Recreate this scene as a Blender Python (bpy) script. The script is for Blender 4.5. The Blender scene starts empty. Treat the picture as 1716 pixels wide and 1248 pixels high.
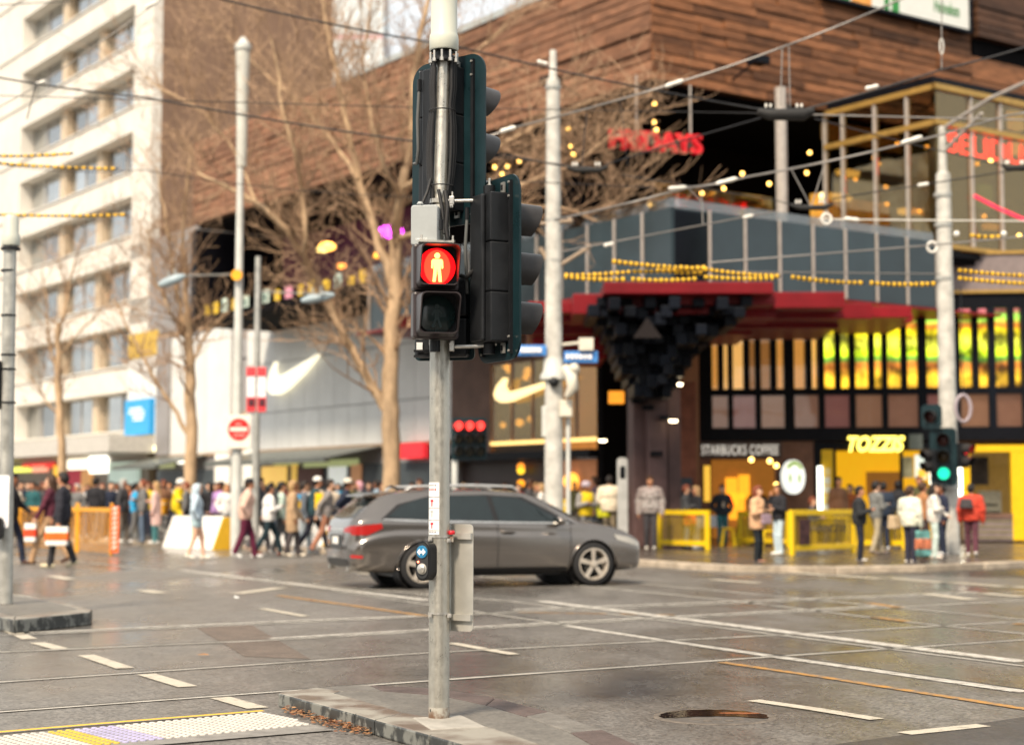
import bpy, math, random
import numpy as np
from mathutils import Vector, Matrix
from mathutils.bvhtree import BVHTree
random.seed(11)
SC = bpy.context.scene
COL = SC.collection
PI = math.pi
R_ = math.radians
# ------------------------------------------------------------------ camera
F, CX, CY, HC = 2800.0, 858.0, 624.0, 1.32          # focal length in photo pixels, centre, eye height
PITCH = math.atan(213.0 / F)
cd = bpy.data.cameras.new('camera'); cam = bpy.data.objects.new('camera', cd); COL.objects.link(cam)
cam.location = (0, 0, HC); cam.rotation_euler = (PI / 2 + PITCH, 0, 0)
cd.sensor_width = 36; cd.lens = 36 * F / 1716; cd.clip_start = 0.1; cd.clip_end = 2000
cd.dof.use_dof = True; cd.dof.focus_distance = 10.2; cd.dof.aperture_fstop = 1.55; cd.dof.aperture_blades = 0
SC.camera = cam
# ------------------------------------------------------------------ world, sun, exposure
wd = bpy.data.worlds.new('World'); SC.world = wd; wd.use_nodes = True
nt = wd.node_tree; nt.nodes.clear()
sky = nt.nodes.new('ShaderNodeTexSky'); sky.sky_type = 'NISHITA'; sky.sun_disc = False
SUN_EL, SUN_AZ = R_(48), R_(205)                    # high, behind the camera's left shoulder
sky.sun_elevation = SUN_EL; sky.sun_rotation = SUN_AZ; sky.air_density = 1.2; sky.dust_density = 3.0; sky.ozone_density = 1.0
hs = nt.nodes.new('ShaderNodeHueSaturation'); hs.inputs['Saturation'].default_value = 0.45; hs.inputs['Value'].default_value = 1.0
mx = nt.nodes.new('ShaderNodeMix'); mx.data_type = 'RGBA'; mx.inputs[0].default_value = 0.55
mx.inputs[7].default_value = (7.2, 7.2, 6.9, 1)     # cloud layer: even, slightly warm
bg = nt.nodes.new('ShaderNodeBackground'); bg.inputs[1].default_value = 0.095
wo = nt.nodes.new('ShaderNodeOutputWorld')
nt.links.new(sky.outputs[0], hs.inputs['Color']); nt.links.new(hs.outputs[0], mx.inputs[6])
nt.links.new(mx.outputs[2], bg.inputs[0]); nt.links.new(bg.outputs[0], wo.inputs[0])
sl = bpy.data.lights.new('sun', 'SUN'); sl.energy = 3.0; sl.angle = R_(10); sl.color = (1.0, 0.83, 0.63)
so = bpy.data.objects.new('sun', sl); COL.objects.link(so)
_sd = Vector((math.sin(SUN_AZ) * math.cos(SUN_EL), math.cos(SUN_AZ) * math.cos(SUN_EL), math.sin(SUN_EL)))
so.rotation_euler = _sd.to_track_quat('Z', 'Y').to_euler()
SC.view_settings.view_transform = 'Standard'; SC.view_settings.look = 'None'
SC.view_settings.exposure = 1.02; SC.view_settings.gamma = 1.0
SC.cycles.use_denoising = True
SC.cycles.max_bounces = 6; SC.cycles.transparent_max_bounces = 12; SC.cycles.sample_clamp_indirect = 4.0
# ------------------------------------------------------------------ where a photo pixel lies in the place
_cp, _sp = math.cos(PITCH), math.sin(PITCH)
CAM = Vector((0, 0, HC))
def ray(px, py):
    u, v = (px - CX) / F, (CY - py) / F
    return Vector((u, _cp - v * _sp, _sp + v * _cp))
def at(px, py, Y):
    d = ray(px, py); return CAM + d * (Y / d.y)
def gr(px, py, z=0.0):
    d = ray(px, py); return CAM + d * ((z - HC) / d.z)
def gpx(px, Y, z=0.0):                               # ground point below image column px at depth Y
    return Vector(((px - CX) / F * Y * _cp, Y, z))
VPL = -1110.0
_a = math.atan((CX - VPL) / F)
LD = Vector((-math.sin(_a), math.cos(_a), 0)); RD = Vector((math.cos(_a), math.sin(_a), 0)); ZD = Vector((0, 0, 1))
class Frame:
    """vertical facade plane: origin, direction along it (u), outward normal (n)"""
    def __init__(s, o, u, n): s.o, s.u, s.n = Vector(o), Vector(u), Vector(n)
    def px(s, px, py, d=0.0):
        r = ray(px, py); o = s.o + s.n * d
        p = CAM + r * ((o - CAM).dot(s.n) / r.dot(s.n))
        return (p - s.o).dot(s.u), p.z
    def t(s, px, d=0.0): return s.px(px, 800, d)[0]
    def P(s, t, z, d=0.0): return s.o + s.u * t + s.n * d + ZD * z
# ------------------------------------------------------------------ materials
def rgb(h):
    h = h.lstrip('#'); c = [int(h[i:i + 2], 16) / 255 for i in (0, 2, 4)]
    return tuple(x / 12.92 if x <= .04045 else ((x + .055) / 1.055) ** 2.4 for x in c)
MATS = {}
def mat(name, col, rough=.6, metal=0.0, var=.14, scale=5.0, bump=0.0, bscale=None, emis=None, estr=0.0, rnd=0.0, coat=0.0, spec=.28, stretch=None, alpha=None, rvar=0.0):
    if name in MATS: return MATS[name]
    if isinstance(col, str): col = rgb(col)
    m = bpy.data.materials.new(name); m.use_nodes = True; N = m.node_tree; n = N.nodes; l = N.links
    b = n['Principled BSDF']; b.inputs['Roughness'].default_value = rough; b.inputs['Metallic'].default_value = metal
    b.inputs['Specular IOR Level'].default_value = spec
    if coat: b.inputs['Coat Weight'].default_value = coat; b.inputs['Coat Roughness'].default_value = .08
    tc = n.new('ShaderNodeTexCoord'); src = tc.outputs['Object']
    if stretch:
        mp = n.new('ShaderNodeMapping'); mp.inputs['Scale'].default_value = stretch; l.new(src, mp.inputs[0]); src = mp.outputs[0]
    nz = n.new('ShaderNodeTexNoise'); nz.inputs['Scale'].default_value = scale; nz.inputs['Detail'].default_value = 5; nz.inputs['Roughness'].default_value = .62
    l.new(src, nz.inputs['Vector'])
    mr = n.new('ShaderNodeMapRange'); mr.inputs[1].default_value = .3; mr.inputs[2].default_value = .7
    mr.inputs[3].default_value = 1 - var; mr.inputs[4].default_value = 1 + var; l.new(nz.outputs['Fac'], mr.inputs[0])
    val = mr.outputs[0]
    if rnd:
        oi = n.new('ShaderNodeObjectInfo'); m2 = n.new('ShaderNodeMapRange'); m2.inputs[3].default_value = 1 - rnd; m2.inputs[4].default_value = 1 + rnd
        l.new(oi.outputs['Random'], m2.inputs[0]); mm = n.new('ShaderNodeMath'); mm.operation = 'MULTIPLY'
        l.new(val, mm.inputs[0]); l.new(m2.outputs[0], mm.inputs[1]); val = mm.outputs[0]
    vm = n.new('ShaderNodeVectorMath'); vm.operation = 'SCALE'; vm.inputs[0].default_value = col
    l.new(val, vm.inputs['Scale']); l.new(vm.outputs[0], b.inputs['Base Color'])
    if rvar:
        m3 = n.new('ShaderNodeMapRange'); m3.inputs[1].default_value = .35; m3.inputs[2].default_value = .65
        m3.inputs[3].default_value = max(.02, rough - rvar); m3.inputs[4].default_value = min(1, rough + rvar)
        l.new(nz.outputs['Fac'], m3.inputs[0]); l.new(m3.outputs[0], b.inputs['Roughness'])
    if bump:
        n2 = n.new('ShaderNodeTexNoise'); n2.inputs['Scale'].default_value = bscale or scale * 6; n2.inputs['Detail'].default_value = 4; l.new(src, n2.inputs['Vector'])
        bp = n.new('ShaderNodeBump'); bp.inputs['Strength'].default_value = bump; bp.inputs['Distance'].default_value = .02
        l.new(n2.outputs['Fac'], bp.inputs['Height']); l.new(bp.outputs[0], b.inputs['Normal'])
    if emis is not None:
        e = rgb(emis) if isinstance(emis, str) else emis
        b.inputs['Emission Color'].default_value = (*e, 1); b.inputs['Emission Strength'].default_value = estr * .62
    if alpha is not None: b.inputs['Alpha'].default_value = alpha
    MATS[name] = m; return m
def glass(name, tint, clear=.75, rough=.03):
    if name in MATS: return MATS[name]
    if isinstance(tint, str): tint = rgb(tint)
    m = bpy.data.materials.new(name); m.use_nodes = True; N = m.node_tree; n = N.nodes; l = N.links; n.clear()
    o = n.new('ShaderNodeOutputMaterial'); t = n.new('ShaderNodeBsdfTransparent'); t.inputs[0].default_value = (*tint, 1)
    g = n.new('ShaderNodeBsdfGlossy'); g.inputs['Roughness'].default_value = rough
    tc = n.new('ShaderNodeTexCoord'); nz = n.new('ShaderNodeTexNoise'); nz.inputs['Scale'].default_value = .7; l.new(tc.outputs['Object'], nz.inputs['Vector'])
    bp = n.new('ShaderNodeBump'); bp.inputs['Strength'].default_value = .12; bp.inputs['Distance'].default_value = .05; l.new(nz.outputs['Fac'], bp.inputs['Height']); l.new(bp.outputs[0], g.inputs['Normal'])
    fr = n.new('ShaderNodeFresnel'); fr.inputs[0].default_value = 1.5
    mr = n.new('ShaderNodeMapRange'); mr.inputs[1].default_value = 0.0; mr.inputs[2].default_value = 1.0; mr.inputs[3].default_value = (1 - clear) * .35; mr.inputs[4].default_value = .8
    l.new(fr.outputs[0], mr.inputs[0]); s = n.new('ShaderNodeMixShader'); l.new(mr.outputs[0], s.inputs[0]); l.new(t.outputs[0], s.inputs[1]); l.new(g.outputs[0], s.inputs[2]); l.new(s.outputs[0], o.inputs[0])
    MATS[name] = m; return m
def glow(name, col, st, var=.0, scale=2.0):
    if name in MATS: return MATS[name]
    return mat(name, col, rough=.5, var=max(var, .02), scale=scale, emis=col, estr=st)
# ------------------------------------------------------------------ mesh building
class MB:
    def __init__(s): s.v = []; s.f = []; s.m = []; s.k = 0
    def add(s, vs, fs):
        o = len(s.v); s.v.extend([tuple(p) for p in vs])
        for f in fs: s.f.append(tuple(i + o for i in f)); s.m.append(s.k)
        return s
    def box(s, c, size, rot=None, u=None, n=None):
        """box about centre c; rot = Matrix 3x3, or horizontal axis u (+ normal n)"""
        if u is not None:
            u = Vector(u).normalized(); w = Vector(n).normalized() if n is not None else Vector((-u.y, u.x, 0)); A = (u, w, u.cross(w) if u.cross(w).z > 0 else -u.cross(w))
        elif rot is not None: A = (rot.col[0], rot.col[1], rot.col[2])
        else: A = (Vector((1, 0, 0)), Vector((0, 1, 0)), ZD)
        c = Vector(c); h = [x / 2 for x in size]; vs = []
        for dz in (-1, 1):
            for dx, dy in ((-1, -1), (1, -1), (1, 1), (-1, 1)): vs.append(c + A[0] * dx * h[0] + A[1] * dy * h[1] + A[2] * dz * h[2])
        flip = A[0].cross(A[1]).dot(A[2]) < 0
        fs = [(0, 3, 2, 1), (4, 5, 6, 7), (0, 1, 5, 4), (1, 2, 6, 5), (2, 3, 7, 6), (3, 0, 4, 7)]
        return s.add(vs, [f[::-1] for f in fs] if flip else fs)
    def fbox(s, fr, t0, t1, z0, z1, d0, d1):
        vs = []
        for z in (z0, z1):
            for t, d in ((t0, d0), (t1, d0), (t1, d1), (t0, d1)): vs.append(fr.P(t, z, d))
        fs = [(0, 3, 2, 1), (4, 5, 6, 7), (0, 1, 5, 4), (1, 2, 6, 5), (2, 3, 7, 6), (3, 0, 4, 7)]
        flip = fr.u.cross(fr.n).z * (t1 - t0) * (d1 - d0) * (z1 - z0) < 0
        return s.add(vs, [f[::-1] for f in fs] if flip else fs)
    def tube(s, path, rad, n=8, caps=True):
        path = [Vector(p) for p in path]; rad = rad if isinstance(rad, (list, tuple)) else [rad] * len(path)
        vs, fs = [], []; prev = None
        for i, p in enumerate(path):
            t = (path[min(i + 1, len(path) - 1)] - path[max(i - 1, 0)]).normalized()
            if prev is None:
                a = Vector((0, 0, 1)) if abs(t.z) < .9 else Vector((1, 0, 0)); prev = (a - t * a.dot(t)).normalized()
            else:
                q = prev - t * prev.dot(t); prev = q.normalized() if q.length > 1e-6 else prev
            b = t.cross(prev)
            for k in range(n):
                an = 2 * PI * k / n; vs.append(p + (prev * math.cos(an) + b * math.sin(an)) * rad[i])
        for i in range(len(path) - 1):
            for k in range(n):
                k2 = (k + 1) % n; fs.append((i * n + k, i * n + k2, (i + 1) * n + k2, (i + 1) * n + k))
        if caps: fs.append(tuple(range(n))[::-1]); fs.append(tuple(range((len(path) - 1) * n, len(path) * n)))
        return s.add(vs, fs)
    def lathe(s, prof, c, axis=ZD, n=24, caps=True):
        """prof = [(radius, distance along axis)]"""
        c = Vector(c); ax = Vector(axis).normalized(); a = Vector((1, 0, 0)) if abs(ax.x) < .9 else Vector((0, 1, 0)); a = (a - ax * a.dot(ax)).normalized(); b = ax.cross(a)
        vs = [c + ax * h + (a * math.cos(2 * PI * k / n) + b * math.sin(2 * PI * k / n)) * r for r, h in prof for k in range(n)]; fs = []
        for i in range(len(prof) - 1):
            for k in range(n): k2 = (k + 1) % n; fs.append((i * n + k, i * n + k2, (i + 1) * n + k2, (i + 1) * n + k))
        if caps: fs.append(tuple(range(n))[::-1]); fs.append(tuple(range((len(prof) - 1) * n, len(prof) * n)))
        return s.add(vs, fs)
    def prism(s, poly, o, u, v, d0, d1):
        """2-D outline (x along u, y along v) extruded along u x v from d0 to d1"""
        o, u, v = Vector(o), Vector(u), Vector(v); w = u.cross(v).normalized(); n = len(poly)
        ar = sum(poly[i][0] * poly[(i + 1) % n][1] - poly[(i + 1) % n][0] * poly[i][1] for i in range(n))
        if ar < 0: poly = poly[::-1]
        if d1 < d0: d0, d1 = d1, d0
        vs = [o + u * x + v * y + w * d for d in (d0, d1) for x, y in poly]
        fs = [tuple(range(n))[::-1], tuple(range(n, 2 * n))] + [(i, (i + 1) % n, n + (i + 1) % n, n + i) for i in range(n)]
        return s.add(vs, fs)
    def ball(s, c, r, nu=10, nv=7, sc=(1, 1, 1), rot=None):
        c = Vector(c); vs, fs = [], []
        for j in range(nv + 1):
            ph = PI * j / nv
            for k in range(nu):
                p = Vector((math.sin(ph) * math.cos(2 * PI * k / nu) * sc[0], math.sin(ph) * math.sin(2 * PI * k / nu) * sc[1], math.cos(ph) * sc[2])) * r
                vs.append(c + (rot @ p if rot else p))
        for j in range(nv):
            for k in range(nu): k2 = (k + 1) % nu; fs.append((j * nu + k, (j + 1) * nu + k, (j + 1) * nu + k2, j * nu + k2))
        return s.add(vs, fs)
    def quad(s, *p): return s.add(p, [tuple(range(len(p)))])
    def mesh(s, name, m=None, smooth=None):
        me = bpy.data.meshes.new(name); me.from_pydata(s.v, [], s.f)
        ms = m if isinstance(m, (list, tuple)) else [m]
        for x in ms:
            if x: me.materials.append(x)
        if len(ms) > 1: me.polygons.foreach_set('material_index', s.m)
        if smooth is not None:
            me.shade_smooth()
            if smooth < 180: me.set_sharp_from_angle(angle=R_(smooth))
        me.validate(); return me
    def build(s, name, m, parent=None, smooth=None, bevel=0.0):
        return obj(name, s.mesh(name, m, smooth), parent, bevel)
def WM(o):
    if o is None: return Matrix()
    return WM(o.parent) @ o.matrix_parent_inverse @ o.matrix_basis if o.parent else o.matrix_basis.copy()
def obj(name, me, parent=None, bevel=0.0, local=False):
    o = bpy.data.objects.new(name, me); COL.objects.link(o)
    if parent:
        o.parent = parent
        if not local: o.matrix_parent_inverse = WM(parent).inverted()
    if bevel:
        b = o.modifiers.new('bevel', 'BEVEL'); b.width = bevel; b.segments = 2; b.limit_method = 'ANGLE'; b.angle_limit = R_(40)
        b.harden_normals = False
    return o
def tag(o, label=None, cat=None, group=None, kind=None):
    if label: o['label'] = label
    if cat: o['category'] = cat
    if group: o['group'] = group
    if kind: o['kind'] = kind
    return o
def thing(name, label, cat, loc=(0, 0, 0), rz=0.0, group=None):
    o = bpy.data.objects.new(name, None); COL.objects.link(o); o.location = loc; o.rotation_euler = (0, 0, rz); o.empty_display_size = .2
    return tag(o, label, cat, group)
def children(o): return [c for c in bpy.data.objects if c.parent == o]
def copy_tree(o, loc, rz, label, kids=None):
    c = o.copy(); COL.objects.link(c); c.location = loc; c.rotation_euler = (0, 0, rz); c['label'] = label
    for ch in kids[o.name]:
        d = ch.copy(); COL.objects.link(d); d.parent = c
        for g in kids.get(ch.name, []):
            e = g.copy(); COL.objects.link(e); e.parent = d
    return c
def struct(name, mb, m, parent=None, smooth=None):
    o = mb.build(name, m, parent, smooth)
    if not parent: o['kind'] = 'structure'
    return o
def lettering(body, height, o, u, v, m, name, parent, depth=.04, bold=0.0, width=None, shear=0.0, spacing=1.0):
    cu = bpy.data.curves.new('lettering', 'FONT'); cu.body = body; cu.size = 1.0; cu.extrude = .5; cu.offset = bold; cu.shear = shear; cu.space_character = spacing
    cu.resolution_u = 4
    t = bpy.data.objects.new('lettering', cu); COL.objects.link(t)
    dg = bpy.context.evaluated_depsgraph_get(); me = bpy.data.meshes.new_from_object(t.evaluated_get(dg))
    bpy.data.objects.remove(t); bpy.data.curves.remove(cu)
    P = np.array([x.co[:] for x in me.vertices]); mn, mxx = P.min(0), P.max(0)
    sy = height / (mxx[1] - mn[1]); sx = sy if width is None else width / (mxx[0] - mn[0])
    u, v = Vector(u), Vector(v); w = u.cross(v).normalized()
    for x in me.vertices:
        a, b, c = x.co; x.co = Vector(o) + u * ((a - mn[0]) * sx) + v * ((b - mn[1]) * sy) + w * (c + .5) * depth
    me.materials.clear(); me.materials.append(m); me.name = name
    return obj(name, me, parent)
def rrect(w, h, r, n=5):
    pts = []
    for cx, cy, a0 in ((w / 2 - r, h / 2 - r, 0), (-w / 2 + r, h / 2 - r, 90), (-w / 2 + r, -h / 2 + r, 180), (w / 2 - r, -h / 2 + r, 270)):
        for k in range(n + 1): a = R_(a0 + 90 * k / n); pts.append((cx + r * math.cos(a), cy + r * math.sin(a)))
    return pts
def circ(r, n=24, cx=0, cy=0, ry=None): return [(cx + r * math.cos(2 * PI * k / n), cy + (ry or r) * math.sin(2 * PI * k / n)) for k in range(n)]
# ------------------------------------------------------------------ ground, road, pavement, islands
def asphalt(name, col, fine=.35, wet=.25, rough=.62):
    m = bpy.data.materials.new(name); m.use_nodes = True; N = m.node_tree; n = N.nodes; l = N.links; b = n['Principled BSDF']
    tc = n.new('ShaderNodeTexCoord')
    big = n.new('ShaderNodeTexNoise'); big.inputs['Scale'].default_value = .35; big.inputs['Detail'].default_value = 6; big.inputs['Roughness'].default_value = .65
    mp = n.new('ShaderNodeMapping'); mp.inputs['Rotation'].default_value = (0, 0, R_(35)); mp.inputs['Scale'].default_value = (1, .4, 1)
    l.new(tc.outputs['Object'], mp.inputs[0]); l.new(mp.outputs[0], big.inputs['Vector'])
    med = n.new('ShaderNodeTexNoise'); med.inputs['Scale'].default_value = 3.0; med.inputs['Detail'].default_value = 8; med.inputs['Roughness'].default_value = .7; l.new(tc.outputs['Object'], med.inputs['Vector'])
    agg = n.new('ShaderNodeTexVoronoi'); agg.inputs['Scale'].default_value = 52; l.new(tc.outputs['Object'], agg.inputs['Vector'])
    r1 = n.new('ShaderNodeMapRange'); r1.inputs[1].default_value = .3; r1.inputs[2].default_value = .7; r1.inputs[3].default_value = .62; r1.inputs[4].default_value = 1.25; l.new(big.outputs['Fac'], r1.inputs[0])
    r2 = n.new('ShaderNodeMapRange'); r2.inputs[1].default_value = .3; r2.inputs[2].default_value = .7; r2.inputs[3].default_value = .76; r2.inputs[4].default_value = 1.22; l.new(med.outputs['Fac'], r2.inputs[0])
    r3 = n.new('ShaderNodeMapRange'); r3.inputs[1].default_value = .0; r3.inputs[2].default_value = 1.0; r3.inputs[3].default_value = 1 - fine; r3.inputs[4].default_value = 1 + fine; l.new(agg.outputs['Color'], r3.inputs[0])
    m1 = n.new('ShaderNodeMath'); m1.operation = 'MULTIPLY'; l.new(r1.outputs[0], m1.inputs[0]); l.new(r2.outputs[0], m1.inputs[1])
    m2 = n.new('ShaderNodeMath'); m2.operation = 'MULTIPLY'; l.new(m1.outputs[0], m2.inputs[0]); l.new(r3.outputs[0], m2.inputs[1])
    vm = n.new('ShaderNodeVectorMath'); vm.operation = 'SCALE'; vm.inputs[0].default_value = col; l.new(m2.outputs[0], vm.inputs['Scale']); l.new(vm.outputs[0], b.inputs['Base Color'])
    rr = n.new('ShaderNodeMapRange'); rr.inputs[1].default_value = .38; rr.inputs[2].default_value = .62; rr.inputs[3].default_value = rough - wet; rr.inputs[4].default_value = rough + .1; l.new(big.outputs['Fac'], rr.inputs[0]); l.new(rr.outputs[0], b.inputs['Roughness'])
    bp = n.new('ShaderNodeBump'); bp.inputs['Strength'].default_value = .35; bp.inputs['Distance'].default_value = .003; l.new(agg.outputs['Distance'], bp.inputs['Height']); l.new(bp.outputs[0], b.inputs['Normal'])
    MATS[name] = m; return m
M_ASPH = asphalt('worn asphalt', (.132, .124, .113), rough=.39, wet=.24, fine=.6)
M_ASPH2 = asphalt('dark asphalt', (.055, .05, .046), rough=.45)
M_ISL = asphalt('island asphalt', (.135, .126, .11), fine=.28, rough=.6)
def worn_paint(name, col, wear=.5, under=(.14, .122, .102)):
    m = bpy.data.materials.new(name); m.use_nodes = True; N = m.node_tree; n = N.nodes; l = N.links; b = n['Principled BSDF']; b.inputs['Roughness'].default_value = .5
    tc = n.new('ShaderNodeTexCoord'); nz = n.new('ShaderNodeTexNoise'); nz.inputs['Scale'].default_value = 9; nz.inputs['Detail'].default_value = 9; nz.inputs['Roughness'].default_value = .75; l.new(tc.outputs['Object'], nz.inputs['Vector'])
    r = n.new('ShaderNodeMapRange'); r.inputs[1].default_value = wear - .08; r.inputs[2].default_value = wear + .08; l.new(nz.outputs['Fac'], r.inputs[0])
    x = n.new('ShaderNodeMix'); x.data_type = 'RGBA'; x.inputs[6].default_value = (*under, 1); x.inputs[7].default_value = (*col, 1); l.new(r.outputs[0], x.inputs[0]); l.new(x.outputs[2], b.inputs['Base Color'])
    MATS[name] = m; return m
M_WHITE = worn_paint('white road paint', (.47, .43, .35), .40)
M_WHITE2 = worn_paint('faded white road paint', (.52, .50, .45), .455)
M_YEL = worn_paint('faded yellow paint and reflections', (.42, .21, .04), .47)
M_YELB = worn_paint('yellow edge paint', (.75, .45, .02), .3)
M_STEEL = mat('sky pale rail steel', (.42, .40, .36), rough=.5, metal=.0, var=.35, scale=3)  # sky reflection on the rails put into a pale non-metal colour
M_GROOVE = mat('rail groove', (.02, .018, .016), rough=.8)
M_BLUE = mat('bluestone', (.16, .15, .135), rough=.5, var=.3, scale=7, bump=.35, rnd=.2, rvar=.15)
M_REDST = mat('red brown stone', (.088, .066, .060), rough=.45, var=.3, scale=6, bump=.3, rnd=.15)
M_PAVE = mat('wet paving', (.085, .07, .058), rough=.28, var=.35, scale=1.2, bump=.12, bscale=9, rvar=.16)
M_CONC = mat('concrete', (.30, .285, .255), rough=.7, var=.22, scale=6, bump=.3)
M_IRON = mat('cast iron', (.022, .018, .016), rough=.22, metal=.5, var=.4, scale=14, bump=.3)

road = MB().quad((-600, -120, 0), (600, -120, 0), (600, 900, 0), (-600, 900, 0)); struct('road', road, M_ASPH)
def stripe(name, pts, w, m, z=.006, kind='structure', parent=None):
    P = [gr(x, y) for x, y in pts]; mb = MB(); n = len(P); L, Rr = [], []
    for i, p in enumerate(P):
        t = (P[min(i + 1, n - 1)] - P[max(i - 1, 0)]).normalized(); q = Vector((-t.y, t.x, 0)) * w / 2
        L.append(p + q + ZD * z); Rr.append(p - q + ZD * z)
    for i in range(n - 1): mb.quad(Rr[i], Rr[i + 1], L[i + 1], L[i])
    o = mb.build(name, m, parent); o['kind'] = kind; return o
def rail(pts):
    stripe('tram_rail', pts, .085, M_STEEL, .006); stripe('rail_groove', [(x, y - .6) for x, y in pts], .022, M_GROOVE, .010)
for l_ in ([(-300, 1214), (0, 1193), (466, 1159), (900, 1128), (1300, 1100), (1716, 1072), (2300, 1032)],
           [(-300, 1163), (0, 1143), (717, 1094), (1285, 1065), (1716, 1041), (2300, 1010)],
           [(-300, 1106), (0, 1093), (451, 1073), (860, 1050), (1510, 1017), (2300, 976)],
           [(-300, 1077), (50, 1063), (571, 1040), (860, 1026), (1640, 995), (2300, 966)],
           [(100, 935), (301, 959), (717, 1011), (860, 1006), (1300, 1066), (1716, 1116), (2100, 1165)][:0] or [(100, 936), (301, 961), (860, 1008), (1300, 1063), (1716, 1116), (2100, 1166)],
           [(560, 990), (950, 1047), (1134, 1075), (1309, 1100), (1716, 1157), (2100, 1212)],
           [(800, 952), (1130, 983), (1523, 1020), (1716, 1038), (2200, 1084)],
           [(800, 965), (1234, 1007), (1528, 1043), (1716, 1062), (2200, 1110)]): rail(l_)
for i, (a, b, c, d) in enumerate(((301, 958, 717, 1009), (905, 1010, 1716, 1112))):
    stripe('lane_line', [(a, b - 3), (c, d - 3)], .20, M_WHITE2, .005)
stripe('lane_line', [(950, 1049), (1309, 1102), (1716, 1160)], .12, M_WHITE2, .005)
stripe('lane_line', [(50, 1060), (571, 1037), (717, 1031)], .12, M_WHITE2, .005); stripe('lane_line', [(860, 1022), (1640, 992)], .13, M_WHITE2, .005)
stripe('lane_line', [(451, 1070), (860, 1047), (1500, 1014)], .11, M_WHITE2, .005)
for a, b, c, d in ((5, 1052, 50, 1071), (62, 1077, 108, 1089), (144, 1098, 210, 1120), (245, 1130, 315, 1151), (368, 1169, 432, 1187)):
    stripe('crossing_dash', [(a, b), (c, d)], .145, M_WHITE, .006)
for a, b, c, d in ((87, 965, 118, 971), (240, 989, 270, 994), (440, 1020, 512, 1033), (757, 1078, 862, 1097), (1262, 1174, 1360, 1188), (1360, 1188, 1470, 1206), (1515, 1230, 1648, 1216),
                   (1192, 971, 1272, 977), (1155, 949, 1222, 954), (1230, 954, 1300, 959), (1315, 958, 1385, 964), (1397, 964, 1478, 970), (1492, 969, 1578, 976), (1594, 976, 1685, 983), (1700, 983, 1790, 990),
                   (1640, 994, 1716, 1000), (1550, 995, 1630, 1005), (395, 995, 470, 985), (600, 960, 690, 966)):
    stripe('lane_dash', [(a, b), (c, d)], .24 if b < 1000 else .12, M_WHITE, .007)
stripe('yellow_line_and_reflection', [(1209, 1110), (1380, 1135), (1550, 1162), (1716, 1188), (1900, 1218)], .09, M_YEL)
stripe('yellow_line_and_reflection', [(466, 998), (600, 1016), (717, 1033)], .11, M_YEL); stripe('yellow_line_and_reflection', [(860, 1026), (1130, 1030)], .08, M_YEL, .004)
stripe('yellow_line_and_reflection', [(1455, 1011), (1510, 1019)], .14, M_YEL, .011); stripe('yellow_line_and_reflection', [(1465, 1035), (1520, 1042)], .14, M_YEL, .011); stripe('yellow_line_and_reflection', [(1700, 1046), (1800, 1052)], .14, M_YEL, .011)  # short dabs: yellow-orange reflections on the road laid as paint
# asphalt repairs
def patch(pts, m, z=.003):
    o = MB().quad(*[gr(x, y) + ZD * z for x, y in pts][::-1]).build('road_patch', m); o['kind'] = 'structure'
patch([(1380, 1250), (1530, 1229), (1716, 1201), (1900, 1175), (1900, 1330), (1300, 1330)], M_ASPH2)
patch([(330, 1052), (420, 1046), (520, 1104), (410, 1100)], asphalt('brown asphalt', (.115, .088, .068)), .0025)
patch([(1100, 990), (1716, 968), (2000, 960), (2000, 1000), (1100, 1004)][:0] or [(1058, 944), (1400, 953), (1716, 948), (1980, 940), (1980, 975), (1500, 962), (1100, 952)], M_ASPH2, .0025)
# worn iron cover in the road
c_ = gr(1197, 1201); mh = thing('manhole_cover', 'worn round iron manhole cover sunk in the road', 'manhole cover', c_)
MB().lathe([(.375, .001), (.36, .006), (.33, .006), (.325, .002)], c_, n=40, caps=False).build('frame_ring', mat('worn ring', (.13, .11, .09), rough=.55, var=.4, scale=12, bump=.4), mh, 40)
mb = MB().lathe([(.325, .001), (.322, .0035), (.0, .0035)], c_, n=40, caps=False); mb.build('cover_plate', asphalt('cover asphalt', (.10, .088, .075)), mh)
rr0 = random.Random(4); pu = [(.33 * math.cos(R_(a)) + rr0.uniform(-.012, .012), .33 * math.sin(R_(a)) + rr0.uniform(-.012, .012)) for a in range(-14, 195, 8)] + [(x, -.10 + .10 * (1 - (x / .3) ** 2) + rr0.uniform(-.02, .02)) for x in np.linspace(-.28, .28, 14)]
MB().quad(*[c_ + Vector((x, y, .0068)) for x, y in pu]).build('wet_hollow', mat('dark wet hollow', (.012, .008, .008), rough=.12, spec=.5, var=.5, scale=9), mh)
mb = MB()
for i in range(-4, 5):
    for j in range(-4, 5):
        if i * i + j * j < 16 and (i + j) % 2 == 0 and j < -1: mb.box(c_ + Vector((i * .065, j * .065, .0045)), (.05, .05, .003))
mb.build('tread_pattern', MATS['worn ring'], mh)
mb = MB().quad(*[c_ + Vector((x, y, .0082)) for x, y in circ(.13, 14, .17, .13, .05)]); mb.build('rusty_puddle', mat('rust', (.25, .09, .04), rough=.2, var=.5, scale=20), mh)
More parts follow.
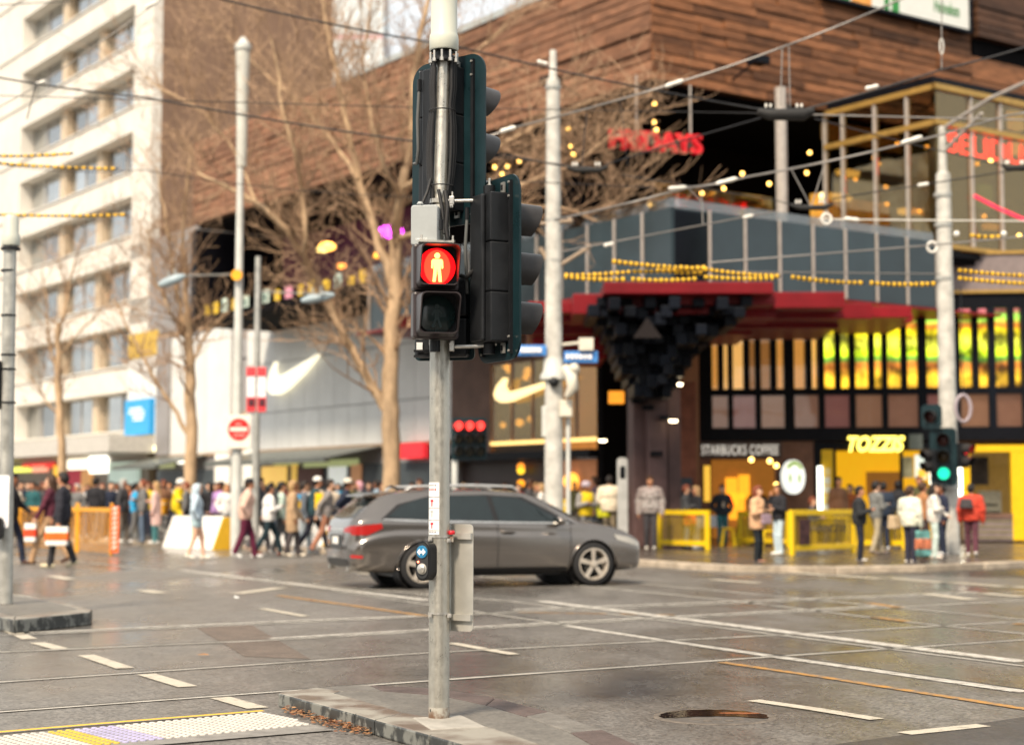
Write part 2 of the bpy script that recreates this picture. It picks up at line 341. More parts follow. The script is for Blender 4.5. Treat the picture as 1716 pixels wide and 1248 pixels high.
# kerbed traffic island in the foreground
ISL = MB(); ZI = .09
inn = [(560, 1160), (676, 1193), (700, 1199), (822, 1217), (905, 1245), (1000, 1290)]; out = [(465, 1160), (594, 1195), (627, 1205), (719, 1230), (800, 1253), (900, 1290)]
bo = [(465, 1160), (530, 1151), (620, 1147), (740, 1153), (830, 1168), (920, 1191), (1010, 1221), (1080, 1252), (1120, 1290)]
bi = [(560, 1160), (572, 1157), (640, 1156), (740, 1164), (815, 1180), (880, 1199), (955, 1226), (1010, 1256), (1030, 1290)]
poly = [gr(x, y, ZI) for x, y in inn] + [gr(x, y, ZI) for x, y in bi[::-1][:-1]]
isl = MB().prism([(p.x, p.y) for p in poly], (0, 0, 0), (1, 0, 0), (0, 1, 0), .0, ZI - .006).build('traffic_island', M_ISL); isl['kind'] = 'structure'
def stone(a, b, c, d, m, z1=ZI, z0=.0, parent=isl, name='kerb_stone'):
    P = [gr(x, y, z1) for x, y in (a, b, c, d)]; cc = sum(P, Vector()) / 4
    P = [cc + (p - cc) * .994 for p in P]
    MB().prism([(p.x, p.y) for p in P], (0, 0, 0), (1, 0, 0), (0, 1, 0), z0, z1).build(name, m, parent, bevel=.012)
# painted kerb face: whitish paint flaking off dark stone on upright faces
def kerb_mat():
    m = bpy.data.materials.new('flaked kerb paint'); m.use_nodes = True; N = m.node_tree; n = N.nodes; l = N.links; b = n['Principled BSDF']; b.inputs['Roughness'].default_value = .5
    tc = n.new('ShaderNodeTexCoord'); mp = n.new('ShaderNodeMapping'); mp.inputs['Scale'].default_value = (1, 1, .7); l.new(tc.outputs['Object'], mp.inputs[0])
    nz = n.new('ShaderNodeTexNoise'); nz.inputs['Scale'].default_value = 8; nz.inputs['Detail'].default_value = 7; nz.inputs['Roughness'].default_value = .7; l.new(mp.outputs[0], nz.inputs['Vector'])
    r = n.new('ShaderNodeMapRange'); r.inputs[1].default_value = .47; r.inputs[2].default_value = .55; l.new(nz.outputs['Fac'], r.inputs[0])
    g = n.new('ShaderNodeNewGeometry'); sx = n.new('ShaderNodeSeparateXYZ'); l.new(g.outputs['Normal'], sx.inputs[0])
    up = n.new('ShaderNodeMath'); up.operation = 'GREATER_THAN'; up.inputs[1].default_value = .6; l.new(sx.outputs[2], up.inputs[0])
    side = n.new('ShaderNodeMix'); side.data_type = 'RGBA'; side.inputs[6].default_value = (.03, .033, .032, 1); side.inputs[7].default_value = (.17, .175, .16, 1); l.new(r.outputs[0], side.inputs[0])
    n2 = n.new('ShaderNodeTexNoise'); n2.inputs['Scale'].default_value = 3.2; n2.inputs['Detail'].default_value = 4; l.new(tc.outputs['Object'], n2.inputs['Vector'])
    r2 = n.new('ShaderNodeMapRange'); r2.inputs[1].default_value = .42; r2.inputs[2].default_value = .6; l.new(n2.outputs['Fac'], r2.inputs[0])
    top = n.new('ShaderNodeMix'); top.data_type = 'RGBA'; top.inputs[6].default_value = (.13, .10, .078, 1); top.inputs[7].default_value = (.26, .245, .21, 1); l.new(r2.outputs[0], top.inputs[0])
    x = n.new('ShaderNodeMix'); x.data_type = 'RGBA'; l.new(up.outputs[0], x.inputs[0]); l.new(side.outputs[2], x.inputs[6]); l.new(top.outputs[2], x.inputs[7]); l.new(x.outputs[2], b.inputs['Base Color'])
    rv = n.new('ShaderNodeMapRange'); rv.inputs[1].default_value = .4; rv.inputs[2].default_value = .6; rv.inputs[3].default_value = .28; rv.inputs[4].default_value = .6; l.new(n2.outputs['Fac'], rv.inputs[0]); l.new(rv.outputs[0], b.inputs['Roughness'])
    return m
M_KERB = kerb_mat()
stone(out[0], out[1], (655, 1186), inn[0], M_KERB); stone(out[1], out[2], inn[1], (655, 1186), M_KERB); stone(out[2], out[3], inn[3], inn[1], M_KERB)
stone(out[3], out[4], inn[4], inn[3], M_KERB); stone(out[4], out[5], inn[5], inn[4], M_KERB)
for i in range(len(bo) - 1): stone(bi[i], bi[i + 1], bo[i + 1], bo[i], [M_KERB, M_BLUE, M_REDST, M_REDST, M_REDST, M_BLUE, M_REDST, M_BLUE][i], ZI - .012)
stone((690, 1201), (722, 1221), (815, 1216), (775, 1197), M_CONC, ZI + .006, ZI - .02, name='pole_footing')
# tactile strip of white studs with its yellow edge line
a_, b_, c2 = gr(-60, 1241), gr(445, 1195), gr(527, 1216)
uu = (b_ - a_); LU = uu.length; uu.normalize(); vv = (c2 - b_); vv = (vv - uu * vv.dot(uu)).normalized(); shr = (c2 - b_).dot(uu) / (c2 - b_).dot(vv)
tp = MB().quad(*[p + ZD * .008 for p in (b_, a_, a_ + vv * .75 - uu * .2, c2 + (vv + uu * shr) * .26)]).build('tactile_paving', mat('tactile base', (.21, .2, .185), rough=.55, var=.25, scale=8)); tp['kind'] = 'structure'
MT = [mat('stud white', (.5, .48, .44), rough=.5, var=.12), mat('stud yellow streak', (.5, .38, .06), rough=.5), mat('stud lilac streak', (.36, .34, .5), rough=.5)]  # yellow and lilac: streaks of LED light put into the stud colour
st = MB()
ns = int((LU + .2) / .052)
for i in range(ns):
    for j in range(13):
        p = a_ + uu * (.02 + i * .052) + vv * (.03 + j * .052)
        if (p - b_).dot(uu) > shr * (p - b_).dot(vv) * .95 - .01: continue
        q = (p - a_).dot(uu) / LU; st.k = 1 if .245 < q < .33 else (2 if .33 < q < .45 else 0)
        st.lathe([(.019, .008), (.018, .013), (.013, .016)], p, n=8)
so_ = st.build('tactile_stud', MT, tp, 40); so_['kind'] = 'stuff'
stripe('edge_line', [(-60, 1234), (200, 1212), (441, 1193)], .05, M_YELB, .012)
# dry leaves along the kerb, and some blown over the road
rl = random.Random(5)
lm = [mat('leaf brown', (.22, .09, .035), rough=.7, var=.3), mat('leaf tan', (.30, .165, .08), rough=.7, var=.3), mat('leaf dark', (.14, .06, .03), rough=.7)]
def leaf(mb, p, s):
    an, ti = rl.uniform(0, 6.28), rl.uniform(-.5, .5); M = Matrix.Rotation(an, 3, 'Z') @ Matrix.Rotation(ti, 3, 'X'); mb.k = rl.choice((0, 0, 1, 1, 2))
    mb.add([p + M @ (Vector(q) * s) for q in ((-1, 0, 0), (-.3, .45, .12), (.5, .35, .1), (1.1, 0, .05), (.5, -.35, .12), (-.3, -.45, .08))], [(0, 1, 2, 3, 4, 5)])
lv = MB()
for i in range(420):
    s_ = rl.random(); x = 478 + 140 * s_; y = 1190 + (x - 478) * .285 + abs(rl.gauss(0, 1)) * 6 * (1 - abs(s_ - .5))
    lv_p = gr(x + rl.uniform(-6, 6), y); leaf(lv, lv_p + ZD * (.012 + rl.random() * .025), rl.uniform(.009, .019))
tag(lv.build('fallen_leaves', lm), 'drift of dry brown leaves against the island kerb', 'leaves', kind='stuff')
for i, (x, y, lb) in enumerate(((340, 1101, 'pale leaf lying on the road left of the signal pole'), (522, 1008, 'orange leaf lying on the road between the tram rails'), (396, 1003, 'white scrap of litter on the road near the crossing'))):
    q = MB(); leaf(q, gr(x, y) + ZD * .02, .07); q.m = [0] * len(q.m)
    tag(q.build('litter' if i == 2 else 'fallen_leaf', [mat('litter white', (.75, .75, .72), var=.05)] if i == 2 else [lm[1 - i]]), lb, 'litter' if i == 2 else 'leaf')
# island at the left edge
isl2 = MB(); top2 = [(-90, 1004), (10, 993), (43, 997), (100, 1008), (155, 1021), (150, 1025), (24, 1038), (-90, 1014)]
P2 = [gr(x, y, .14) for x, y in top2]; cc = sum(P2, Vector()) / len(P2)
o2 = MB().prism([(p.x * .82 + cc.x * .18, p.y * .82 + cc.y * .18) for p in P2], (0, 0, 0), (1, 0, 0), (0, 1, 0), 0, .137).build('traffic_island', M_ISL); o2['kind'] = 'structure'
for i in range(len(P2)):
    p, q = P2[i], P2[(i + 1) % len(P2)]; pi_, qi = p * .8 + cc * .2, q * .8 + cc * .2
    MB().prism([(v.x, v.y) for v in (p, q, qi, pi_)], (0, 0, 0), (1, 0, 0), (0, 1, 0), 0, .142).build('kerb_stone', M_KERB, o2, bevel=.015)
# pavement of the far corner, with its kerb stones
KZ = .12
K = [(-400, 888), (0, 897), (190, 903), (300, 909), (430, 915), (560, 920), (700, 925), (850, 930), (1040, 936), (1130, 942), (1230, 947), (1400, 949), (1550, 947), (1650, 943), (1716, 940), (1900, 932), (2300, 912)]
KP = [gr(x, y, KZ) for x, y in K]
pv = MB().prism([(p.x, p.y + .28) for p in KP] + [(90, 120), (-90, 160)], (0, 0, 0), (1, 0, 0), (0, 1, 0), -.1, KZ - .005).build('pavement', M_PAVE); pv['kind'] = 'structure'
M_KS = mat('worn kerb', (.36, .30, .23), rough=.6, var=.4, scale=2.5, bump=.4, rnd=.25)
for i in range(len(KP) - 1):
    a, b = KP[i], KP[i + 1]; n = max(1, int((b - a).length / 1.2)); tdir = (b - a).normalized(); nn = Vector((-tdir.y, tdir.x, 0))
    for k in range(n):
        p, q = a.lerp(b, k / n) + tdir * .012, a.lerp(b, (k + 1) / n) - tdir * .012
        MB().prism([(v.x, v.y) for v in (p, q, q + nn * .32, p + nn * .32)], (0, 0, 0), (1, 0, 0), (0, 1, 0), -.1, KZ).build('kerb_stone', M_KS, pv, bevel=.02)
# ------------------------------------------------------------------ the corner shopping centre
C0, C1, CB = gpx(1130, 46), gpx(1130, 40.4), gpx(1097, 45.5)
FR0, FL0 = Frame(C0, RD, -LD), Frame(C0, LD, -RD)
FR1, FL1 = Frame(C1, RD, -LD), Frame(C1, LD, -RD)
FRB, FLB = Frame(CB, RD, -LD), Frame(CB, LD, -RD)
_u = Vector((1, -.12, 0)).normalized(); FS = Frame(gpx(1270, 48), _u, Vector((_u.y, -_u.x, 0)))
def wood(name, col, rnd=.4):
    m = mat(name, col, rough=.62, var=.42, scale=2.2, bump=.25, bscale=14, rnd=rnd, stretch=(.7, .7, 3.0)); return m
M_CLAD = wood('rust brown cladding', (.185, .078, .034), .5); M_CLAD2 = wood('dark brown cladding', (.075, .036, .02), .3); M_CLADL = wood('weathered brown cladding', (.205, .10, .056), .26)
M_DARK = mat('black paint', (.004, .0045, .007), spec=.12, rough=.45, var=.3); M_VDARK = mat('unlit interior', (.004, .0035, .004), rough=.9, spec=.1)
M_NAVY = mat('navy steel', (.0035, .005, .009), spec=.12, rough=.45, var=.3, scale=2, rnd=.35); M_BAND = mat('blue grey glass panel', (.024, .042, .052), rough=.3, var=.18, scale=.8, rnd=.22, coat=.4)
M_FIN = mat('pale fin', (.36, .33, .30), rough=.45); M_RED = mat('red enamel panel', (.17, .004, .008), rough=.4, var=.2, scale=1.5, rnd=.25)
M_GOLD = mat('gold frame', (.40, .25, .07), rough=.35, metal=.4, var=.2); M_GLS = glass('clear pane', (.93, .95, .95), .97); M_AMB = glass('amber pane', (.92, .76, .46), .93)
M_WHT = mat('white panel', (.64, .645, .625), rough=.5, var=.08, scale=.8, rnd=.06); M_GREY = mat('grey cladding', (.27, .26, .26), rough=.55, var=.15, scale=.7, rnd=.12)
M_TAN = mat('tan panel', (.42, .30, .2), rough=.6); M_BRN = mat('brown plaster', (.13, .075, .055), rough=.6, var=.3, scale=1.2)
M_CREAM = mat('cream facade', (.66, .63, .57), rough=.6, var=.1, scale=.6); M_MAUVE = mat('mauve brown concrete', (.085, .05, .048), rough=.55, var=.35, scale=1.3)
M_WIN = mat('office pane', (.44, .46, .47), rough=.08, metal=.9, var=.25, scale=.5, rnd=.3)

mall = thing('shopping_centre', 'shopping centre at the corner with rust brown cladding and red canopy', 'building', C0)
zb = FLB.px(1097, 131)[1]; zt = FLB.px(900, 2)[1]; tl = FLB.t(318); tr = FRB.t(1641)
core = MB().fbox(FLB, .05, tl, zb, zt - .05, -9, -.06); core.fbox(FRB, 9.06, tr + 14, zb + .01, zt + 6, -9, -.06); core.build('upper_wall', M_CLAD2, mall)
MB().fbox(FLB, -.02, FLB.t(572), zt - .04, zt + .16, -9, .1).build('parapet', mat('parapet zinc', (.35, .38, .38), rough=.4), mall)
rc = random.Random(3)
def boards(fr, t0, t1, z0, z1, rows, lens, m, d=.0, parent=mall, name='cladding_board', th=.05):
    h = (z1 - z0) / rows
    for r in range(rows):
        t = t0 - (rc.random() * lens if False else 0); first = True
        while t < t1 - .05:
            L = lens * rc.uniform(.55, 1.3); e = min(t + L, t1); e = t1 if t1 - e < .6 else e
            MB().fbox(fr, t + .014, e - .014, z0 + r * h + .018, z0 + (r + 1) * h - .018, -.06, d + rc.uniform(0, th * 1.8)).build(name, m, parent)
            t = e
boards(FLB, .0, tl, zb, zt, 13, 3.4, M_CLADL); boards(FRB, .0, tr, zb, zt + .4, 15, 2.4, M_CLAD)
boards(FRB, tr, tr + 8, zb - .3, FRB.px(1680, 105)[1], 4, 3, M_CLAD); boards(FRB, tr, tr + 8, FRB.px(1680, 78)[1], zt + 1, 5, 3, M_CLAD2, .3)
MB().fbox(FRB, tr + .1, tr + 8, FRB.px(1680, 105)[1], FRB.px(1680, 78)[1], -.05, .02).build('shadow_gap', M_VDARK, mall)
for x, f_ in ((1225, FRB), (975, FLB)):
    t_, z_ = f_.px(x, 122 if x > 1000 else 150); q = MB().fbox(f_, t_ - .25, t_ + .25, z_, z_ + .22, .9, 1.35); q.tube([f_.P(t_, z_ - .25, 0), f_.P(t_, z_ + .1, .95)], .035, 6); q.build('floodlight', M_NAVY, mall)
# recessed terrace: slab, dark back walls, columns
zf = 8.25
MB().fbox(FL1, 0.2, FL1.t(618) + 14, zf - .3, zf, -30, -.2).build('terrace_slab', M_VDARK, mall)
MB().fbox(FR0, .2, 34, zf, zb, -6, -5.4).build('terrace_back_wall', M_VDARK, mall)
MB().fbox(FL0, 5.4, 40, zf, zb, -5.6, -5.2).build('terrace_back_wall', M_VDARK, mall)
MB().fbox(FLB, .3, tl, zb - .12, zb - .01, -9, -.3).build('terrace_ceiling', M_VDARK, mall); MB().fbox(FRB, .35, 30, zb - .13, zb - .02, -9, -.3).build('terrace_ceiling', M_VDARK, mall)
p_ = at(1310, 300, 46.5); MB().lathe([(.165, zf), (.165, zb)], (p_.x, p_.y, 0), n=16).build('column', M_FIN, mall, 40)
MB().fbox(FR0, FR0.t(1100, -2), FR0.t(1300, -2), zf, 10.6, -2.06, -2).build('terrace_screen', M_AMB, mall)
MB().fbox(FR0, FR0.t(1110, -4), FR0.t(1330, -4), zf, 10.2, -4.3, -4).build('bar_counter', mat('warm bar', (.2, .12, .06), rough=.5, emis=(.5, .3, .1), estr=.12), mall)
for x in (1130, 1190): MB().fbox(FR0, FR0.t(x), FR0.t(x) + 1.5, 11.75, 11.95, -2.8, -2.2).build('heater', mat('heater body', (.25, .2, .17), rough=.5), mall)
# blue-grey spandrel band with pale fins, glass balustrade on top
bz0, bz1 = 6.6, 8.45
tA, tB = FL1.t(618), FR1.t(1576)
MB().fbox(FL1, .0, tA, bz0, bz1 - .05, -1.2, -.06).build('band_core', M_NAVY, mall); MB().fbox(FR1, 1.25, tB, bz0, bz1 - .06, -1.2, -.06).build('band_core', M_NAVY, mall)
def band(fr, t0, t1, n):
    for i in range(n):
        a, b = t0 + (t1 - t0) * i / n, t0 + (t1 - t0) * (i + 1) / n
        MB().fbox(fr, a + .035, b - .035, bz0, bz1, -.06, 0).build('spandrel_panel', M_BAND, mall)
        MB().fbox(fr, b - .028, b + .028, bz0, bz1 + .01, -.06, .05).build('fin', M_FIN, mall)
        MB().fbox(fr, a + .02, b - .02, bz1 + .02, bz1 + .25, -.1, -.08).build('balustrade_pane', M_GLS, mall)
band(FL1, 0, tA, 13); band(FR1, 0, tB, 8)
# upper windows backed by blinds and an added glowing panel over the shops (chamfered corner)
bays = [(1195, 1221), (1230, 1267), (1277, 1316), (1333, 1373), (1384, 1425), (1436, 1480), (1490, 1541), (1556, 1600), (1612, 1660), (1672, 1716), (1730, 1780), (1795, 1850)]
wz0, wz1, wz2, wz3 = FS.px(1400, 713)[1], FS.px(1400, 662)[1], FS.px(1400, 650)[1], 6.75
rb = random.Random(2)
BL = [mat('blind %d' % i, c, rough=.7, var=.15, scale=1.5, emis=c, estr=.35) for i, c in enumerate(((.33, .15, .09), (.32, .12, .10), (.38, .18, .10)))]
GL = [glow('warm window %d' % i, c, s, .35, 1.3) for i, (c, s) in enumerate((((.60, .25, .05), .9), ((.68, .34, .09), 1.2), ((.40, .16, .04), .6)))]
up = MB(); up.fbox(FS, FS.t(1150), FS.t(1900), 3.0, 3.38, -.3, .1); up.fbox(FS, FS.t(1150), FS.t(1900), wz1 + .01, wz2 - .01, -.2, .06); up.fbox(FS, FS.t(1150), FS.t(1900), wz3, 7.15, -.2, .06); up.fbox(FS, FS.t(1150), FS.t(1195), 3.38, wz3, -.2, .05)
up.build('window_frame', M_DARK, mall)
for i, (a, b) in enumerate(bays):
    ta, tb = FS.t(a), FS.t(b); nx = FS.t(bays[i + 1][0]) if i + 1 < len(bays) else tb + .2
    MB().fbox(FS, tb, nx, 3.38, wz3, -.2, .12 if i % 2 else .09).build('window_post', M_DARK if i < 6 else M_NAVY, mall)
    MB().fbox(FS, ta, tb, 3.38, wz1, -.16, -.12).build('blind', BL[i % 3], mall); MB().fbox(FS, ta, tb, 3.38, wz1, -.03, -.015).build('pane', M_GLS, mall)
    mid = ta + (tb - ta) * (.62 if i % 2 else .55); MB().fbox(FS, mid - .09, mid + .09, wz2, wz3, -.2, .07).build('mullion', M_DARK, mall)
    for c, d in ((ta, mid - .09), (mid + .09, tb)):
        MB().fbox(FS, c, d, wz2, wz3, -.04, -.02).build('pane', M_GLS, mall)
        if i < 4: MB().fbox(FS, c, d, wz2, wz3, -.9, -.8).build('lit_wall', GL[(i + (c > mid)) % 3], mall)
led = bpy.data.materials.new('led streak glow'); led.use_nodes = True; N = led.node_tree; b_e = N.nodes['Principled BSDF']
tc = N.nodes.new('ShaderNodeTexCoord'); sx = N.nodes.new('ShaderNodeSeparateXYZ'); N.links.new(tc.outputs['Object'], sx.inputs[0])
mr = N.nodes.new('ShaderNodeMapRange'); mr.inputs[1].default_value = wz2 - .1; mr.inputs[2].default_value = wz3 + .3; N.links.new(sx.outputs[2], mr.inputs[0])
cr = N.nodes.new('ShaderNodeValToRGB'); cr.color_ramp.interpolation = 'EASE'; els = cr.color_ramp.elements
stops = [(0, (.45, .18, .02)), (.14, (1, .55, .03)), (.3, (.7, .2, .03)), (.36, (.1, .3, .04)), (.42, (.75, 1, .02)), (.55, (1.0, .95, .08)), (.66, (1, .75, .01)), (.72, (.6, .15, .02)), (.8, (.35, .75, .08)), (.88, (.5, .12, .12)), (1, (.45, .12, .25))]
els[0].position, els[0].color = 0, (*stops[0][1], 1); els[1].position, els[1].color = 1, (*stops[-1][1], 1)
for p, c in stops[1:-1]: e = els.new(p); e.color = (*c, 1)
nz = N.nodes.new('ShaderNodeTexNoise'); nz.inputs['Scale'].default_value = 1.1; N.links.new(tc.outputs['Object'], nz.inputs['Vector'])
ad = N.nodes.new('ShaderNodeMath'); ad.operation = 'MULTIPLY_ADD'; ad.inputs[1].default_value = .12; N.links.new(nz.outputs['Fac'], ad.inputs[0]); N.links.new(mr.outputs[0], ad.inputs[2])
su = N.nodes.new('ShaderNodeMath'); su.operation = 'SUBTRACT'; su.inputs[1].default_value = .06; N.links.new(ad.outputs[0], su.inputs[0])
N.links.new(su.outputs[0], cr.inputs[0]); b_e.inputs['Base Color'].default_value = (.02, .02, .02, 1); N.links.new(cr.outputs[0], b_e.inputs['Emission Color']); b_e.inputs['Emission Strength'].default_value = 1.0
n9 = N.nodes.new('ShaderNodeTexNoise'); n9.inputs['Scale'].default_value = 1.9; n9.inputs['Detail'].default_value = 3; N.links.new(tc.outputs['Object'], n9.inputs['Vector']); r9 = N.nodes.new('ShaderNodeMapRange'); r9.inputs[1].default_value = .36; r9.inputs[2].default_value = .6; r9.inputs[3].default_value = .12; r9.inputs[4].default_value = 1.5; N.links.new(n9.outputs['Fac'], r9.inputs[0]); N.links.new(r9.outputs[0], b_e.inputs['Emission Strength'])
tag(MB().fbox(FS, FS.t(1380), FS.t(1860), wz2 - .1, wz3 + .1, -.75, -.6).build('led_streak_panel', led), 'added yellow and green glowing panel for LED colour streaks behind the upper windows', 'screen')  # added glowing panel, stands in for LED colour streaks over the windows
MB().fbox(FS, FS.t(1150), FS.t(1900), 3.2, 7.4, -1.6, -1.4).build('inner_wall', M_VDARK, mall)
# right of the tram pole: spandrel over the windows, then the glass bay on top
MB().fbox(FS, FS.t(1584), FS.t(1900), 7.2, 8.3, -.5, .1).build('pale_spandrel', mat('pinkish grey panel', (.2, .165, .16), rough=.35, var=.15), mall)
for z in (7.16, 8.27): MB().fbox(FS, FS.t(1582), FS.t(1900), z, z + .09, -.4, .16).build('gold_trim', M_GOLD, mall)
Bc = FR1.P(FR1.t(1580), 0); FLb, FRb = Frame(Bc, LD, -RD), Frame(Bc, RD, -LD)
gz0, gz1 = 8.4, FRb.px(1580, 146)[1]; gm = FRb.px(1580, 206)[1]; lb_ = (FR0.o - Bc).dot(LD)
fm = MB()
fm.fbox(FLb, -.06, lb_, gz1 - .1, gz1 + .06, -.1, .06); fm.fbox(FRb, -.06, 12, gz1 - .1, gz1 + .06, -.1, .07); fm.fbox(FLb, -.04, lb_, gm - .08, gm + .08, -.1, .04); fm.fbox(FRb, -.04, 12, gm - .08, gm + .08, -.1, .05); fm.fbox(FRb, -.05, 12, gz0 - .1, gz0 + .02, -.1, .05)
fm.build('bay_frame', M_GOLD, mall)
tms = [0] + sorted(FLb.t(x) for x in (1530, 1475, 1420)) + [lb_]; trs = [0] + [FRb.t(x) for x in (1640, 1690, 1750, 1810)]
for fr, ts in ((FLb, tms), (FRb, trs)):
    for a, b in zip(ts, ts[1:]):
        MB().fbox(fr, b - .04, b + .04, gz0, gz1 - .11, -.08, .03).build('bay_mullion', M_FIN, mall)
        for z0, z1 in ((gz0 + .03, gm - .09), (gm + .09, gz1 - .12)): MB().fbox(fr, a + .05, b - .05, z0, z1, -.05, -.035).build('pane', M_AMB, mall)
MB().fbox(FLb, .1, lb_, gz1 + .08, gz1 + .3, -14, 0).build('bay_roof', M_DARK, mall); MB().fbox(FLb, .1, lb_ + 3, gz0 - .3, gz0 - .12, -14, -.1).build('bay_floor', M_DARK, mall)
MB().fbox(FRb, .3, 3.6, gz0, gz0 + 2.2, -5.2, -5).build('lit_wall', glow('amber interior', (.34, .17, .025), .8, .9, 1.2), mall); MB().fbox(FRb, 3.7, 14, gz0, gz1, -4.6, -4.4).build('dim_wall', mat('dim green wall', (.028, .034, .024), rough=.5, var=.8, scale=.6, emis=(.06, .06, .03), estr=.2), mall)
for x, y, w_, h_, c in ((1650, 330, 26, 40, (.10, .22, .12)), (1702, 200, 30, 36, (.9, .75, .4)), (1704, 250, 26, 20, (.95, .8, .45)), (1660, 380, 30, 10, (.8, .5, .05)), (1535, 355, 22, 9, (1, .55, .03))):
    p = at(x, y, 49.5); MB().box(p, (w_ / 56, .2, h_ / 56), u=RD).build('lit_panel', glow('bay panel %d' % (x + y), c, .7, .3), mall)
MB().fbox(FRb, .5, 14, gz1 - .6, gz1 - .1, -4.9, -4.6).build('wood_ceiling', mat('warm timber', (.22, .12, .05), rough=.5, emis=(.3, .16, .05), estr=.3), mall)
for x, y, w_ in ((1400, 330, 60), (1420, 290, 40), (1520, 355, 30)):
    p = at(x, y, 50); MB().box(p, (w_ / 56, .3, .16), u=RD).build('ceiling_light', glow('pale tube light', (.9, .72, .35), 1.6), mall)
# red stepped canopy below the band
def pslab(x0, x1, y0, y1, Y, dep, name, m, parent, uu=Vector((1, 0, 0)), tilt=0.0):
    a, b = at(x0, y1, Y), at(x1, y0, Y); c = (a + b) / 2; n = Vector((-uu.y, uu.x, 0)) if abs(uu.x) < 2 else None
    return MB().box(c + n * dep / 2, (abs(b.x - a.x), dep, abs(b.z - a.z)), u=uu, n=n).build(name, m, parent, bevel=.02)
M_SOF = mat('deep red soffit', (.20, .004, .008), rough=.45, var=.2, scale=1.0)
MB().fbox(FL1, -.2, 15, 6.5, 6.56, -5.2, .25).build('canopy_soffit', M_SOF, mall); MB().fbox(FR1, 5.25, 12, 6.48, 6.54, -4.2, .25).build('canopy_soffit', M_SOF, mall)
for x0, x1, y0, y1, Y in ((1012, 1296, 472, 488, 41.2), (960, 1192, 492, 522, 42.2), (1140, 1300, 488, 506, 41.8), (1294, 1416, 489, 512, 42.6), (1250, 1462, 508, 530, 43.6), (1416, 1528, 513, 528, 44.0), (1200, 1405, 524, 546, 44.6), (1100, 1300, 506, 528, 43.0),
                          (885, 965, 505, 520, 43.4), (872, 985, 520, 536, 44.2), (668, 745, 528, 546, 51), (884, 1005, 540, 556, 45.2), (892, 1012, 562, 578, 46.2), (930, 1016, 582, 596, 46.8), (1440, 1530, 526, 536, 45.2), (1180, 1260, 544, 556, 45.4)):
    pslab(x0, x1, y0, y1 + 4, Y - 2.6, 3.0, 'canopy_panel', M_RED, mall)
for x, y, Y in ((1077, 492, 41.1), (1353, 508, 42.4), (1252, 553, 44.5), (1264, 490, 41.6), (990, 560, 45), (1128, 707, 42), (1072, 708, 44), (1137, 646, 42), (1010, 740, 46)):
    p = at(x, y, Y); MB().lathe([(.09, 0), (.11, .05)], p, n=12).build('downlight', glow('downlight glow', (1, .8, .5), 9), mall)
# dark stepped blocks that fan out from the column head
rt = random.Random(9)
for (y0, y1, x0, x1, nb) in ((498, 514, 1000, 1262, 13), (512, 528, 985, 1250, 13), (526, 544, 1000, 1235, 12), (542, 560, 1012, 1205, 10), (558, 577, 1020, 1190, 9), (575, 594, 1028, 1172, 8), (592, 611, 1034, 1160, 7), (609, 628, 1040, 1148, 6), (626, 645, 1052, 1136, 5), (643, 662, 1062, 1126, 4)):
    for i in range(nb):
        a = x0 + (x1 - x0) * i / nb; b = x0 + (x1 - x0) * (i + 1) / nb; Y = 38.2 + rt.uniform(0, 1.9) + (y0 - 478) * .012
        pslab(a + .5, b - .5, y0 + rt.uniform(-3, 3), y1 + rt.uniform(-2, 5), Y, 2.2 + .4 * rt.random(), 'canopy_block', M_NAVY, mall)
p = at(1085, 555, 37.6); MB().add([p + Vector(q) for q in ((-.33, 0, -.15), (.33, 0, -.15), (0, .05, .32), (0, .5, -.1))], [(0, 1, 2), (1, 3, 2), (3, 0, 2), (0, 3, 1)]).build('pale_fixture', mat('dull fixture', (.016, .013, .013), rough=.8, spec=.1), mall)
cb = gpx(1098, 42.6, KZ); hz_ = 4.3
for dx, w_, dy in ((-.42, .42, .1), (-.02, .5, -.12), (.42, .36, .12)):
    MB().box(cb + Vector((dx, dy, hz_ / 2)), (w_, .6, hz_), u=Vector((math.cos(.2), math.sin(.2), 0))).build('column_shaft', M_MAUVE, mall, bevel=.03)
for x, y in ((1080, 665), (1098, 650), (1086, 683), (1068, 672), (1115, 700), (1100, 760), (1122, 640)):
    p = at(x, y, 42.1); MB().box(p, (.3, .1, .12)).build('column_recess', M_DARK, mall)
pslab(1126, 1166, 640, 905, 45.2, 1.0, 'corner_pier', mat('red brown brick', (.20, .07, .04), rough=.7, var=.35, scale=3), mall)
pslab(1132, 1160, 800, 905, 45.1, .1, 'service_door', mat('slate door', (.05, .06, .07), rough=.5), mall)
# ------------------------------------------------------------------ ground floor shops on the chamfer
gz = 3.0
def sp(x0, x1, y0, y1, d0, d1, name, m, parent=mall, bevel=0.0):
    a, b = FS.px(x0, y1, d1), FS.px(x1, y0, d1); return MB().fbox(FS, a[0], b[0], a[1], b[1], d0, d1).build(name, m, parent, bevel=bevel)
MB().fbox(FS, FS.t(1150), FS.t(1900), 0, 3.2, -6.2, -6).build('shop_back_wall', M_BRN, mall); MB().fbox(FS, FS.t(1150), FS.t(1900), 2.95, 3.0, -6, -.3).build('shop_ceiling', M_BRN, mall)
M_CB = mat('brown cafe wall', (.19, .095, .06), rough=.6, var=.2, scale=4)
sp(1160, 1188, 738, 905, -.4, 0, 'cafe_wall', M_CB); sp(1300, 1366, 738, 905, -.4, 0, 'cafe_wall', M_CB); sp(1188, 1300, 738, 769, -.4, 0, 'cafe_fascia', M_CB)
sp(1170, 1310, 740, 767, .0, .05, 'sign_board', mat('taupe sign board', (.085, .06, .05), rough=.5))
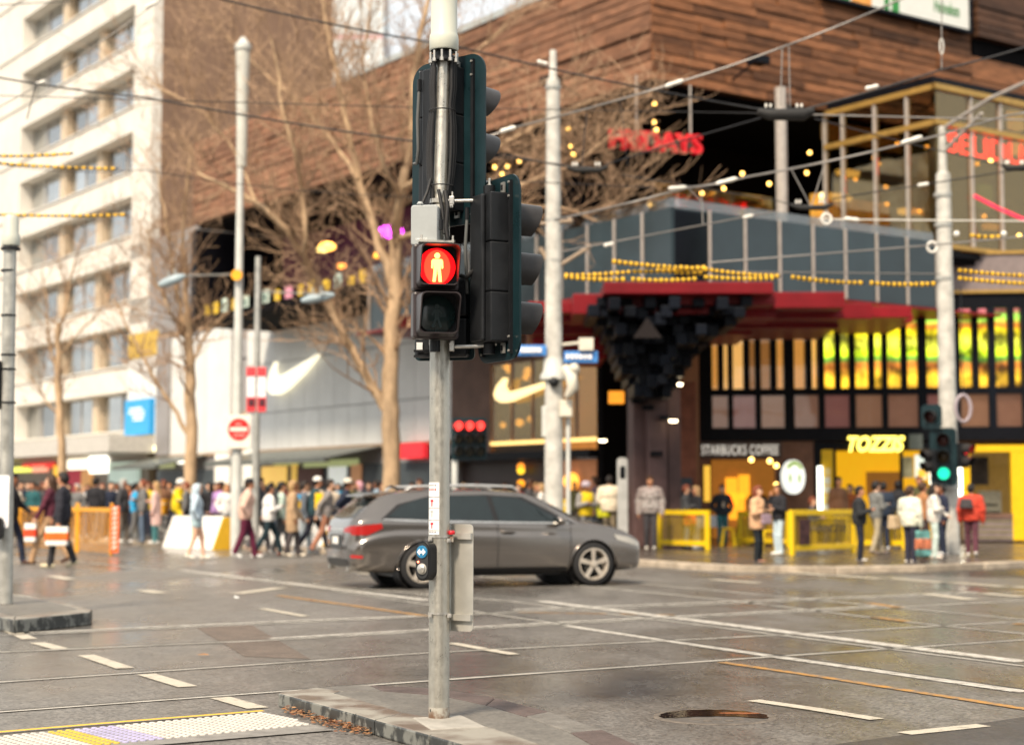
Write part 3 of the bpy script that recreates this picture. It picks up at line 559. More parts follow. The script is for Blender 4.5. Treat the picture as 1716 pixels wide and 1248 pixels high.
t_, z_ = FS.px(1176, 762, .06); t2, z2 = FS.px(1304, 745, .06); lettering('STARBUCKS COFFEE', z2 - z_, FS.P(t_, z_, .055), FS.u, ZD, mat('pale lettering', (.75, .72, .66), emis=(.8, .75, .65), estr=.75), 'sign_lettering', mall, .03, .0, t2 - t_, 0, 1.12)
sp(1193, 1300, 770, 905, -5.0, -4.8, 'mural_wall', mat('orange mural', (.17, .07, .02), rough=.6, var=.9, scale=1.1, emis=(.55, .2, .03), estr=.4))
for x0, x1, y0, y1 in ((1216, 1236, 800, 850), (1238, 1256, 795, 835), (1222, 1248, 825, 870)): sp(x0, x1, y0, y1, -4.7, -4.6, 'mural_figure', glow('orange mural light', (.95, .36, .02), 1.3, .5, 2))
sp(1180, 1190, 780, 840, -.02, .04, 'wall_light', glow('amber wall wash', (.8, .45, .05), .9, .2, 1))
sp(1255, 1285, 830, 905, -2.5, -1.5, 'counter', M_DARK)
for x, y in ((1301, 780), (1301, 812), (1259, 770), (1290, 772)):
    p = at(x, y, 46.5); MB().ball(p, .07).build('pendant_lamp', glow('pendant glow', (1, .6, .15), 6), mall)
dsk = thing('cafe_disc_sign', 'round white lit disc sign with green top on the brown cafe wall', 'sign', at(1327, 826, 46.8))
p = at(1327, 799, 46.6); an = R_(42); du = Vector((math.cos(an), math.sin(an), 0)); rr_ = .47
MB().prism(circ(rr_, 40), p, du, ZD, -.02, .10).build('disc', mat('lit disc', (.8, .8, .74), emis=(.95, .95, .85), estr=.75, var=.03), dsk)
MB().prism([(rr_ * 1.07 * x / rr_, rr_ * 1.07 * y / rr_) for x, y in circ(rr_, 40)], p, du, ZD, -.06, -.021).build('rim', M_DARK, dsk)
mb = MB(); g1 = [(.44 * math.cos(R_(a)), .44 * math.sin(R_(a))) for a in range(35, 146, 10)] + [(.30 * math.cos(R_(a)), .30 * math.sin(R_(a)) + .04) for a in range(140, 34, -15)]
mb.prism(g1, p, du, ZD, .102, .107)
for s_ in (-1, 1): mb.prism([(s_ * .26, .05), (s_ * .2, .1), (s_ * .14, -.05), (s_ * .2, -.2), (s_ * .25, -.1)], p, du, ZD, .102, .107)
mb.build('green_emblem', mat('green print', (.32, .5, .06), emis=(.4, .6, .1), estr=.35), dsk)
MB().tube([p + du * rr_ * .9, FS.P(FS.px(1350, 799)[0], p.z, 0)], .03).build('bracket', M_DARK, dsk)
# yellow takeaway shop
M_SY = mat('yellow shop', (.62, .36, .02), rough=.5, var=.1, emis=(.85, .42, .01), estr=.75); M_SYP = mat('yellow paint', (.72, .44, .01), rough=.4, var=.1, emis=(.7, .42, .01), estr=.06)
sp(1366, 1376, 740, 905, -.4, .03, 'black_pier', M_DARK); sp(1366, 1600, 740, 753, -.4, .02, 'shop_fascia', M_DARK)
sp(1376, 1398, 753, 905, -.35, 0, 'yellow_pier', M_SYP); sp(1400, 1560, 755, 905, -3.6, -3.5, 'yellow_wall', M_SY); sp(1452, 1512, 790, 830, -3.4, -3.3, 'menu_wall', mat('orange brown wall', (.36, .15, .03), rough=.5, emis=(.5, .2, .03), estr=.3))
sp(1398, 1401, 753, 905, -.1, .01, 'shop_mullion', M_DARK); sp(1510, 1513, 753, 905, -.1, .01, 'shop_mullion', M_DARK)
sp(1401, 1510, 862, 905, -.9, -.3, 'counter', M_SYP)
sp(1371, 1378, 781, 858, .03, .10, 'tube_light', glow('white tube', (1, 1, .86), 3.2)); 
for i in range(5): sp(1380, 1391, 784 + i * 15, 796 + i * 15, .0, .05, 'menu_card', mat('menu card %d' % (i % 3), ((.7, .5, .1), (.6, .62, .55), (.65, .63, .5))[i % 3], emis=(.5, .45, .3), estr=.3))
for x0, x1, y0, y1 in ((1559, 1578, 786, 824), (1604, 1613, 778, 862)): sp(x0, x1, y0, y1, .02, .09, 'tube_light', MATS['white tube'])
sp(1534, 1553, 762, 802, -1, -.9, 'menu_screen', mat('menu screen', (.4, .45, .4), emis=(.75, .82, .72), estr=.9)); sp(1514, 1530, 765, 800, -1, -.9, 'menu_poster', mat('poster', (.3, .28, .2), var=.6, scale=3, emis=(.3, .25, .12), estr=.3))
sp(1538, 1552, 786, 800, -.88, -.87, 'poster_food', glow('menu orange', (.9, .5, .05), .7))
t_, z_ = FS.px(1421, 757, .2); t2, z2 = FS.px(1516, 730, .2); lettering('TOZZIS', z2 - z_, FS.P(t_, z_, .15), FS.u, ZD, glow('yellow neon', (1, .78, .12), 3.0), 'neon_lettering', mall, .06, .035, t2 - t_, .3)
sp(1524, 1546, 727, 752, .02, .12, 'air_vent', mat('grey green vent', (.11, .13, .12), rough=.5))
# shop window at the right edge
sp(1600, 1760, 745, 757, -.3, .12, 'yellow_frame', M_SYP); sp(1697, 1725, 757, 905, -.3, .11, 'yellow_frame', M_SYP); sp(1614, 1625, 757, 860, -.3, .1, 'yellow_frame', M_SYP)
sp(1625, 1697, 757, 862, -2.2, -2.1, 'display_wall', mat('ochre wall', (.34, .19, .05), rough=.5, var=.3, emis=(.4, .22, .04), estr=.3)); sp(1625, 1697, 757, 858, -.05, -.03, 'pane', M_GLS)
sp(1625, 1656, 765, 812, -2.0, -1.9, 'poster', mat('dark poster', (.08, .06, .05), var=.8, scale=4)); sp(1614, 1697, 860, 868, -.3, .15, 'window_ledge', M_BRN)
sp(1614, 1697, 868, 905, -.3, .12, 'striped_plinth', mat('mauve tile', (.2, .16, .16), rough=.35, var=.2)); 
for i in range(4): sp(1614, 1697, 872 + i * 9, 874 + i * 9, .12, .135, 'plinth_joint', mat('olive stripe', (.18, .16, .06), rough=.5))
t_, z_ = FS.px(1640, 858, -1.2); cm = thing('coffee_machine', 'beige boxy machine standing in the right hand shop window', 'machine', FS.P(t_ + .3, z_, -1.2)); M_BEI = mat('beige enamel', (.46, .4, .3), rough=.35, emis=(.4, .35, .25), estr=.12)
MB().fbox(FS, t_, t_ + .62, z_ - .4, z_ + .62, -1.5, -1.0).build('body', M_BEI, cm, bevel=.05); MB().fbox(FS, t_ + .1, t_ + .5, z_ + .2, z_ + .24, -1.0, -.97).build('slot', M_DARK, cm); MB().fbox(FS, t_ + .04, t_ + .58, z_ - .02, z_ + .02, -1.0, -.96).build('drip_tray', M_DARK, cm)
# red channel letters hanging in the terrace, neon letters in the bay, beer billboard
fd = thing('hanging_red_sign', 'red capital letters hanging under the cladding in the dark terrace', 'sign', at(1095, 230, 44.4))
_q = Vector((math.cos(.35), math.sin(.35), 0)); a = at(1020, 251, 44.4); b = at(1172, 236, 46.2); uu_ = (b - a); uu_.z = 0; ln = uu_.length; uu_.normalize()
vv_ = (ZD + (uu_ * 0)).normalized(); sl_ = Vector((uu_.x, uu_.y, .07)).normalized()
lettering('FRIDAYS', .56, a, sl_, ZD, mat('red letters', (.55, .015, .02), rough=.4, emis=(.8, .02, .03), estr=.32), 'letter_face', fd, .16, .01, ln)
for k in (.3, .9): MB().tube([a + uu_ * ln * k + ZD * .5, Vector((a + uu_ * ln * k)[:2]).to_3d() + ZD * (zb - .05)], .03).build('hanger', M_FIN, fd)
nn_ = thing('red_neon_sign', 'red neon capital letters behind the amber corner glass', 'sign', at(1640, 262, 46.5))
t_, z_ = FRb.px(1588, 262, -.4); t2, z2 = FRb.px(1712, 232, -.4); z_ = FRb.px(1640, 264, -.4)[1]; lettering('SELIDU', .6, FRb.P(t_, z_, -.4), FRb.u, ZD, glow('red neon', (1, .012, .02), 6), 'letter_tube', nn_, .05, .0, t2 - t_)
bb = thing('billboard', 'white beer billboard with green lettering fixed on the rust brown cladding', 'billboard', FRB.P(FRB.t(1520), zb, .2))
t0, t1 = FRB.t(1396, .35), FRB.t(1641, .35); zz = FRB.px(1641, 55, .35)[1]
MB().fbox(FRB, t0, t1, zz, zz + 3, .12, .33).build('board', mat('billboard white', (.72, .73, .68), rough=.5, var=.04), bb); MB().fbox(FRB, t0 - .08, t1 + .08, zz - .09, zz, .1, .38).build('frame', M_NAVY, bb); MB().fbox(FRB, t1 + .002, t1 + .09, zz, zz + 3, .1, .38).build('frame', M_NAVY, bb)
t_, z_ = FRB.px(1566, 24, .34); t2 = FRB.t(1624, .34); lettering('Heineken', .42, FRB.P(t_, FRB.px(1595, 27, .34)[1], .332), FRB.u, ZD, mat('green lettering', (.05, .22, .06)), 'lettering', bb, .01, .01, t2 - t_)
for x0, x1, c in ((1496, 1504, (.03, .22, .05)), (1509, 1521, (.04, .25, .06)), (1420, 1436, (.05, .25, .07)), (1440, 1474, (.75, .33, .08))):
    MB().fbox(FRB, FRB.t(x0, .34), FRB.t(x1, .34), zz + .02, zz + 3, .331, .338).build('printed_stripe', mat('print %d' % x0, c, var=.2), bb)
# ------------------------------------------------------------------ white panelled store along the side street
ta, tb_ = FL0.t(757), FL0.t(262); zs1 = FL0.px(616, 499)[1]; zs0 = FL0.px(600, 745)[1]
MB().fbox(FL0, ta, tb_, 0, zs1 - .1, -5.2, -.08).build('store_core', M_GREY, mall)
tw = FL0.t(412); tw0 = FL0.t(386)
x_ = ta; i = 0
while x_ < tw - .2:
    e = min(x_ + 1.15, tw)
    for z0, z1 in ((zs0, zs0 + 1.45), (zs0 + 1.47, zs0 + 3.4), (zs0 + 3.42, zs1)): MB().fbox(FL0, x_ + .012, e - .012, z0 + .008, z1 - .008, -.08, .0).build('white_panel', M_WHT, mall)
    x_ = e; i += 1
for a, b in ((tw0, FL0.t(345)), (FL0.t(343), FL0.t(312)), (FL0.t(310), FL0.t(284))):
    MB().fbox(FL0, a + .03, b - .03, zs0, zs1, -.08, .06 if a == tw0 else 0).build('white_panel', M_WHT, mall)
MB().fbox(FL0, FL0.t(284), FL0.t(263), zs0, zs1, -.08, .1).build('grey_panel', M_GREY, mall)
z0, z1 = FL0.px(400, 690)[1], FL0.px(400, 600)[1]
MB().fbox(FL0, tw, tw0, z1, zs1, -.08, -.02).build('grey_panel', M_GREY, mall); MB().fbox(FL0, tw, tw0, zs0, z0, -.08, -.02).build('tan_panel', M_TAN, mall)
MB().fbox(FL0, tw + .05, tw0 - .05, z0, z1, -.2, -.1).build('tall_window', mat('bronze window', (.22, .12, .05), rough=.2, var=.5, scale=.8), mall); MB().fbox(FL0, FL0.t(399), FL0.t(396), z0, z1, -.1, .02).build('window_mullion', M_WHT, mall)
MB().fbox(FL0, ta, tb_, zs1 + .0, zs1 + .12, -.3, .08).build('parapet', M_TAN, mall); MB().fbox(FL0, ta, tb_, zs0 - .12, zs0 - .01, -.2, .04).build('base_trim', M_TAN, mall)
def outline(fr, pts, d0, d1, name, m, parent):
    P = [fr.px(x, y, d1) for x, y in pts]; return MB().prism([(t, z) for t, z in P], fr.o, fr.u, ZD, *(sorted((d0, d1)) if fr.u.cross(ZD).dot(fr.n) > 0 else sorted((-d0, -d1)))).build(name, m, parent)
M_TICK = mat('lit ivory sign', (.84, .80, .66), rough=.4, emis=(1, .92, .7), estr=.9)
s1 = thing('ivory_tick_sign', 'large ivory tick emblem on the white panelled facade', 'sign', FL0.P(FL0.t(480), 4, .2))
outline(FL0, [(459, 606), (456, 617), (457, 627), (463, 631), (474, 627), (531, 593), (502, 628), (476, 653), (463, 661), (453, 661), (447, 653), (448, 638), (452, 622)], .08, .3, 'tick_body', M_TICK, s1)
s2 = thing('lit_tick_sign', 'glowing tick emblem in the amber shop window behind the tram pole', 'sign', FL0.P(FL0.t(870), 4, .2))
outline(FL0, [(843, 633), (840, 646), (844, 655), (854, 657), (922, 637), (948, 630), (882, 659), (852, 672), (839, 674), (830, 669), (827, 660), (832, 646)], .1, .3, 'tick_body', glow('warm sign glow', (1, .74, .34), 1.5), s2)
# amber lit display window by the corner
t0, t1 = FL0.t(1003), FL0.t(822); z0, z1 = FL0.px(910, 742)[1], 5.6
MB().fbox(FL0, t0, t1, z0 - .2, z1, -2.5, -2.4).build('lit_wall', glow('amber shop', (.46, .19, .045), .75, .5, .8), mall); MB().fbox(FL0, t0, t1, z0, z0 + .1, -.2, .02).build('light_strip', glow('gold strip', (1, .62, .2), 1.5), mall)
nn = 5
for i in range(nn):
    a, b = t0 + (t1 - t0) * i / nn, t0 + (t1 - t0) * (i + 1) / nn; MB().fbox(FL0, a + .03, b - .03, z0 + .1, z1, -.05, -.03).build('pane', M_AMB, mall); MB().fbox(FL0, b - .03, b + .03, z0 + .1, z1, -.08, .0).build('mullion', M_TAN, mall)
for x, y, r in ((848, 612, .14), (860, 604, .12), (853, 620, .11), (884, 622, .15), (880, 632, .11), (905, 650, .09), (842, 712, .1), (870, 708, .13), (888, 702, .1), (860, 590, .1)):
    t_, z_ = FL0.px(x, y, -1.2); MB().ball(FL0.P(t_, z_, -1.2), r).build('lamp_globe', glow('lamp globe', (1, .62, .2), 2.6 if y < 660 else 1.0), mall)
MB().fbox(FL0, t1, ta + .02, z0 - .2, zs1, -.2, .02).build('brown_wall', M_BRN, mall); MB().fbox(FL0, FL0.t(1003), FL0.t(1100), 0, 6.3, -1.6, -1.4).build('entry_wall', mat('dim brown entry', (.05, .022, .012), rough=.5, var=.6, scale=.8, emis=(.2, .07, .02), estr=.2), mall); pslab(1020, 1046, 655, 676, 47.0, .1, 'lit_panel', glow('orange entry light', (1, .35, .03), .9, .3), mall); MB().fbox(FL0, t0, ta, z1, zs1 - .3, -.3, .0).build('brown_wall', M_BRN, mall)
MB().fbox(FL0, FL0.t(1012), FL0.t(1003), 0, 6.3, -2, .05).build('dark_pier', M_VDARK, mall)
t_, z_ = FL0.px(1018, 640, -1); MB().lathe([(.3, z_ - 1.5), (.34, z_ + 1.0)], (FL0.P(t_, 0, -1).x, FL0.P(t_, 0, -1).y, 0), n=14).build('gold_column', glow('gold column', (.5, .3, .05), .4, .4, .5), mall, 40)
# dark ground floor along the side street, lit shop bits inside
zg = z0 - .25
MB().fbox(FL0, FL0.t(1003), ta, 2.55, zg, -.3, .35).build('black_fascia', M_DARK, mall); MB().fbox(FL0, FL0.t(1003), ta, 0, 2.55, -2.5, -.4).build('dark_shopfront', mat('dark brown shopfront', (.05, .035, .032), rough=.4), mall)
t_, z_ = FL0.px(958, 806, -.2); MB().ball(FL0.P(t_, z_, -.2), .26).build('lamp_globe', glow('orange globe', (1, .45, .06), 1.6), mall)
MB().fbox(FL0, FL0.t(985), FL0.t(922), 1.2, 2.5, -.38, -.3).build('lit_panel', glow('dim brown light', (.3, .12, .05), .5, .4), mall)
for y, c in ((782, (1, .3, .03)), (788, (1, .6, .03)), (810, (1, .35, .02))):
    t_, z_ = FL0.px(873, y, -.2); MB().ball(FL0.P(t_, z_, -.2), .12).build('lamp_globe', glow('small lamp %d' % y, c, 1.5), mall)
MB().fbox(FL0, FL0.t(722), FL0.t(683), *sorted((FL0.px(700, 768)[1], FL0.px(700, 742)[1])), .1, .3).build('red_shop_sign', glow('red shop sign', (.75, .03, .04), .5), mall)
MB().fbox(FL0, ta, tb_, 0, 2.6, -.06, -.03).build('shopfront', mat('slate shopfront', (.06, .075, .085), rough=.35, var=.4, scale=.6), mall)
for x0, x1, y0, y1, c, s_ in ((440, 480, 782, 815, (.8, .5, .12), .7), (490, 497, 778, 815, (.8, .5, .1), .5), (552, 580, 782, 812, (.75, .78, .72), .5), (590, 605, 778, 815, (.5, .25, .12), .4), (362, 385, 760, 815, (.7, .66, .58), .35), (408, 428, 755, 815, (.7, .68, .6), .3), (500, 540, 785, 815, (.1, .045, .035), .2), (460, 500, 770, 778, (.6, .6, .2), .5), (510, 600, 772, 780, (.5, .55, .25), .4)):
    a, b = FL0.px(x1, y1, .0), FL0.px(x0, y0, .0); MB().fbox(FL0, a[0], b[0], a[1], b[1], -.03, .05).build('lit_shop_panel', glow('shop panel %d' % x0, c, s_, .2, 1), mall)
aw = MB(); za = FL0.px(500, 758)[1]
for t0, t1 in ((FL0.t(640), FL0.t(432)), (FL0.t(345), FL0.t(270))):
    aw.add([FL0.P(t0, za - .35, 2.2), FL0.P(t1, za - .35, 2.2), FL0.P(t1, za + .1, .05), FL0.P(t0, za + .1, .05)], [(0, 1, 2, 3)]); aw.fbox(FL0, t0, t1, za - .5, za - .33, 2.1, 2.3)
    n = int((t1 - t0) / 1.2)
    for k in range(n + 1):
        t = t0 + (t1 - t0) * k / n; aw.tube([FL0.P(t, za - .38, 2.2), FL0.P(t, za + .07, .05)], .04, 5)
aw.build('awning', mat('grey green awning', (.10, .11, .10), rough=.3, var=.3), mall)
# terrace of the side street above the white store: red wall, lights, little signs on the parapet
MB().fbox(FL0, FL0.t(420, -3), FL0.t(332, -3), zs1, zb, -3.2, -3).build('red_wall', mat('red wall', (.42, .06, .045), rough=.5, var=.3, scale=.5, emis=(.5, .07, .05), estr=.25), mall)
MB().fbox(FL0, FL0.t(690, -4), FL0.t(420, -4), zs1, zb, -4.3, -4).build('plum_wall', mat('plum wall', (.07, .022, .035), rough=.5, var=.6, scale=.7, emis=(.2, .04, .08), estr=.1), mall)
MB().fbox(FL0, FL0.t(330), FL0.t(322), zs1, zb, -5, .2).build('dark_pier', M_DARK, mall)
for x, y, r, c, s_ in ((655, 388, .3, (1, .05, .9), 5), (640, 390, .2, (1, .1, .9), 4), (548, 413, .22, (1, .45, .08), 4), (540, 418, .15, (1, .7, .2), 4), (572, 446, .13, (1, .3, .05), 3), (632, 428, .12, (1, .4, .05), 2.5)):
    p = at(x, y, 58 if x > 600 else 61); MB().ball(p, r, sc=(1.5, 1, .8)).build('terrace_light', glow('terrace light %d' % x, c, s_), mall)
for x, y, w_, h_, c in ((347, 522, 13, 22, 0), (362, 517, 13, 22, 0), (377, 512, 13, 24, 1), (393, 510, 12, 20, 0), (412, 507, 14, 24, 1), (446, 499, 15, 28, 1), (465, 497, 12, 24, 0), (484, 494, 17, 30, 2), (504, 490, 12, 26, 0), (523, 484, 18, 30, 0), (546, 480, 20, 22, 0), (567, 474, 16, 34, 1), (588, 476, 17, 28, 0), (608, 470, 15, 38, 0)):
    t_, z_ = FL0.px(x, y, -.3); k = (FL0.P(t_, 0).y) / F
    o = MB().prism(rrect(w_ * k * 1.15, h_ * k, .1), FL0.P(t_, max(z_, zs1 + h_ * k * .5), -.3), -LD, ZD, -.04, .04).build('parapet_sign', [mat('yellow sign', (.55, .36, .03), emis=(.7, .45, .02), estr=.4), mat('mint sign', (.5, .58, .5), emis=(.5, .65, .5), estr=.35), mat('violet orange sign', (.5, .22, .25), emis=(.7, .2, .4), estr=.45)][c], mall)
    if c == 1: MB().prism(circ(w_ * k * .36, 14, 0, 0, h_ * k * .3), FL0.P(t_, max(z_, zs1 + h_ * k * .5), -.3), -LD, ZD, -.05, .05).build('sign_figure', mat('dark green figure', (.04, .08, .07)), o)
# grey clad end block with yellow and white panels, blue shop sign
t0, t1 = FL0.t(326), FL0.t(213); zg1 = FL0.px(270, 396)[1]; zy = FL0.px(235, 558)[1]; zy0 = FL0.px(235, 600)[1]
MB().fbox(FL0, t0, t1, zs1 + .2, zg1 - .03, -5, -.06).build('end_core', M_GREY, mall)
x_ = t0
while x_ < t1 - .1:
    e = min(x_ + 1.7, t1)
    for k in range(3): za_, zb_ = zs1 + .2 + (zg1 - zs1 - .2) * k / 3, zs1 + .2 + (zg1 - zs1 - .2) * (k + 1) / 3; MB().fbox(FL0, x_ + .015, e - .015, za_ + .015, zb_ - .015, -.06, 0).build('grey_panel', M_GREY, mall)
    x_ = e
MB().fbox(FL0, FL0.t(262), t1, zy0, zy, -1, .05).build('yellow_panel', mat('ochre panel', (.55, .36, .06), rough=.5), mall); MB().fbox(FL0, FL0.t(262), t1, 3.6, zy0 - .02, -1, .04).build('white_panel', M_WHT, mall)
bs = thing('blue_shop_sign', 'square bright blue sign above the awnings at the left', 'sign', FL0.P(FL0.t(230), 4, .3)); a, b = FL0.px(250, 727, .3), FL0.px(209, 672, .3)
MB().fbox(FL0, a[0], b[0], a[1], b[1], .05, .3).build('panel', mat('blue sign', (.03, .26, .52), rough=.4, emis=(.03, .3, .6), estr=.3), bs); MB().fbox(FL0, a[0], b[0], a[1] - .3, a[1] - .05, .05, .28).build('yellow_strip', mat('ochre strip', (.5, .38, .06)), bs)
mb = MB()
for i, (w0, w1) in enumerate(((.2, .7), (.15, .8), (.3, .8), (.35, .75))): mb.fbox(FL0, a[0] + (b[0] - a[0]) * (1 - w1), a[0] + (b[0] - a[0]) * (1 - w0), b[1] - .45 - i * .17, b[1] - .36 - i * .17, .3, .306)
mb.build('text_line', mat('white print', (.8, .85, .88)), bs)
# ------------------------------------------------------------------ cream office block with ribbon windows, blank brown side wall
to = FL0.t(245); WO = FL0.P(to, 0); FW = Frame(WO, LD, -RD); FWR = Frame(WO, RD, -LD)
wb = thing('office_block', 'cream office block with rows of recessed windows and blank brown side wall', 'building', WO)
te = FW.t(-140); zl0 = FW.px(213, 17)[1]; zl6 = FW.px(205, 658)[1]; fl = (zl0 - zl6) / 6; tp1, tp2 = FW.t(213), FW.t(22)
MB().fbox(FW, .05, te, 0, zl0 + 3 * fl, -9, -.82).build('wall_core', mat('shadow reveal', (.30, .23, .16), rough=.7), wb); MB().fbox(FWR, .46, FWR.t(552), 0, zl0 + 3 * fl, -.6, 0).build('side_wall', mat('brown render', (.20, .125, .085), rough=.75, var=.16, scale=.5, bump=.2, bscale=3), wb)
for k in range(-3, 7):
    zl = zl0 - k * fl; zw = zl - fl * .60
    MB().fbox(FW, 0.01, te, zl - fl * .985, zw, -.8, 0).build('spandrel', M_CREAM, wb)
    MB().fbox(FW, tp1, te, zw - .02, zw + .05, -.75, .08).build('sill', M_CREAM, wb)
    MB().fbox(FW, .012, tp1, zw, zl + fl * .015, -.8, .002).build('pier', M_CREAM, wb)
    for a, b in ((86, 77), (148, 139)):
        MB().fbox(FW, FW.t(a), FW.t(b), zw, zl + fl * .015, -.8, -.42).build('pier', mat('tan pier', (.5, .41, .3), rough=.6), wb)
    MB().fbox(FW, tp2, FW.t(-30), zw, zl + fl * .015, -.8, .0).build('pier', M_CREAM, wb)
    for a, b in ((213, 182), (180, 150), (137, 113), (112, 89), (76, 48), (46, 23), (-30, -55), (-57, -80), (-82, -110)):
        ta_, tb2 = FW.t(a), FW.t(b); MB().fbox(FW, ta_ + .03, tb2 - .03, zw + .06, zl, -.8, -.72).build('pane', M_WIN, wb); MB().fbox(FW, ta_ - .03, ta_ + .03, zw + .06, zl, -.8, -.68).build('window_bar', M_FIN, wb)
zz = FW.px(200, 735)[1]
MB().fbox(FW, -1, te, zz - .75, zz, -.3, 2.2).build('awning', mat('pale awning', (.5, .48, .44), rough=.5), wb); MB().fbox(FW, 0, te, 0, zz - .75, -.4, -.1).build('shopfront', mat('dim shopfront', (.10, .085, .07), rough=.4, var=.6, scale=.4, emis=(.3, .2, .1), estr=.12), wb)
for x0, x1, y0, y1, c, s_ in ((20, 52, 783, 790, (.85, .85, .15), 1.2), (56, 78, 780, 790, (1, .4, .25), .9), (40, 90, 777, 783, (.8, .05, .04), .7), (92, 106, 780, 800, (.9, .5, .05), .8), (116, 138, 788, 830, (.4, .03, .05), .4), (138, 152, 788, 830, (.55, .28, .1), .5), (115, 160, 770, 785, (.95, .85, .65), 1.4), (152, 180, 762, 792, (1, .96, .82), 1.8), (185, 232, 775, 815, (.45, .55, .48), .5), (228, 264, 749, 756, (1, .95, .6), 1.6), (188, 290, 777, 783, (.5, .52, .25), .5), (300, 308, 771, 776, (1, .95, .8), 2)):
    a, b = FW.px(x1, y1, .0), FW.px(x0, y0, .0); MB().fbox(FW, a[0], b[0], a[1], b[1], -.1, .08).build('lit_shop_panel', glow('street shop %d' % x0, c, s_, .15, 1), wb)
# hazy far tower behind, seen through the branches
ft = thing('distant_tower', 'pale far tower rising behind the bare tree above the roof line', 'building', gpx(628, 170))
M_FT = mat('pale tower', (.55, .60, .62), rough=.5); q = gpx(600, 170); 
for k in range(9): MB().box(q + Vector((0, 0, 3 + k * 6)), (5.2, 8, 5.4)).build('storey', M_FT, ft); MB().box(q + Vector((0, 0, 6 + k * 6)), (5.0, 7.8, .6)).build('slab', mat('pink slab', (.62, .42, .44)), ft)

# ------------------------------------------------------------------ two unseen buildings added behind the viewer to darken reflections and low sky light
for nm, lab, x0, x1, y0, hh, col in (('added_brick_building', 'added red brown brick building behind the viewer, unseen, for reflections in the car side', -46, -8, -26, 15, (.16, .08, .055)), ('added_stone_building', 'added grey stone building behind the viewer, unseen, for reflections in the upper windows', 4, 48, -30, 19, (.22, .20, .18))):
    bd = thing(nm, lab, 'building', ((x0 + x1) / 2, y0, 0)); m_ = mat(nm + ' wall', col, rough=.8, var=.2, scale=.6)
    MB().box(((x0 + x1) / 2, y0 - 6, hh / 2), (x1 - x0, 12, hh)).build('wall', m_, bd); MB().box(((x0 + x1) / 2, y0 + .3, hh - .4), (x1 - x0 + .6, .8, .7)).build('cornice', M_FIN, bd); MB().box(((x0 + x1) / 2, y0 + 1.2, 3.7), (x1 - x0, 2.4, .25)).build('awning', M_DARK, bd)
    wm = MB().box((0, 0, 0), (1.5, .12, 2.0)).mesh('window', M_WIN)
    for k in range(int((x1 - x0) / 3.4)):
        for f_ in range(int((hh - 5) / 3.4)):
            o = obj('window', wm, bd); o.location = (x0 + 1.8 + k * 3.4, y0 + .02, 6 + f_ * 3.4)
# ------------------------------------------------------------------ trees
M_BARK = mat('pale plane bark', (.44, .31, .19), rough=.8, var=.35, scale=5, bump=.4, stretch=(1, 1, .35)); M_TWIG = mat('twig', (.34, .225, .14), rough=.8, var=.3, scale=3)
def tree(label, Y, limbs, seed, density=1.0, reach=1.0):
    rd = random.Random(seed); base = at(limbs[0][0][0][0], limbs[0][0][0][1], Y); base.z = KZ
    root = thing('bare_tree', label, 'tree', base); tk, cr_ = MB(), MB()
    def grow(p, d, L, r, lev):
        n = 4; path = [p]; q = p.copy(); dd = d.copy()
        for i in range(n):
            dd = (dd + Vector((rd.gauss(0, .16), rd.gauss(0, .16), rd.gauss(.05, .14)))).normalized(); q = q + dd * L / n; path.append(q.copy())
        cr_.tube(path, [max(.0065, r * (1 - .78 * i / n)) for i in range(n + 1)], 4 if lev < 2 else 3, False)
        if lev < 3:
            for k in range(int((4 if lev == 1 else 4) * density + rd.random())):
                i = rd.randint(1, n); a = rd.uniform(.35, 1.0); ax = Vector((rd.gauss(0, 1), rd.gauss(0, 1), rd.gauss(0, 1))); ax = (ax - dd * ax.dot(dd)).normalized()
                grow(path[i], (dd * math.cos(a) + ax * math.sin(a) + ZD * .12).normalized(), L * rd.uniform(.4, .75), max(.008, r * .5), lev + 1)
    for li, (pts, r0, r1) in enumerate(limbs):
        P = [at(p[0], p[1], Y + (p[2] if len(p) > 2 else 0)) for p in pts]
        if li == 0: P[0].z = KZ - .05
        S = []                                        # smooth the limb with a Catmull-Rom curve
        for i in range(len(P) - 1):
            a, b, c, d = P[max(i - 1, 0)], P[i], P[i + 1], P[min(i + 2, len(P) - 1)]
            for k in range(4):
                t = k / 4; S.append(.5 * ((2 * b) + (c - a) * t + (2 * a - 5 * b + 4 * c - d) * t * t + (3 * b - a - 3 * c + d) * t ** 3))
        S.append(P[-1]); n = len(S)
        S = [s + Vector((rd.gauss(0, .025), rd.gauss(0, .02), 0)) if 0 < i < n - 1 else s for i, s in enumerate(S)]
        rad = [(r0 + (r1 - r0) * i / (n - 1)) * rd.uniform(.93, 1.08) for i in range(n)]
        if li == 0: rad[0] *= 1.35
        tk.tube(S, rad, 9)
        L = sum((S[i + 1] - S[i]).length for i in range(n - 1)); m = int(L * 5.0 * density * (0.35 if li == 0 else 1))
        for k in range(m):
            f = rd.uniform(.45 if li == 0 else .12, 1.0); i = min(int(f * (n - 1)), n - 2); p = S[i].lerp(S[i + 1], f * (n - 1) - i); t = (S[i + 1] - S[i]).normalized()
            ax = Vector((rd.gauss(0, 1), rd.gauss(0, 1), rd.gauss(0, .7))); ax = (ax - t * ax.dot(t)).normalized(); a = rd.uniform(.4, 1.15)
            grow(p, (t * math.cos(a) + ax * math.sin(a) + ZD * .2).normalized(), rd.uniform(.9, 2.3) * reach, rad[i] * .24 + .008, 1)
    tk.build('trunk', M_BARK, root, 60); cr_.build('crown', M_TWIG, root, 60)
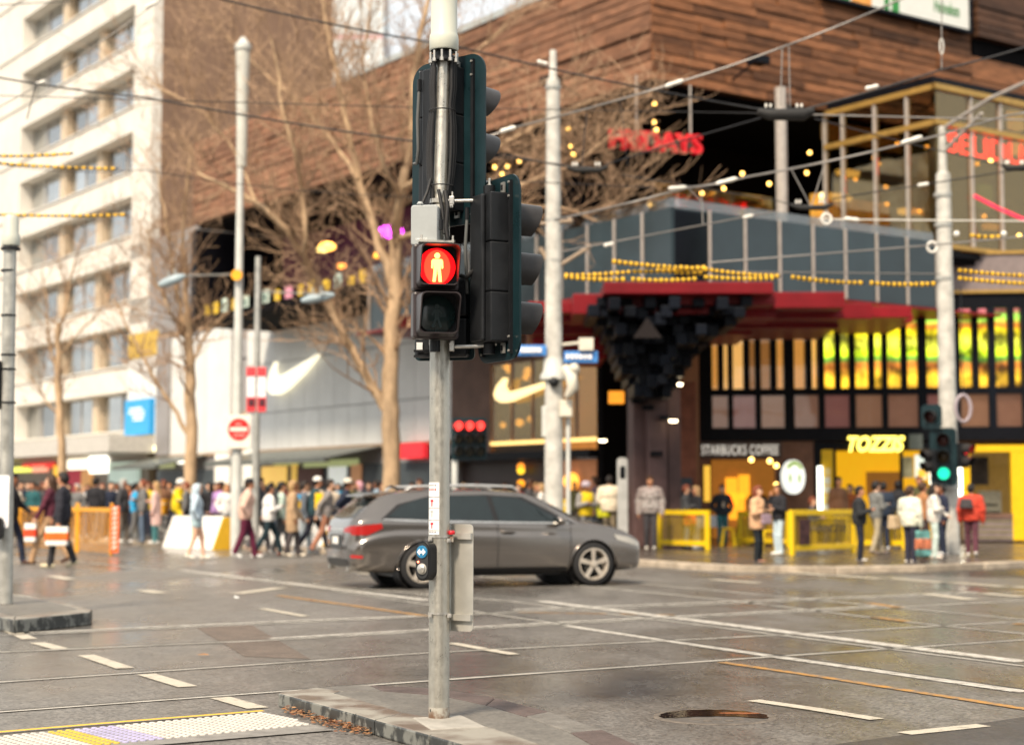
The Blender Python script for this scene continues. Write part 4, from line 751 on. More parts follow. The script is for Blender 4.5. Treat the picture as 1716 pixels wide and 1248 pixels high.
tree('large bare plane tree forking above the white panelled store', 46, [
    ([(657, 815), (655, 740), (653, 650), (655, 560), (661, 480), (664, 400)], .25, .19),
    ([(652, 695), (628, 655), (596, 600), (560, 530), (525, 460), (480, 385, -1), (420, 335, -1), (330, 290, -1)], .15, .045),
    ([(660, 480), (640, 420), (610, 330, 1), (588, 240, 1), (570, 150, 1), (548, 50, 1), (535, -60, 1)], .15, .04),
    ([(664, 400), (672, 320, -1), (690, 240, -1), (693, 150, -1), (705, 60, -1), (725, -60, -1)], .15, .05),
    ([(520, 455), (512, 400, -1), (508, 330, -1), (492, 250, -2), (470, 160, -2), (452, 60, -2)], .085, .03),
    ([(600, 300, 1), (560, 240, 2), (500, 170, 2), (440, 120, 2), (380, 60, 2)], .07, .02),
    ([(668, 330, -1), (640, 270, -2), (620, 190, -2), (610, 90, -2), (625, -20, -2)], .07, .025),
    ([(672, 320, -1), (720, 290, -1.5), (800, 262, -2), (880, 222, -2), (940, 190, -2), (1000, 165, -2)], .09, .025),
    ([(664, 400), (730, 380, -2), (820, 330, -2.5), (900, 300, -3), (970, 270, -3), (1035, 215, -3)], .09, .02),
    ([(820, 330, -2.5), (880, 345, -3), (950, 350, -3), (1010, 372, -3), (1040, 345, -3)], .05, .015),
    ([(430, 340, -1), (390, 250, 0), (330, 180, 0), (270, 150, 0), (235, 120, 0)], .05, .02),
    ([(690, 240, -1), (740, 170, 0), (790, 100, 0), (850, 40, 0)], .06, .02)], 21, 1.0)
tree('slender bare tree between the lamp column and the cream block', 50, [
    ([(319, 812), (320, 740), (319, 660), (317, 590), (312, 530)], .19, .13),
    ([(314, 726), (288, 680), (262, 640), (235, 590), (212, 545), (190, 500)], .07, .025),
    ([(317, 600), (306, 540), (296, 480), (285, 420), (275, 350), (262, 280)], .08, .025),
    ([(312, 530), (312, 470), (305, 400, 1), (312, 320, 1), (320, 240, 1)], .09, .03),
    ([(321, 610), (338, 575), (362, 540), (385, 520)], .05, .02),
    ([(306, 560), (285, 520, -1), (262, 470, -1), (250, 430, -1), (248, 380, -1)], .05, .015)], 5, .9, .8)
tree('thin bare street tree in front of the cream office block', 60, [
    ([(107, 812), (103, 740), (99, 680), (97, 610), (98, 540)], .17, .09), ([(97, 640), (85, 580), (78, 520), (70, 450)], .06, .02), ([(98, 560), (112, 500), (125, 440), (140, 390)], .06, .02), ([(101, 700), (70, 660), (45, 625)], .05, .02), ([(98, 600), (130, 560), (170, 520)], .045, .015)], 8, .8, .9)
# ------------------------------------------------------------------ far poles
M_PW = mat('white painted steel', (.52, .53, .50), rough=.45, var=.14, scale=2.5); M_GAL = mat('galvanised steel', (.40, .40, .37), rough=.42, metal=.45, var=.22, scale=7, rvar=.1); M_BLK = mat('black plastic', (.010, .011, .013), rough=.42, var=.3, scale=9)
M_CREAMB = mat('ivory housing', (.6, .57, .48), rough=.45)
tp_ = thing('tram_pole', 'thick white tram pole with street signs behind the grey car', 'pole', gpx(933, 35, KZ)); b = gpx(933, 35)
zp = lambda y, Y: at(900, y, Y).z
MB().lathe([(.21, KZ), (.2, .4), (.185, zp(620, 35)), (.155, zp(300, 35)), (.14, zp(135, 35)), (.085, zp(132, 35)), (.07, zp(85, 35))], (b.x - .06, b.y, 0), n=20).build('shaft', mat('mottled pole paint', (.47, .46, .42), rough=.55, var=.3, scale=3.5, bump=.15), tp_, 40)
bx_ = b.x - .06
MB().lathe([(.2, zp(620, 35)), (.26, zp(627, 35)), (.3, zp(634, 35)), (.2, zp(590, 35))][::-1] if False else [(.28, zp(636, 35)), (.28, zp(629, 35)), (.22, zp(622, 35)), (.2, zp(600, 35))], (bx_, b.y, 0), n=20).build('collar', M_PW, tp_, 40)
for x0, x1, y0, y1 in ((868, 916, 578, 596), (945, 1002, 588, 608)):
    pslab(x0, x1, y0, y1, 34.8, .05, 'street_sign', mat('blue street sign', (.06, .22, .55), rough=.4, var=.15, scale=9), tp_)
    mb = MB()
    for k in range(6): a = at(x0 + 6 + k * (x1 - x0 - 12) / 6, (y0 + y1) / 2 + 4, 34.77); mb.box(a + ZD * .06, (.06 + .02 * (k % 2), .01, .1))
    mb.build('sign_text', mat('sign white', (.8, .82, .85)), tp_)
pslab(938, 959, 670, 698, 34.8, .25, 'equipment_box', M_CREAMB, tp_); pslab(908, 917, 680, 732, 34.9, .15, 'side_panel', M_PW, tp_)
q = MB().tube([at(946, 615, 34.7), at(957, 630, 34.6), at(960, 650, 34.6), at(950, 665, 34.7)], [.09, .13, .12, .06], 10); q.ball(at(962, 618, 34.6), .12); q.build('loudspeaker', M_CREAMB, tp_, 60)
q = MB().tube([at(938, 578, 35), at(975, 574, 34.8)], .03); q.box(at(982, 577, 34.8), (.3, .22, .26)); q.build('camera_arm', M_CREAMB, tp_)
q = MB().ball(at(928, 640, 34.75), .11); q.build('dome_camera', M_BLK, tp_, 60)
q = MB().tube([at(952, 700, 35), gpx(952, 35, KZ)], .05); q.build('conduit', M_PW, tp_, 40)
for y in (150, 372, 440): MB().lathe([(.17, zp(y, 35)), (.17, zp(y - 5, 35))], (bx_ + .0, b.y, 0), n=16).build('pole_band', M_GAL, tp_)
q = MB().tube([at(905, 375, 35), at(955, 370, 34.9)], .035, 8); q.ball(at(955, 370, 34.9), .07); q.tube([at(938, 445, 35), at(990, 412, 34.9)], .04, 8); q.tube([at(905, 415, 35), at(925, 450, 35)], .05, 8); q.build('pull_off_arm', mat('brown arm', (.32, .24, .17), rough=.5), tp_)
tp2 = thing('tram_pole', 'right hand tram pole carrying green traffic signal among waiting people', 'pole', gpx(1596, 37.6, KZ)); b = gpx(1594, 37.6)
M_MOT = MATS['mottled pole paint']
MB().lathe([(.21, KZ), (.205, zp(815, 37.6)), (.2, zp(700, 37.6)), (.16, zp(292, 37.6)), (.1, zp(288, 37.6)), (.07, zp(212, 37.6))], (b.x - .04, b.y, 0), n=20).build('shaft', M_MOT, tp2, 40)
MB().lathe([(.24, zp(819, 37.6)), (.24, zp(795, 37.6))], (b.x - .06, b.y, 0), n=16).build('cuff', M_PW, tp2)
for y in (470, 380, 330): MB().lathe([(.2, zp(y, 37.6)), (.2, zp(y - 6, 37.6))], (b.x - .06, b.y, 0), n=16).build('pole_band', M_GAL, tp2)
MB().tube([at(1586, 212, 37.5), at(1660, 165, 36), at(1760, 120, 34)], .045, 8).build('bracket_arm', M_FIN, tp2); MB().tube([at(1586, 250, 37.5), at(1645, 190, 36.3)], .04, 8).build('bracket_arm', M_FIN, tp2)
hb = thing('round_hanging_light', 'pale ring hanging on a wire beside the right hand tram pole', 'light', at(1614, 684, 37.3))
MB().tube([at(1614, 684, 37.2) + Vector((.17 * math.cos(a), 0, .3 * math.sin(a))) for a in [2 * PI * k / 16 for k in range(17)]], .038, 8).build('ring', mat('opal ring', (.34, .29, .32), rough=.3), hb, 60); MB().tube([at(1614, 662, 37.2), at(1610, 480, 37.2)], .012, 4).build('wire', M_BLK, hb)
lc = thing('lamp_column', 'tall tapered white lamp column with no entry sign', 'lamp post', gpx(396, 44, KZ)); b = gpx(396, 44)
z = lambda y: zp(y, 44)
MB().lathe([(.145, 0), (.145, z(840)), (.128, z(720)), (.105, z(460)), (.09, z(282))], (b.x, b.y, 0), n=14).build('shaft', M_PW, lc, 40)
MB().lathe([(.12, z(281)), (.14, z(276)), (.147, z(220)), (.165, z(150)), (.195, z(85))], (b.x + .03, b.y, 0), n=12).build('luminaire_body', mat('ribbed opal', (.5, .5, .45), rough=.35, var=.1), lc, 20); MB().lathe([(.23, z(84)), (.23, z(76)), (.15, z(72)), (.06, z(63))], (b.x + .03, b.y, 0), n=16).build('luminaire_cap', M_PW, lc, 30)
pslab(379, 421, 695, 751, 43.75, .03, 'sign_plate', mat('white sign', (.74, .70, .62), rough=.5, var=.06), lc)
p = at(400, 719, 43.74); q = MB(); q.prism(circ(.285, 28), p, (1, 0, 0), ZD, .0, .012); q.build('red_disc', mat('red sign', (.55, .02, .02), rough=.4), lc)
q = MB().box(p + Vector((0, -.016, 0)), (.46, .008, .10)); q.build('white_bar', MATS['white sign'], lc)
for k, (y, t_) in enumerate(((.12, 'NO'), (-.17, 'ENTRY'))): lettering(t_, .065, p + Vector((-.07 if k == 0 else -.11, -.014, y - .02)), (1, 0, 0), ZD, MATS['white sign'], 'sign_text', lc, .004)
q = MB().prism(circ(.145, 20), at(397, 461, 43.8), (1, 0, 0), ZD, 0, .06); q.build('amber_disc', mat('amber lens', (.7, .3, .02), emis=(.9, .4, .02), estr=.3), lc)
bp_ = thing('banner_pole', 'slim grey pole with two red and white banners', 'pole', gpx(428, 42, KZ)); b = gpx(428, 42)
MB().lathe([(.1, KZ), (.09, 3), (.07, zp(430, 42))], (b.x, b.y, 0), n=12).build('shaft', M_GAL, bp_, 40)
for x0, x1, dy in ((413, 428, 0), (431, 446, .02)):
    o = pslab(x0, x1, 615, 692, 41.9 + dy, .03, 'banner', mat('white banner', (.72, .72, .74), rough=.6), bp_)
    pslab(x0, x1, 615, 630, 41.88 + dy, .02, 'banner_red', mat('red banner', (.66, .05, .06), rough=.6, var=.15), bp_); pslab(x0, x1, 665, 690, 41.88 + dy, .02, 'banner_red', MATS['red banner'], bp_); pslab(x0 + 3, x1 - 2, 668, 680, 41.86 + dy, .015, 'banner_print', mat('dark print', (.08, .02, .03)), bp_)
for (x, y) in ((318, 470), (545, 498)):
    dn = thing('street_light_arm', 'flat grey blue street light head %s' % ('in front of the slender bare tree' if x < 400 else 'in front of the row of little terrace signs'), 'street light', at(x - 40, y, 44))
    q = MB(); a = at(x - 52, y + 8, 43); bb_ = at(x - 8, y - 8, 43) if x < 400 else at(x + 15, y - 4, 43); a = a if x < 400 else at(x - 40, y + 6, 43)
    q.tube([a, a.lerp(bb_, .25), a.lerp(bb_, .75), bb_], [.05, .12, .12, .05], 8); q.build('lamp_head', mat('grey blue head', (.32, .40, .44), rough=.35), dn, 60)
    q = MB(); 
    for f in (.35, .6): q.tube([a.lerp(bb_, f), a.lerp(bb_, f) + ZD * .28], .03, 5)
    q.tube([bb_, at(428 if x > 400 else 400, y - 10, 42 if x > 400 else 44.0)], .025, 5); q.build('arm', M_GAL, dn)
# left edge signal pole
b = gr(9, 1011, .14); Yl = b.y; lp = thing('signal_pole', 'galvanised signal pole with white cap on the left island', 'pole', b); z = lambda y: zp(y, Yl)
MB().tube([b, at(12, 700, Yl), at(17, 412, Yl)], [.082, .078, .072], 16).build('shaft', M_GAL, lp, 60)
e = at(18, 412, Yl); MB().lathe([(.10, 0), (.105, .01), (.105, z(395) - z(412)), (.088, z(390) - z(412)), (.088, z(368) - z(412)), (.06, z(361) - z(412))], e, n=20).build('cap', mat('ivory cap', (.5, .52, .46), rough=.4, var=.05), lp, 30); MB().lathe([(.112, 0), (.112, .03)], e - ZD * .05, n=16).build('clamp_ring', M_BLK, lp)
for y in (455, 530, 596, 620, 676): MB().lathe([(.086, 0), (.086, .02)], at(14, y, Yl), n=14).build('strap', M_BLK, lp)
MB().box(at(-4, 645, Yl), (.12, .2, .55)).build('signal_back', M_BLK, lp, bevel=.02); MB().prism(rrect(.16, .6, .03), at(4, 840, Yl - .12), (1, 0, 0), ZD, 0, .01).build('instruction_plate', mat('plate white', (.7, .7, .72)), lp); MB().prism(rrect(.12, .25, .05), at(-2, 885, Yl - .12), (1, 0, 0), ZD, 0, .08).build('push_button', M_BLK, lp)
# ------------------------------------------------------------------ signal lanterns
M_BRD = mat('green black board', (.006, .020, .025), rough=.34, var=.3, scale=3, rvar=.08); M_HSG = mat('black grey housing', (.013, .0145, .017), rough=.42, var=.3, scale=6, rvar=.1)
M_VIS = mat('dusty visor', (.030, .028, .028), rough=.38, var=.25, scale=8)
def visor(mb, c, f, r, L, a0=-55, a1=235, th=.006, n=18, drop=.35):
    """hood around a lens: open below, longer at the top"""
    f = Vector(f); u = f.cross(ZD).normalized(); vs = []; N_ = n + 1
    for rr in (r, r - th):
        for k in range(N_):
            a = R_(a0 + (a1 - a0) * k / n); top = .5 + .5 * math.sin(a); ln = L * (1 - drop * (1 - top))
            d = u * math.cos(a) * rr + ZD * math.sin(a) * rr; vs += [c + d, c + d * .94 + f * ln]
    fs = []; o = 2 * N_
    for k in range(n):
        i = 2 * k; fs += [(i, i + 2, i + 3, i + 1), (o + i, o + i + 1, o + i + 3, o + i + 2), (i + 1, i + 3, o + i + 3, o + i + 1)]
    fs += [(0, 1, o + 1, o), (2 * n, o + 2 * n, o + 2 * n + 1, 2 * n + 1)]
    return mb.add(vs, fs)
def lantern(root, c, f, lit=None, bw=.5, bh=1.05, pitch=.285, n=3, lens=.10, board=True, hb=.30, vis=.25):
    """lantern with back board; c = centre of the board, f = horizontal direction it faces"""
    f = Vector(f).normalized(); u = ZD.cross(f)
    if board:
        MB().prism(rrect(bw, bh, .11, 6), c, u, ZD, -.012, 0).build('back_board', M_BRD, root, 30)
        q = MB()
        for s_ in (-1, 1): q.box(c + u * s_ * (bw * .5 - .085) - f * .022, (.018, .02, bh * .93), u=u, n=f)
        q.build('board_rib', M_BLK, root)
    h = pitch * n
    for i in range(n):
        z_ = (n - 1) / 2 * pitch - i * pitch
        MB().box(c + ZD * z_ - f * .07, (hb, .12, pitch - .003), u=u, n=f).build('housing', M_HSG, root, bevel=.008)
        k = c + ZD * z_ + f * .004
        MB().lathe([(lens * 1.12, 0), (lens * 1.12, .02), (lens, .022)], k, f, 24).build('lens_ring', M_BLK, root, 40)
        L_ = MB().lathe([(lens, .022), (lens * .8, .034), (lens * .4, .041), (.0, .043)], k, f, 24, False)
        col = (lit or {}).get(i); nm = ('red', 'amber', 'green')[min(i, 2)]
        L_.build('lens', glow('lit %s lens %d' % (nm, int(col[1] * 10)), col[0], col[1]) if col else mat('dark %s lens' % nm, ((.05, .008, .006), (.05, .03, .006), (.008, .03, .02))[min(i, 2)], rough=.25), root, 60)
        visor(MB(), k, f, lens * 1.13, vis).build('visor', M_VIS, root, 40)
    return u
GRN = ((.015, .62, .33), 1.9); REDL = ((1, .03, .03), 3.5)
s_ = thing('traffic_signal', 'far traffic signal showing green on the right hand tram pole', 'traffic light', at(1582, 815, 37.1)); lantern(s_, at(1581, 765, 37.0), (-.28, -.96, 0), {2: GRN}, .58, 1.28, .37, 3, .13, hb=.3, vis=.3)
s_ = thing('traffic_signal', 'dark single signal head above the green traffic signal', 'traffic light', at(1560, 722, 37.1)); lantern(s_, at(1561, 698, 37.0), (-.5, -.86, 0), None, .46, .55, .3, 1, .12)
s_ = thing('pedestrian_signal', 'dark pedestrian signal box left of the green traffic signal', 'traffic light', at(1556, 792, 37)); lantern(s_, at(1557, 772, 36.95), (-.8, -.6, 0), None, .3, .5, .25, 2, .09, False)
s_ = thing('pedestrian_signal', 'small red pedestrian signal right of the green traffic signal', 'traffic light', at(1617, 780, 37)); lantern(s_, at(1617, 763, 37.0), (.55, -.83, 0), {0: REDL}, .3, .5, .27, 2, .10, False)
s_ = thing('traffic_signal_cluster', 'three column traffic signal with three red lamps right of the foreground pole', 'traffic light', gpx(765, 31, 0)); c = at(786, 735, 31)
MB().prism(rrect(.66, .78, .05), c, (1, 0, 0), ZD, -.02, 0).build('back_board', M_BRD, s_)
for j in range(3):
    for i in range(3):
        k = c + Vector((-.2 + j * .2, -.03, .24 - i * .235)); MB().lathe([(.085, 0), (.085, .05), (.0, .055)], k, (0, -1, 0), 18, False).build('lens', glow('red arrow lamp', (1, .04, .03), 3.2) if i == 0 else mat('dark amber lens' if i == 1 else 'dark green lens', (.03, .025, .01), rough=.25), s_, 60)
        visor(MB(), k, (.2, -.98, 0), .09, .2).build('visor', M_HSG, s_, 40)
MB().tube([gpx(762, 31.1, 0), at(762, 770, 31.1)], .06, 12).build('post', M_PW, s_, 40)
# ------------------------------------------------------------------ overhead tram wires
net = thing('overhead_wires', 'web of overhead tram wires with clamps and yellow and black sleeves', 'wires', at(1310, 190, 27)); M_WB = mat('dark wire', (.02, .02, .022), rough=.5); M_WG = mat('grey wire', (.24, .225, .21), rough=.4, metal=.3)
M_INS = mat('white insulator', (.72, .70, .64), rough=.3); M_SEC = mat('black section insulator', (.02, .02, .02), rough=.6, bump=.4)
def wire(pts, r=.012, m=None, Y=27.0, sag=.0, name='wire'):
    P = [at(x, y, yy[0] if (yy := q) else Y) for (x, y, *q) in [(p[0], p[1], *(p[2:] or (Y,))) for p in pts]]; S = []
    for a, b in zip(P, P[1:]):
        for k in range(8): t = k / 8; S.append(a.lerp(b, t) - ZD * sag * 4 * t * (1 - t))
    S.append(P[-1]); return MB().tube(S, r, 6).build(name, m or M_WB, net, 60)
wire([(350, -6), (760, 77), (1276, 184)], .014, Y=25, sag=.05); wire([(-20, 127), (240, 163), (720, 241)], .014, Y=26, sag=.03); wire([(-20, 160), (690, 180), (1276, 190)], .008); wire([(270, 0), (70, 140), (-20, 190)], .010, M_WG)
wire([(1760, 66), (1578, 117), (1335, 187)], .015, Y=25, sag=.02); wire([(1515, -3), (1320, 76), (1130, 140), (850, 217), (800, 232)], .015, M_WG, Y=24, sag=.02); wire([(1760, 178), (1686, 194), (1500, 245), (1250, 297), (1150, 315), (930, 368)], .016, M_WG, Y=25, sag=.02)
wire([(1345, 192), (1780, 203)], .012, M_WG, Y=26); wire([(1275, 198), (1130, 240), (1015, 276)], .012, M_WB, Y=26); wire([(1365, 199), (1520, 240), (1690, 280)], .010, Y=27); wire([(1760, 276), (1545, 310), (1395, 333)], .011, Y=28); wire([(1372, 367), (1425, 368), (1760, 371)], .010, M_INS, Y=27)
wire([(1760, 392), (1560, 411), (1190, 440)], .013, M_WG, Y=26); wire([(1300, 354), (1130, 386), (940, 422)], .012, M_WG, Y=28); wire([(1041, 293), (1300, 336), (1330, 344)], .009, Y=28); wire([(690, 298), (871, 304), (1100, 315)], .009, Y=29); wire([(1190, 455), (1575, 459)], .010, M_WG, Y=28); wire([(-20, 272), (240, 285), (700, 330)], .008, Y=32, sag=.1); wire([(-20, 10), (120, 2)], .01, Y=30); wire([(690, 237), (860, 262), (950, 280)], .012, Y=26)
wire([(1040, 170), (1052, 278)], .006, Y=27); wire([(820, 262), (1000, 282)], .008, Y=27)
for x0, y0, x1, y1 in ((1311, 78, 1308, 178), (1322, 78, 1324, 180), (1578, -5, 1578, 116), (1175, 318, 1178, 375), (1325, 282, 1358, 345), (1383, 272, 1360, 345), (983, 190, 975, 278), (1150, 312, 1178, 340), (60, 142, 45, 200)): wire([(x0, y0), (x1, y1)], .009, M_WG if x0 > 1100 else M_WB, 25)
for x, y, Y, w_, h_ in ((1317, 189, 25, 96, 20), (1360, 345, 27, 72, 9), (985, 282, 26.5, 70, 9), (1702, 279, 27, 46, 9)):
    c = at(x, y, Y); k = Y / F; q = MB(); q.tube([c + Vector((-w_ * k / 2, 0, .02)), c + Vector((-w_ * k * .3, 0, -.03)), c + Vector((w_ * k * .3, 0, -.03)), c + Vector((w_ * k / 2, 0, .03))], [h_ * k * .3, h_ * k * .5, h_ * k * .55, h_ * k * .25], 8); q.build('section_insulator', M_SEC, net, 50)
    for f in (-.35, -.27, .2, .28): MB().lathe([(.014, 0), (.02, .03), (.01, .06)], c + Vector((w_ * k * f, 0, h_ * k * .45)), n=8).build('insulator_bolt', M_INS, net, 40)
for x0, y0, x1, y1, Y in ((243, 14, 265, 3, 26.8), (1115, 145, 1145, 135, 23.9), (1450, 149, 1472, 144, 24.9), (1510, 240, 1545, 229, 24.9), (1200, 308, 1235, 299, 24.9), (838, 221, 864, 213, 23.9), (1415, 366, 1440, 369, 26.9), (1538, 311, 1556, 308, 27.9), (1245, 365, 1262, 361, 27.9), (1120, 316, 1150, 314, 24.9), (900, 103, 918, 108, 24.9), (58, 143, 76, 136, 26.8), (1012, 412, 1028, 408, 27.9)):
    a, b = at(x0, y0, Y), at(x1, y1, Y); MB().tube([a, a.lerp(b, .2), a.lerp(b, .5), a.lerp(b, .8), b], [.02, .035, .028, .035, .02], 8).build('insulator', M_INS, net, 60)
for x, y, r in ((1385, 367, 8), (1562, 414, 8)):
    c = at(x, y, 26.8); k = 26.8 / F * r; MB().tube([c + Vector((k * math.cos(a), 0, k * 1.1 * math.sin(a))) for a in [2 * PI * i / 14 for i in range(15)]], .022, 7).build('ring_insulator', M_INS, net, 60)
for x, y in ((1603, 392), (1682, 392)): MB().ball(at(x, y, 26.5), .05).build('ball_clamp', M_INS, net, 60)
# turnbuckle on the drop wire
c = at(1578, 78, 24.9); MB().tube([c + Vector((.03 * math.cos(a), 0, .12 * math.sin(a))) for a in [2 * PI * i / 12 for i in range(13)]], .008, 5).build('turnbuckle', M_INS, net, 60)
M_TY, M_TB = mat('yellow sleeve', (.72, .42, .02), rough=.45, var=.1), M_BLK
def sleeve(x0, y0, x1, y1, Y, bead=.088, r=.040):
    a, b = at(x0, y0, Y), at(x1, y1, Y); n = max(2, int((b - a).length / bead)); q = MB()
    for i in range(n):
        p, s, e = [a.lerp(b, f) - ZD * .022 * 4 * f * (1 - f) for f in (i / n, (i + rl.uniform(.5, .7)) / n, (i + 1) / n)]; q.k = 0; rv = r * rl.uniform(.78, 1.08); q.tube([p, p.lerp(s, .5), s], [rv * .8, rv, rv * .8], 7); q.k = 1; q.tube([s, e], r * .55, 6)
    q.build('striped_sleeve', [M_TY, M_TB], net, 60)
for v in ((-20, 261, 122, 257, 26), (-20, 272, 198, 283, 26.2), (-20, 359, 213, 360, 26.4)): sleeve(*v, bead=.11, r=.03)
for v in ((1026, 438, 1185, 450, 27), (946, 461, 1060, 455, 27), (1060, 455, 1185, 447, 27.1), (946, 464, 1050, 468, 26.9), (1058, 468, 1170, 467, 26.9), (1100, 452, 1180, 457, 27.1), (1180, 451, 1308, 463, 27), (1180, 464, 1300, 466, 26.9), (1326, 464, 1448, 474, 27), (1458, 474, 1570, 475, 27), (1606, 453, 1760, 463, 27), (1606, 466, 1760, 476, 27), (1626, 394, 1680, 396, 27)): sleeve(*v)
# festoon bulbs on the terraces
fs_ = thing('festoon_lights', 'warm festoon bulbs strung along the dark terraces', 'lights', at(1060, 260, 45)); G_B = glow('festoon glow', (1, .55, .12), 6)
for x, y, Y in ((952, 216, 44), (957, 245, 44), (961, 259, 44), (870, 270, 45), (851, 279, 45), (829, 280, 45), (842, 292, 45), (1097, 174, 44), (1096, 205, 44), (1100, 218, 44), (1289, 308, 46), (1213, 316, 46), (1176, 324, 46), (1088, 343, 44), (1244, 291, 46), (1503, 241, 48), (1357, 256, 48), (1352, 290, 49), (1433, 301, 49), (1464, 265, 49), (1484, 313, 49), (1553, 246, 48), (1470, 343, 49), (1486, 342, 49), (1540, 354, 49), (1650, 362, 48), (1682, 352, 48), (1660, 270, 47), (1708, 395, 46)):
    MB().ball(at(x, y, Y), .055, 8, 6).build('bulb', G_B, fs_, 60)
rp = thing('red_rope_light', 'red rope light sagging in the corner bay at the right edge', 'light', at(1670, 350, 46)); MB().tube([at(1632, 328, 46.8), at(1670, 348, 46.8), at(1716, 368, 46.8), at(1760, 380, 46.8)], .05, 6).build('rope', glow('red rope', (.8, .03, .08), .8, .5, 9), rp)
# ------------------------------------------------------------------ barriers and cafe furniture
M_OR = mat('orange barrier', (.72, .33, .02), rough=.45, var=.1); M_ORM = mat('orange mesh', (.70, .32, .04), rough=.5); M_WBAR = mat('white plastic barrier', (.72, .71, .68), rough=.45, var=.1, scale=2); M_YB = mat('yellow plastic barrier', (.70, .42, .03), rough=.45, var=.12, scale=2)
bpts = [(32, 918), (129, 925), (186, 931)]; bw = [gr(x, y) for x, y in bpts]
for i, lb in enumerate(('orange mesh barrier panel left of the walking person with shopping bags', 'orange mesh barrier panel ending at the striped post')):
    a, b = bw[i], bw[i + 1]; t = (b - a).normalized(); h = 1.18; r_ = thing('mesh_barrier', lb, 'barrier', a, group='orange mesh barriers')
    for p in ((a + t * .02, b - t * .06) if i == 0 else (a + t * .06, b)): MB().box(p + ZD * (h / 2 + .03), (.09, .06, h + .06), u=t).build('post', M_OR, r_, bevel=.012)
    MB().box(a.lerp(b, .5) + ZD * (h - .1), ((b - a).length - .15, .04, .1), u=t).build('top_rail', M_OR, r_); q = MB(); L = (b - a).length
    for k in range(int(L / .13)): q.box(a + t * (.08 + k * .13) + ZD * (h * .47), (.009, .010, h * .86), u=t)
    for k in range(11): q.box(a.lerp(b, .5) + ZD * (.07 + k * .092), (L - .14, .006, .010), u=t)
    o = q.build('mesh_infill', M_ORM, r_); o['kind'] = 'stuff'
t = Vector((1, 0, 0)); tpst = thing('striped_post', 'orange and white striped reflective post at the barrier end', 'post', bw[2] + Vector((.07, -.05, 0))); b = bw[2] + Vector((.09, -.06, 0))
MB().box(b + ZD * .62, (.2, .03, 1.1)).build('post_plate', mat('orange reflective', (.75, .14, .04), rough=.4), tpst); q = MB()
for k in range(9): q.prism([(-.06, .03), (.04, .07), (.06, .13), (-.04, .09)], b + Vector((0, -.016, .12 + k * .115)), (1, 0, 0), ZD, 0, .004)
q.build('white_stripe', M_INS, tpst)
def jersey(a, d, L, mside, mend, label, h=.88):
    d = Vector(d).normalized(); w = Vector((-d.y, d.x, 0)); r_ = thing('road_barrier', label, 'barrier', a, group='plastic road barriers')
    prof = [(-.42, 0), (.42, 0), (.40, .08), (.11, h - .04), (.08, h), (-.08, h), (-.11, h - .04), (-.40, .08)]
    MB().prism(prof, a, w, ZD, *sorted((0, d.dot(w.cross(ZD)) * L))).build('body', mside, r_, bevel=.02)
    MB().prism([(x * .97, z * .985 + .003) for x, z in prof], a - d * .0, w, ZD, *sorted((0, -d.dot(w.cross(ZD)) * .05))).build('end_face', mend, r_)
    MB().tube([a + d * .3 + ZD * .0 + w * -.40, a + d * .3 + w * .40], .03, 6).build('lifting_slot', M_BLK, r_)
jersey(gr(378, 921), (-.66, .75, 0), 2.6, M_WBAR, M_YB, 'white plastic road barrier with yellow end behind the walkers')
jersey(gr(445, 917), (-.2, .98, 0), 1.4, M_WBAR, M_WBAR, 'white road barrier behind the walker in the white jacket'); jersey(gr(505, 921), (-.3, .95, 0), 1.4, M_WBAR, M_WBAR, 'white road barrier behind the walker in the beige coat'); jersey(gr(560, 921), (-.6, .8, 0), 1.6, M_WBAR, M_YB, 'white road barrier next to the tail of the car')
M_YF = mat('yellow cafe paint', (.74, .50, .01), rough=.4, var=.08)
def fence(x0, y0, x1, y1, h, label, text=False, poster=False):
    a, b = gr(x0, y0, KZ), gr(x1, y1, KZ); t = (b - a).normalized(); L = (b - a).length; r_ = thing('cafe_fence', label, 'fence', a, group='yellow cafe fence panels')
    for p in (a, b): MB().box(p + ZD * h / 2, (.11, .09, h), u=t).build('post', M_YF, r_, bevel=.01)
    for z_ in (.16, h - .06): MB().box(a.lerp(b, .5) + ZD * z_, (L - .1, .08, .12), u=t).build('rail', M_YF, r_, bevel=.01)
    q = MB()
    for k in range(int(L / .07)): q.box(a + t * (.05 + k * .07) + ZD * h * .52, (.012, .01, h - .32), u=t)
    for k in range(8): q.box(a.lerp(b, .5) + ZD * (.25 + k * (h - .4) / 8), (L - .1, .008, .012), u=t)
    o = q.build('mesh_infill', mat('yellow mesh', (.45, .30, .02), rough=.5), r_); o['kind'] = 'stuff'
    n = Vector((t.y, -t.x, 0))
    if text: lettering('tozzis', .22, a + t * L * .36 + ZD * h * .5 + n * .05, t, ZD, M_BLK, 'fence_lettering', r_, .01, .0, L * .5, .3)
    if poster: MB().box(a + t * L * .16 + ZD * h * .52 + n * .055, (L * .17, .015, h * .55), u=t).build('poster', mat('dark red poster', (.07, .03, .03), var=.9, scale=9), r_)
fence(1106, 919, 1186, 922, .95, 'yellow cafe fence panel left of the person with the orange bag'); fence(1240, 914, 1322, 918, .9, 'yellow cafe fence panel behind the person in the peach coat')
fence(1328, 931, 1430, 926, .98, 'yellow cafe fence panel with poster and lettering', True, True); fence(1482, 920, 1516, 921, .95, 'short yellow cafe fence panel by the tote bag carrier'); fence(1432, 920, 1478, 920, .95, 'yellow cafe fence panel behind the two people with phones')
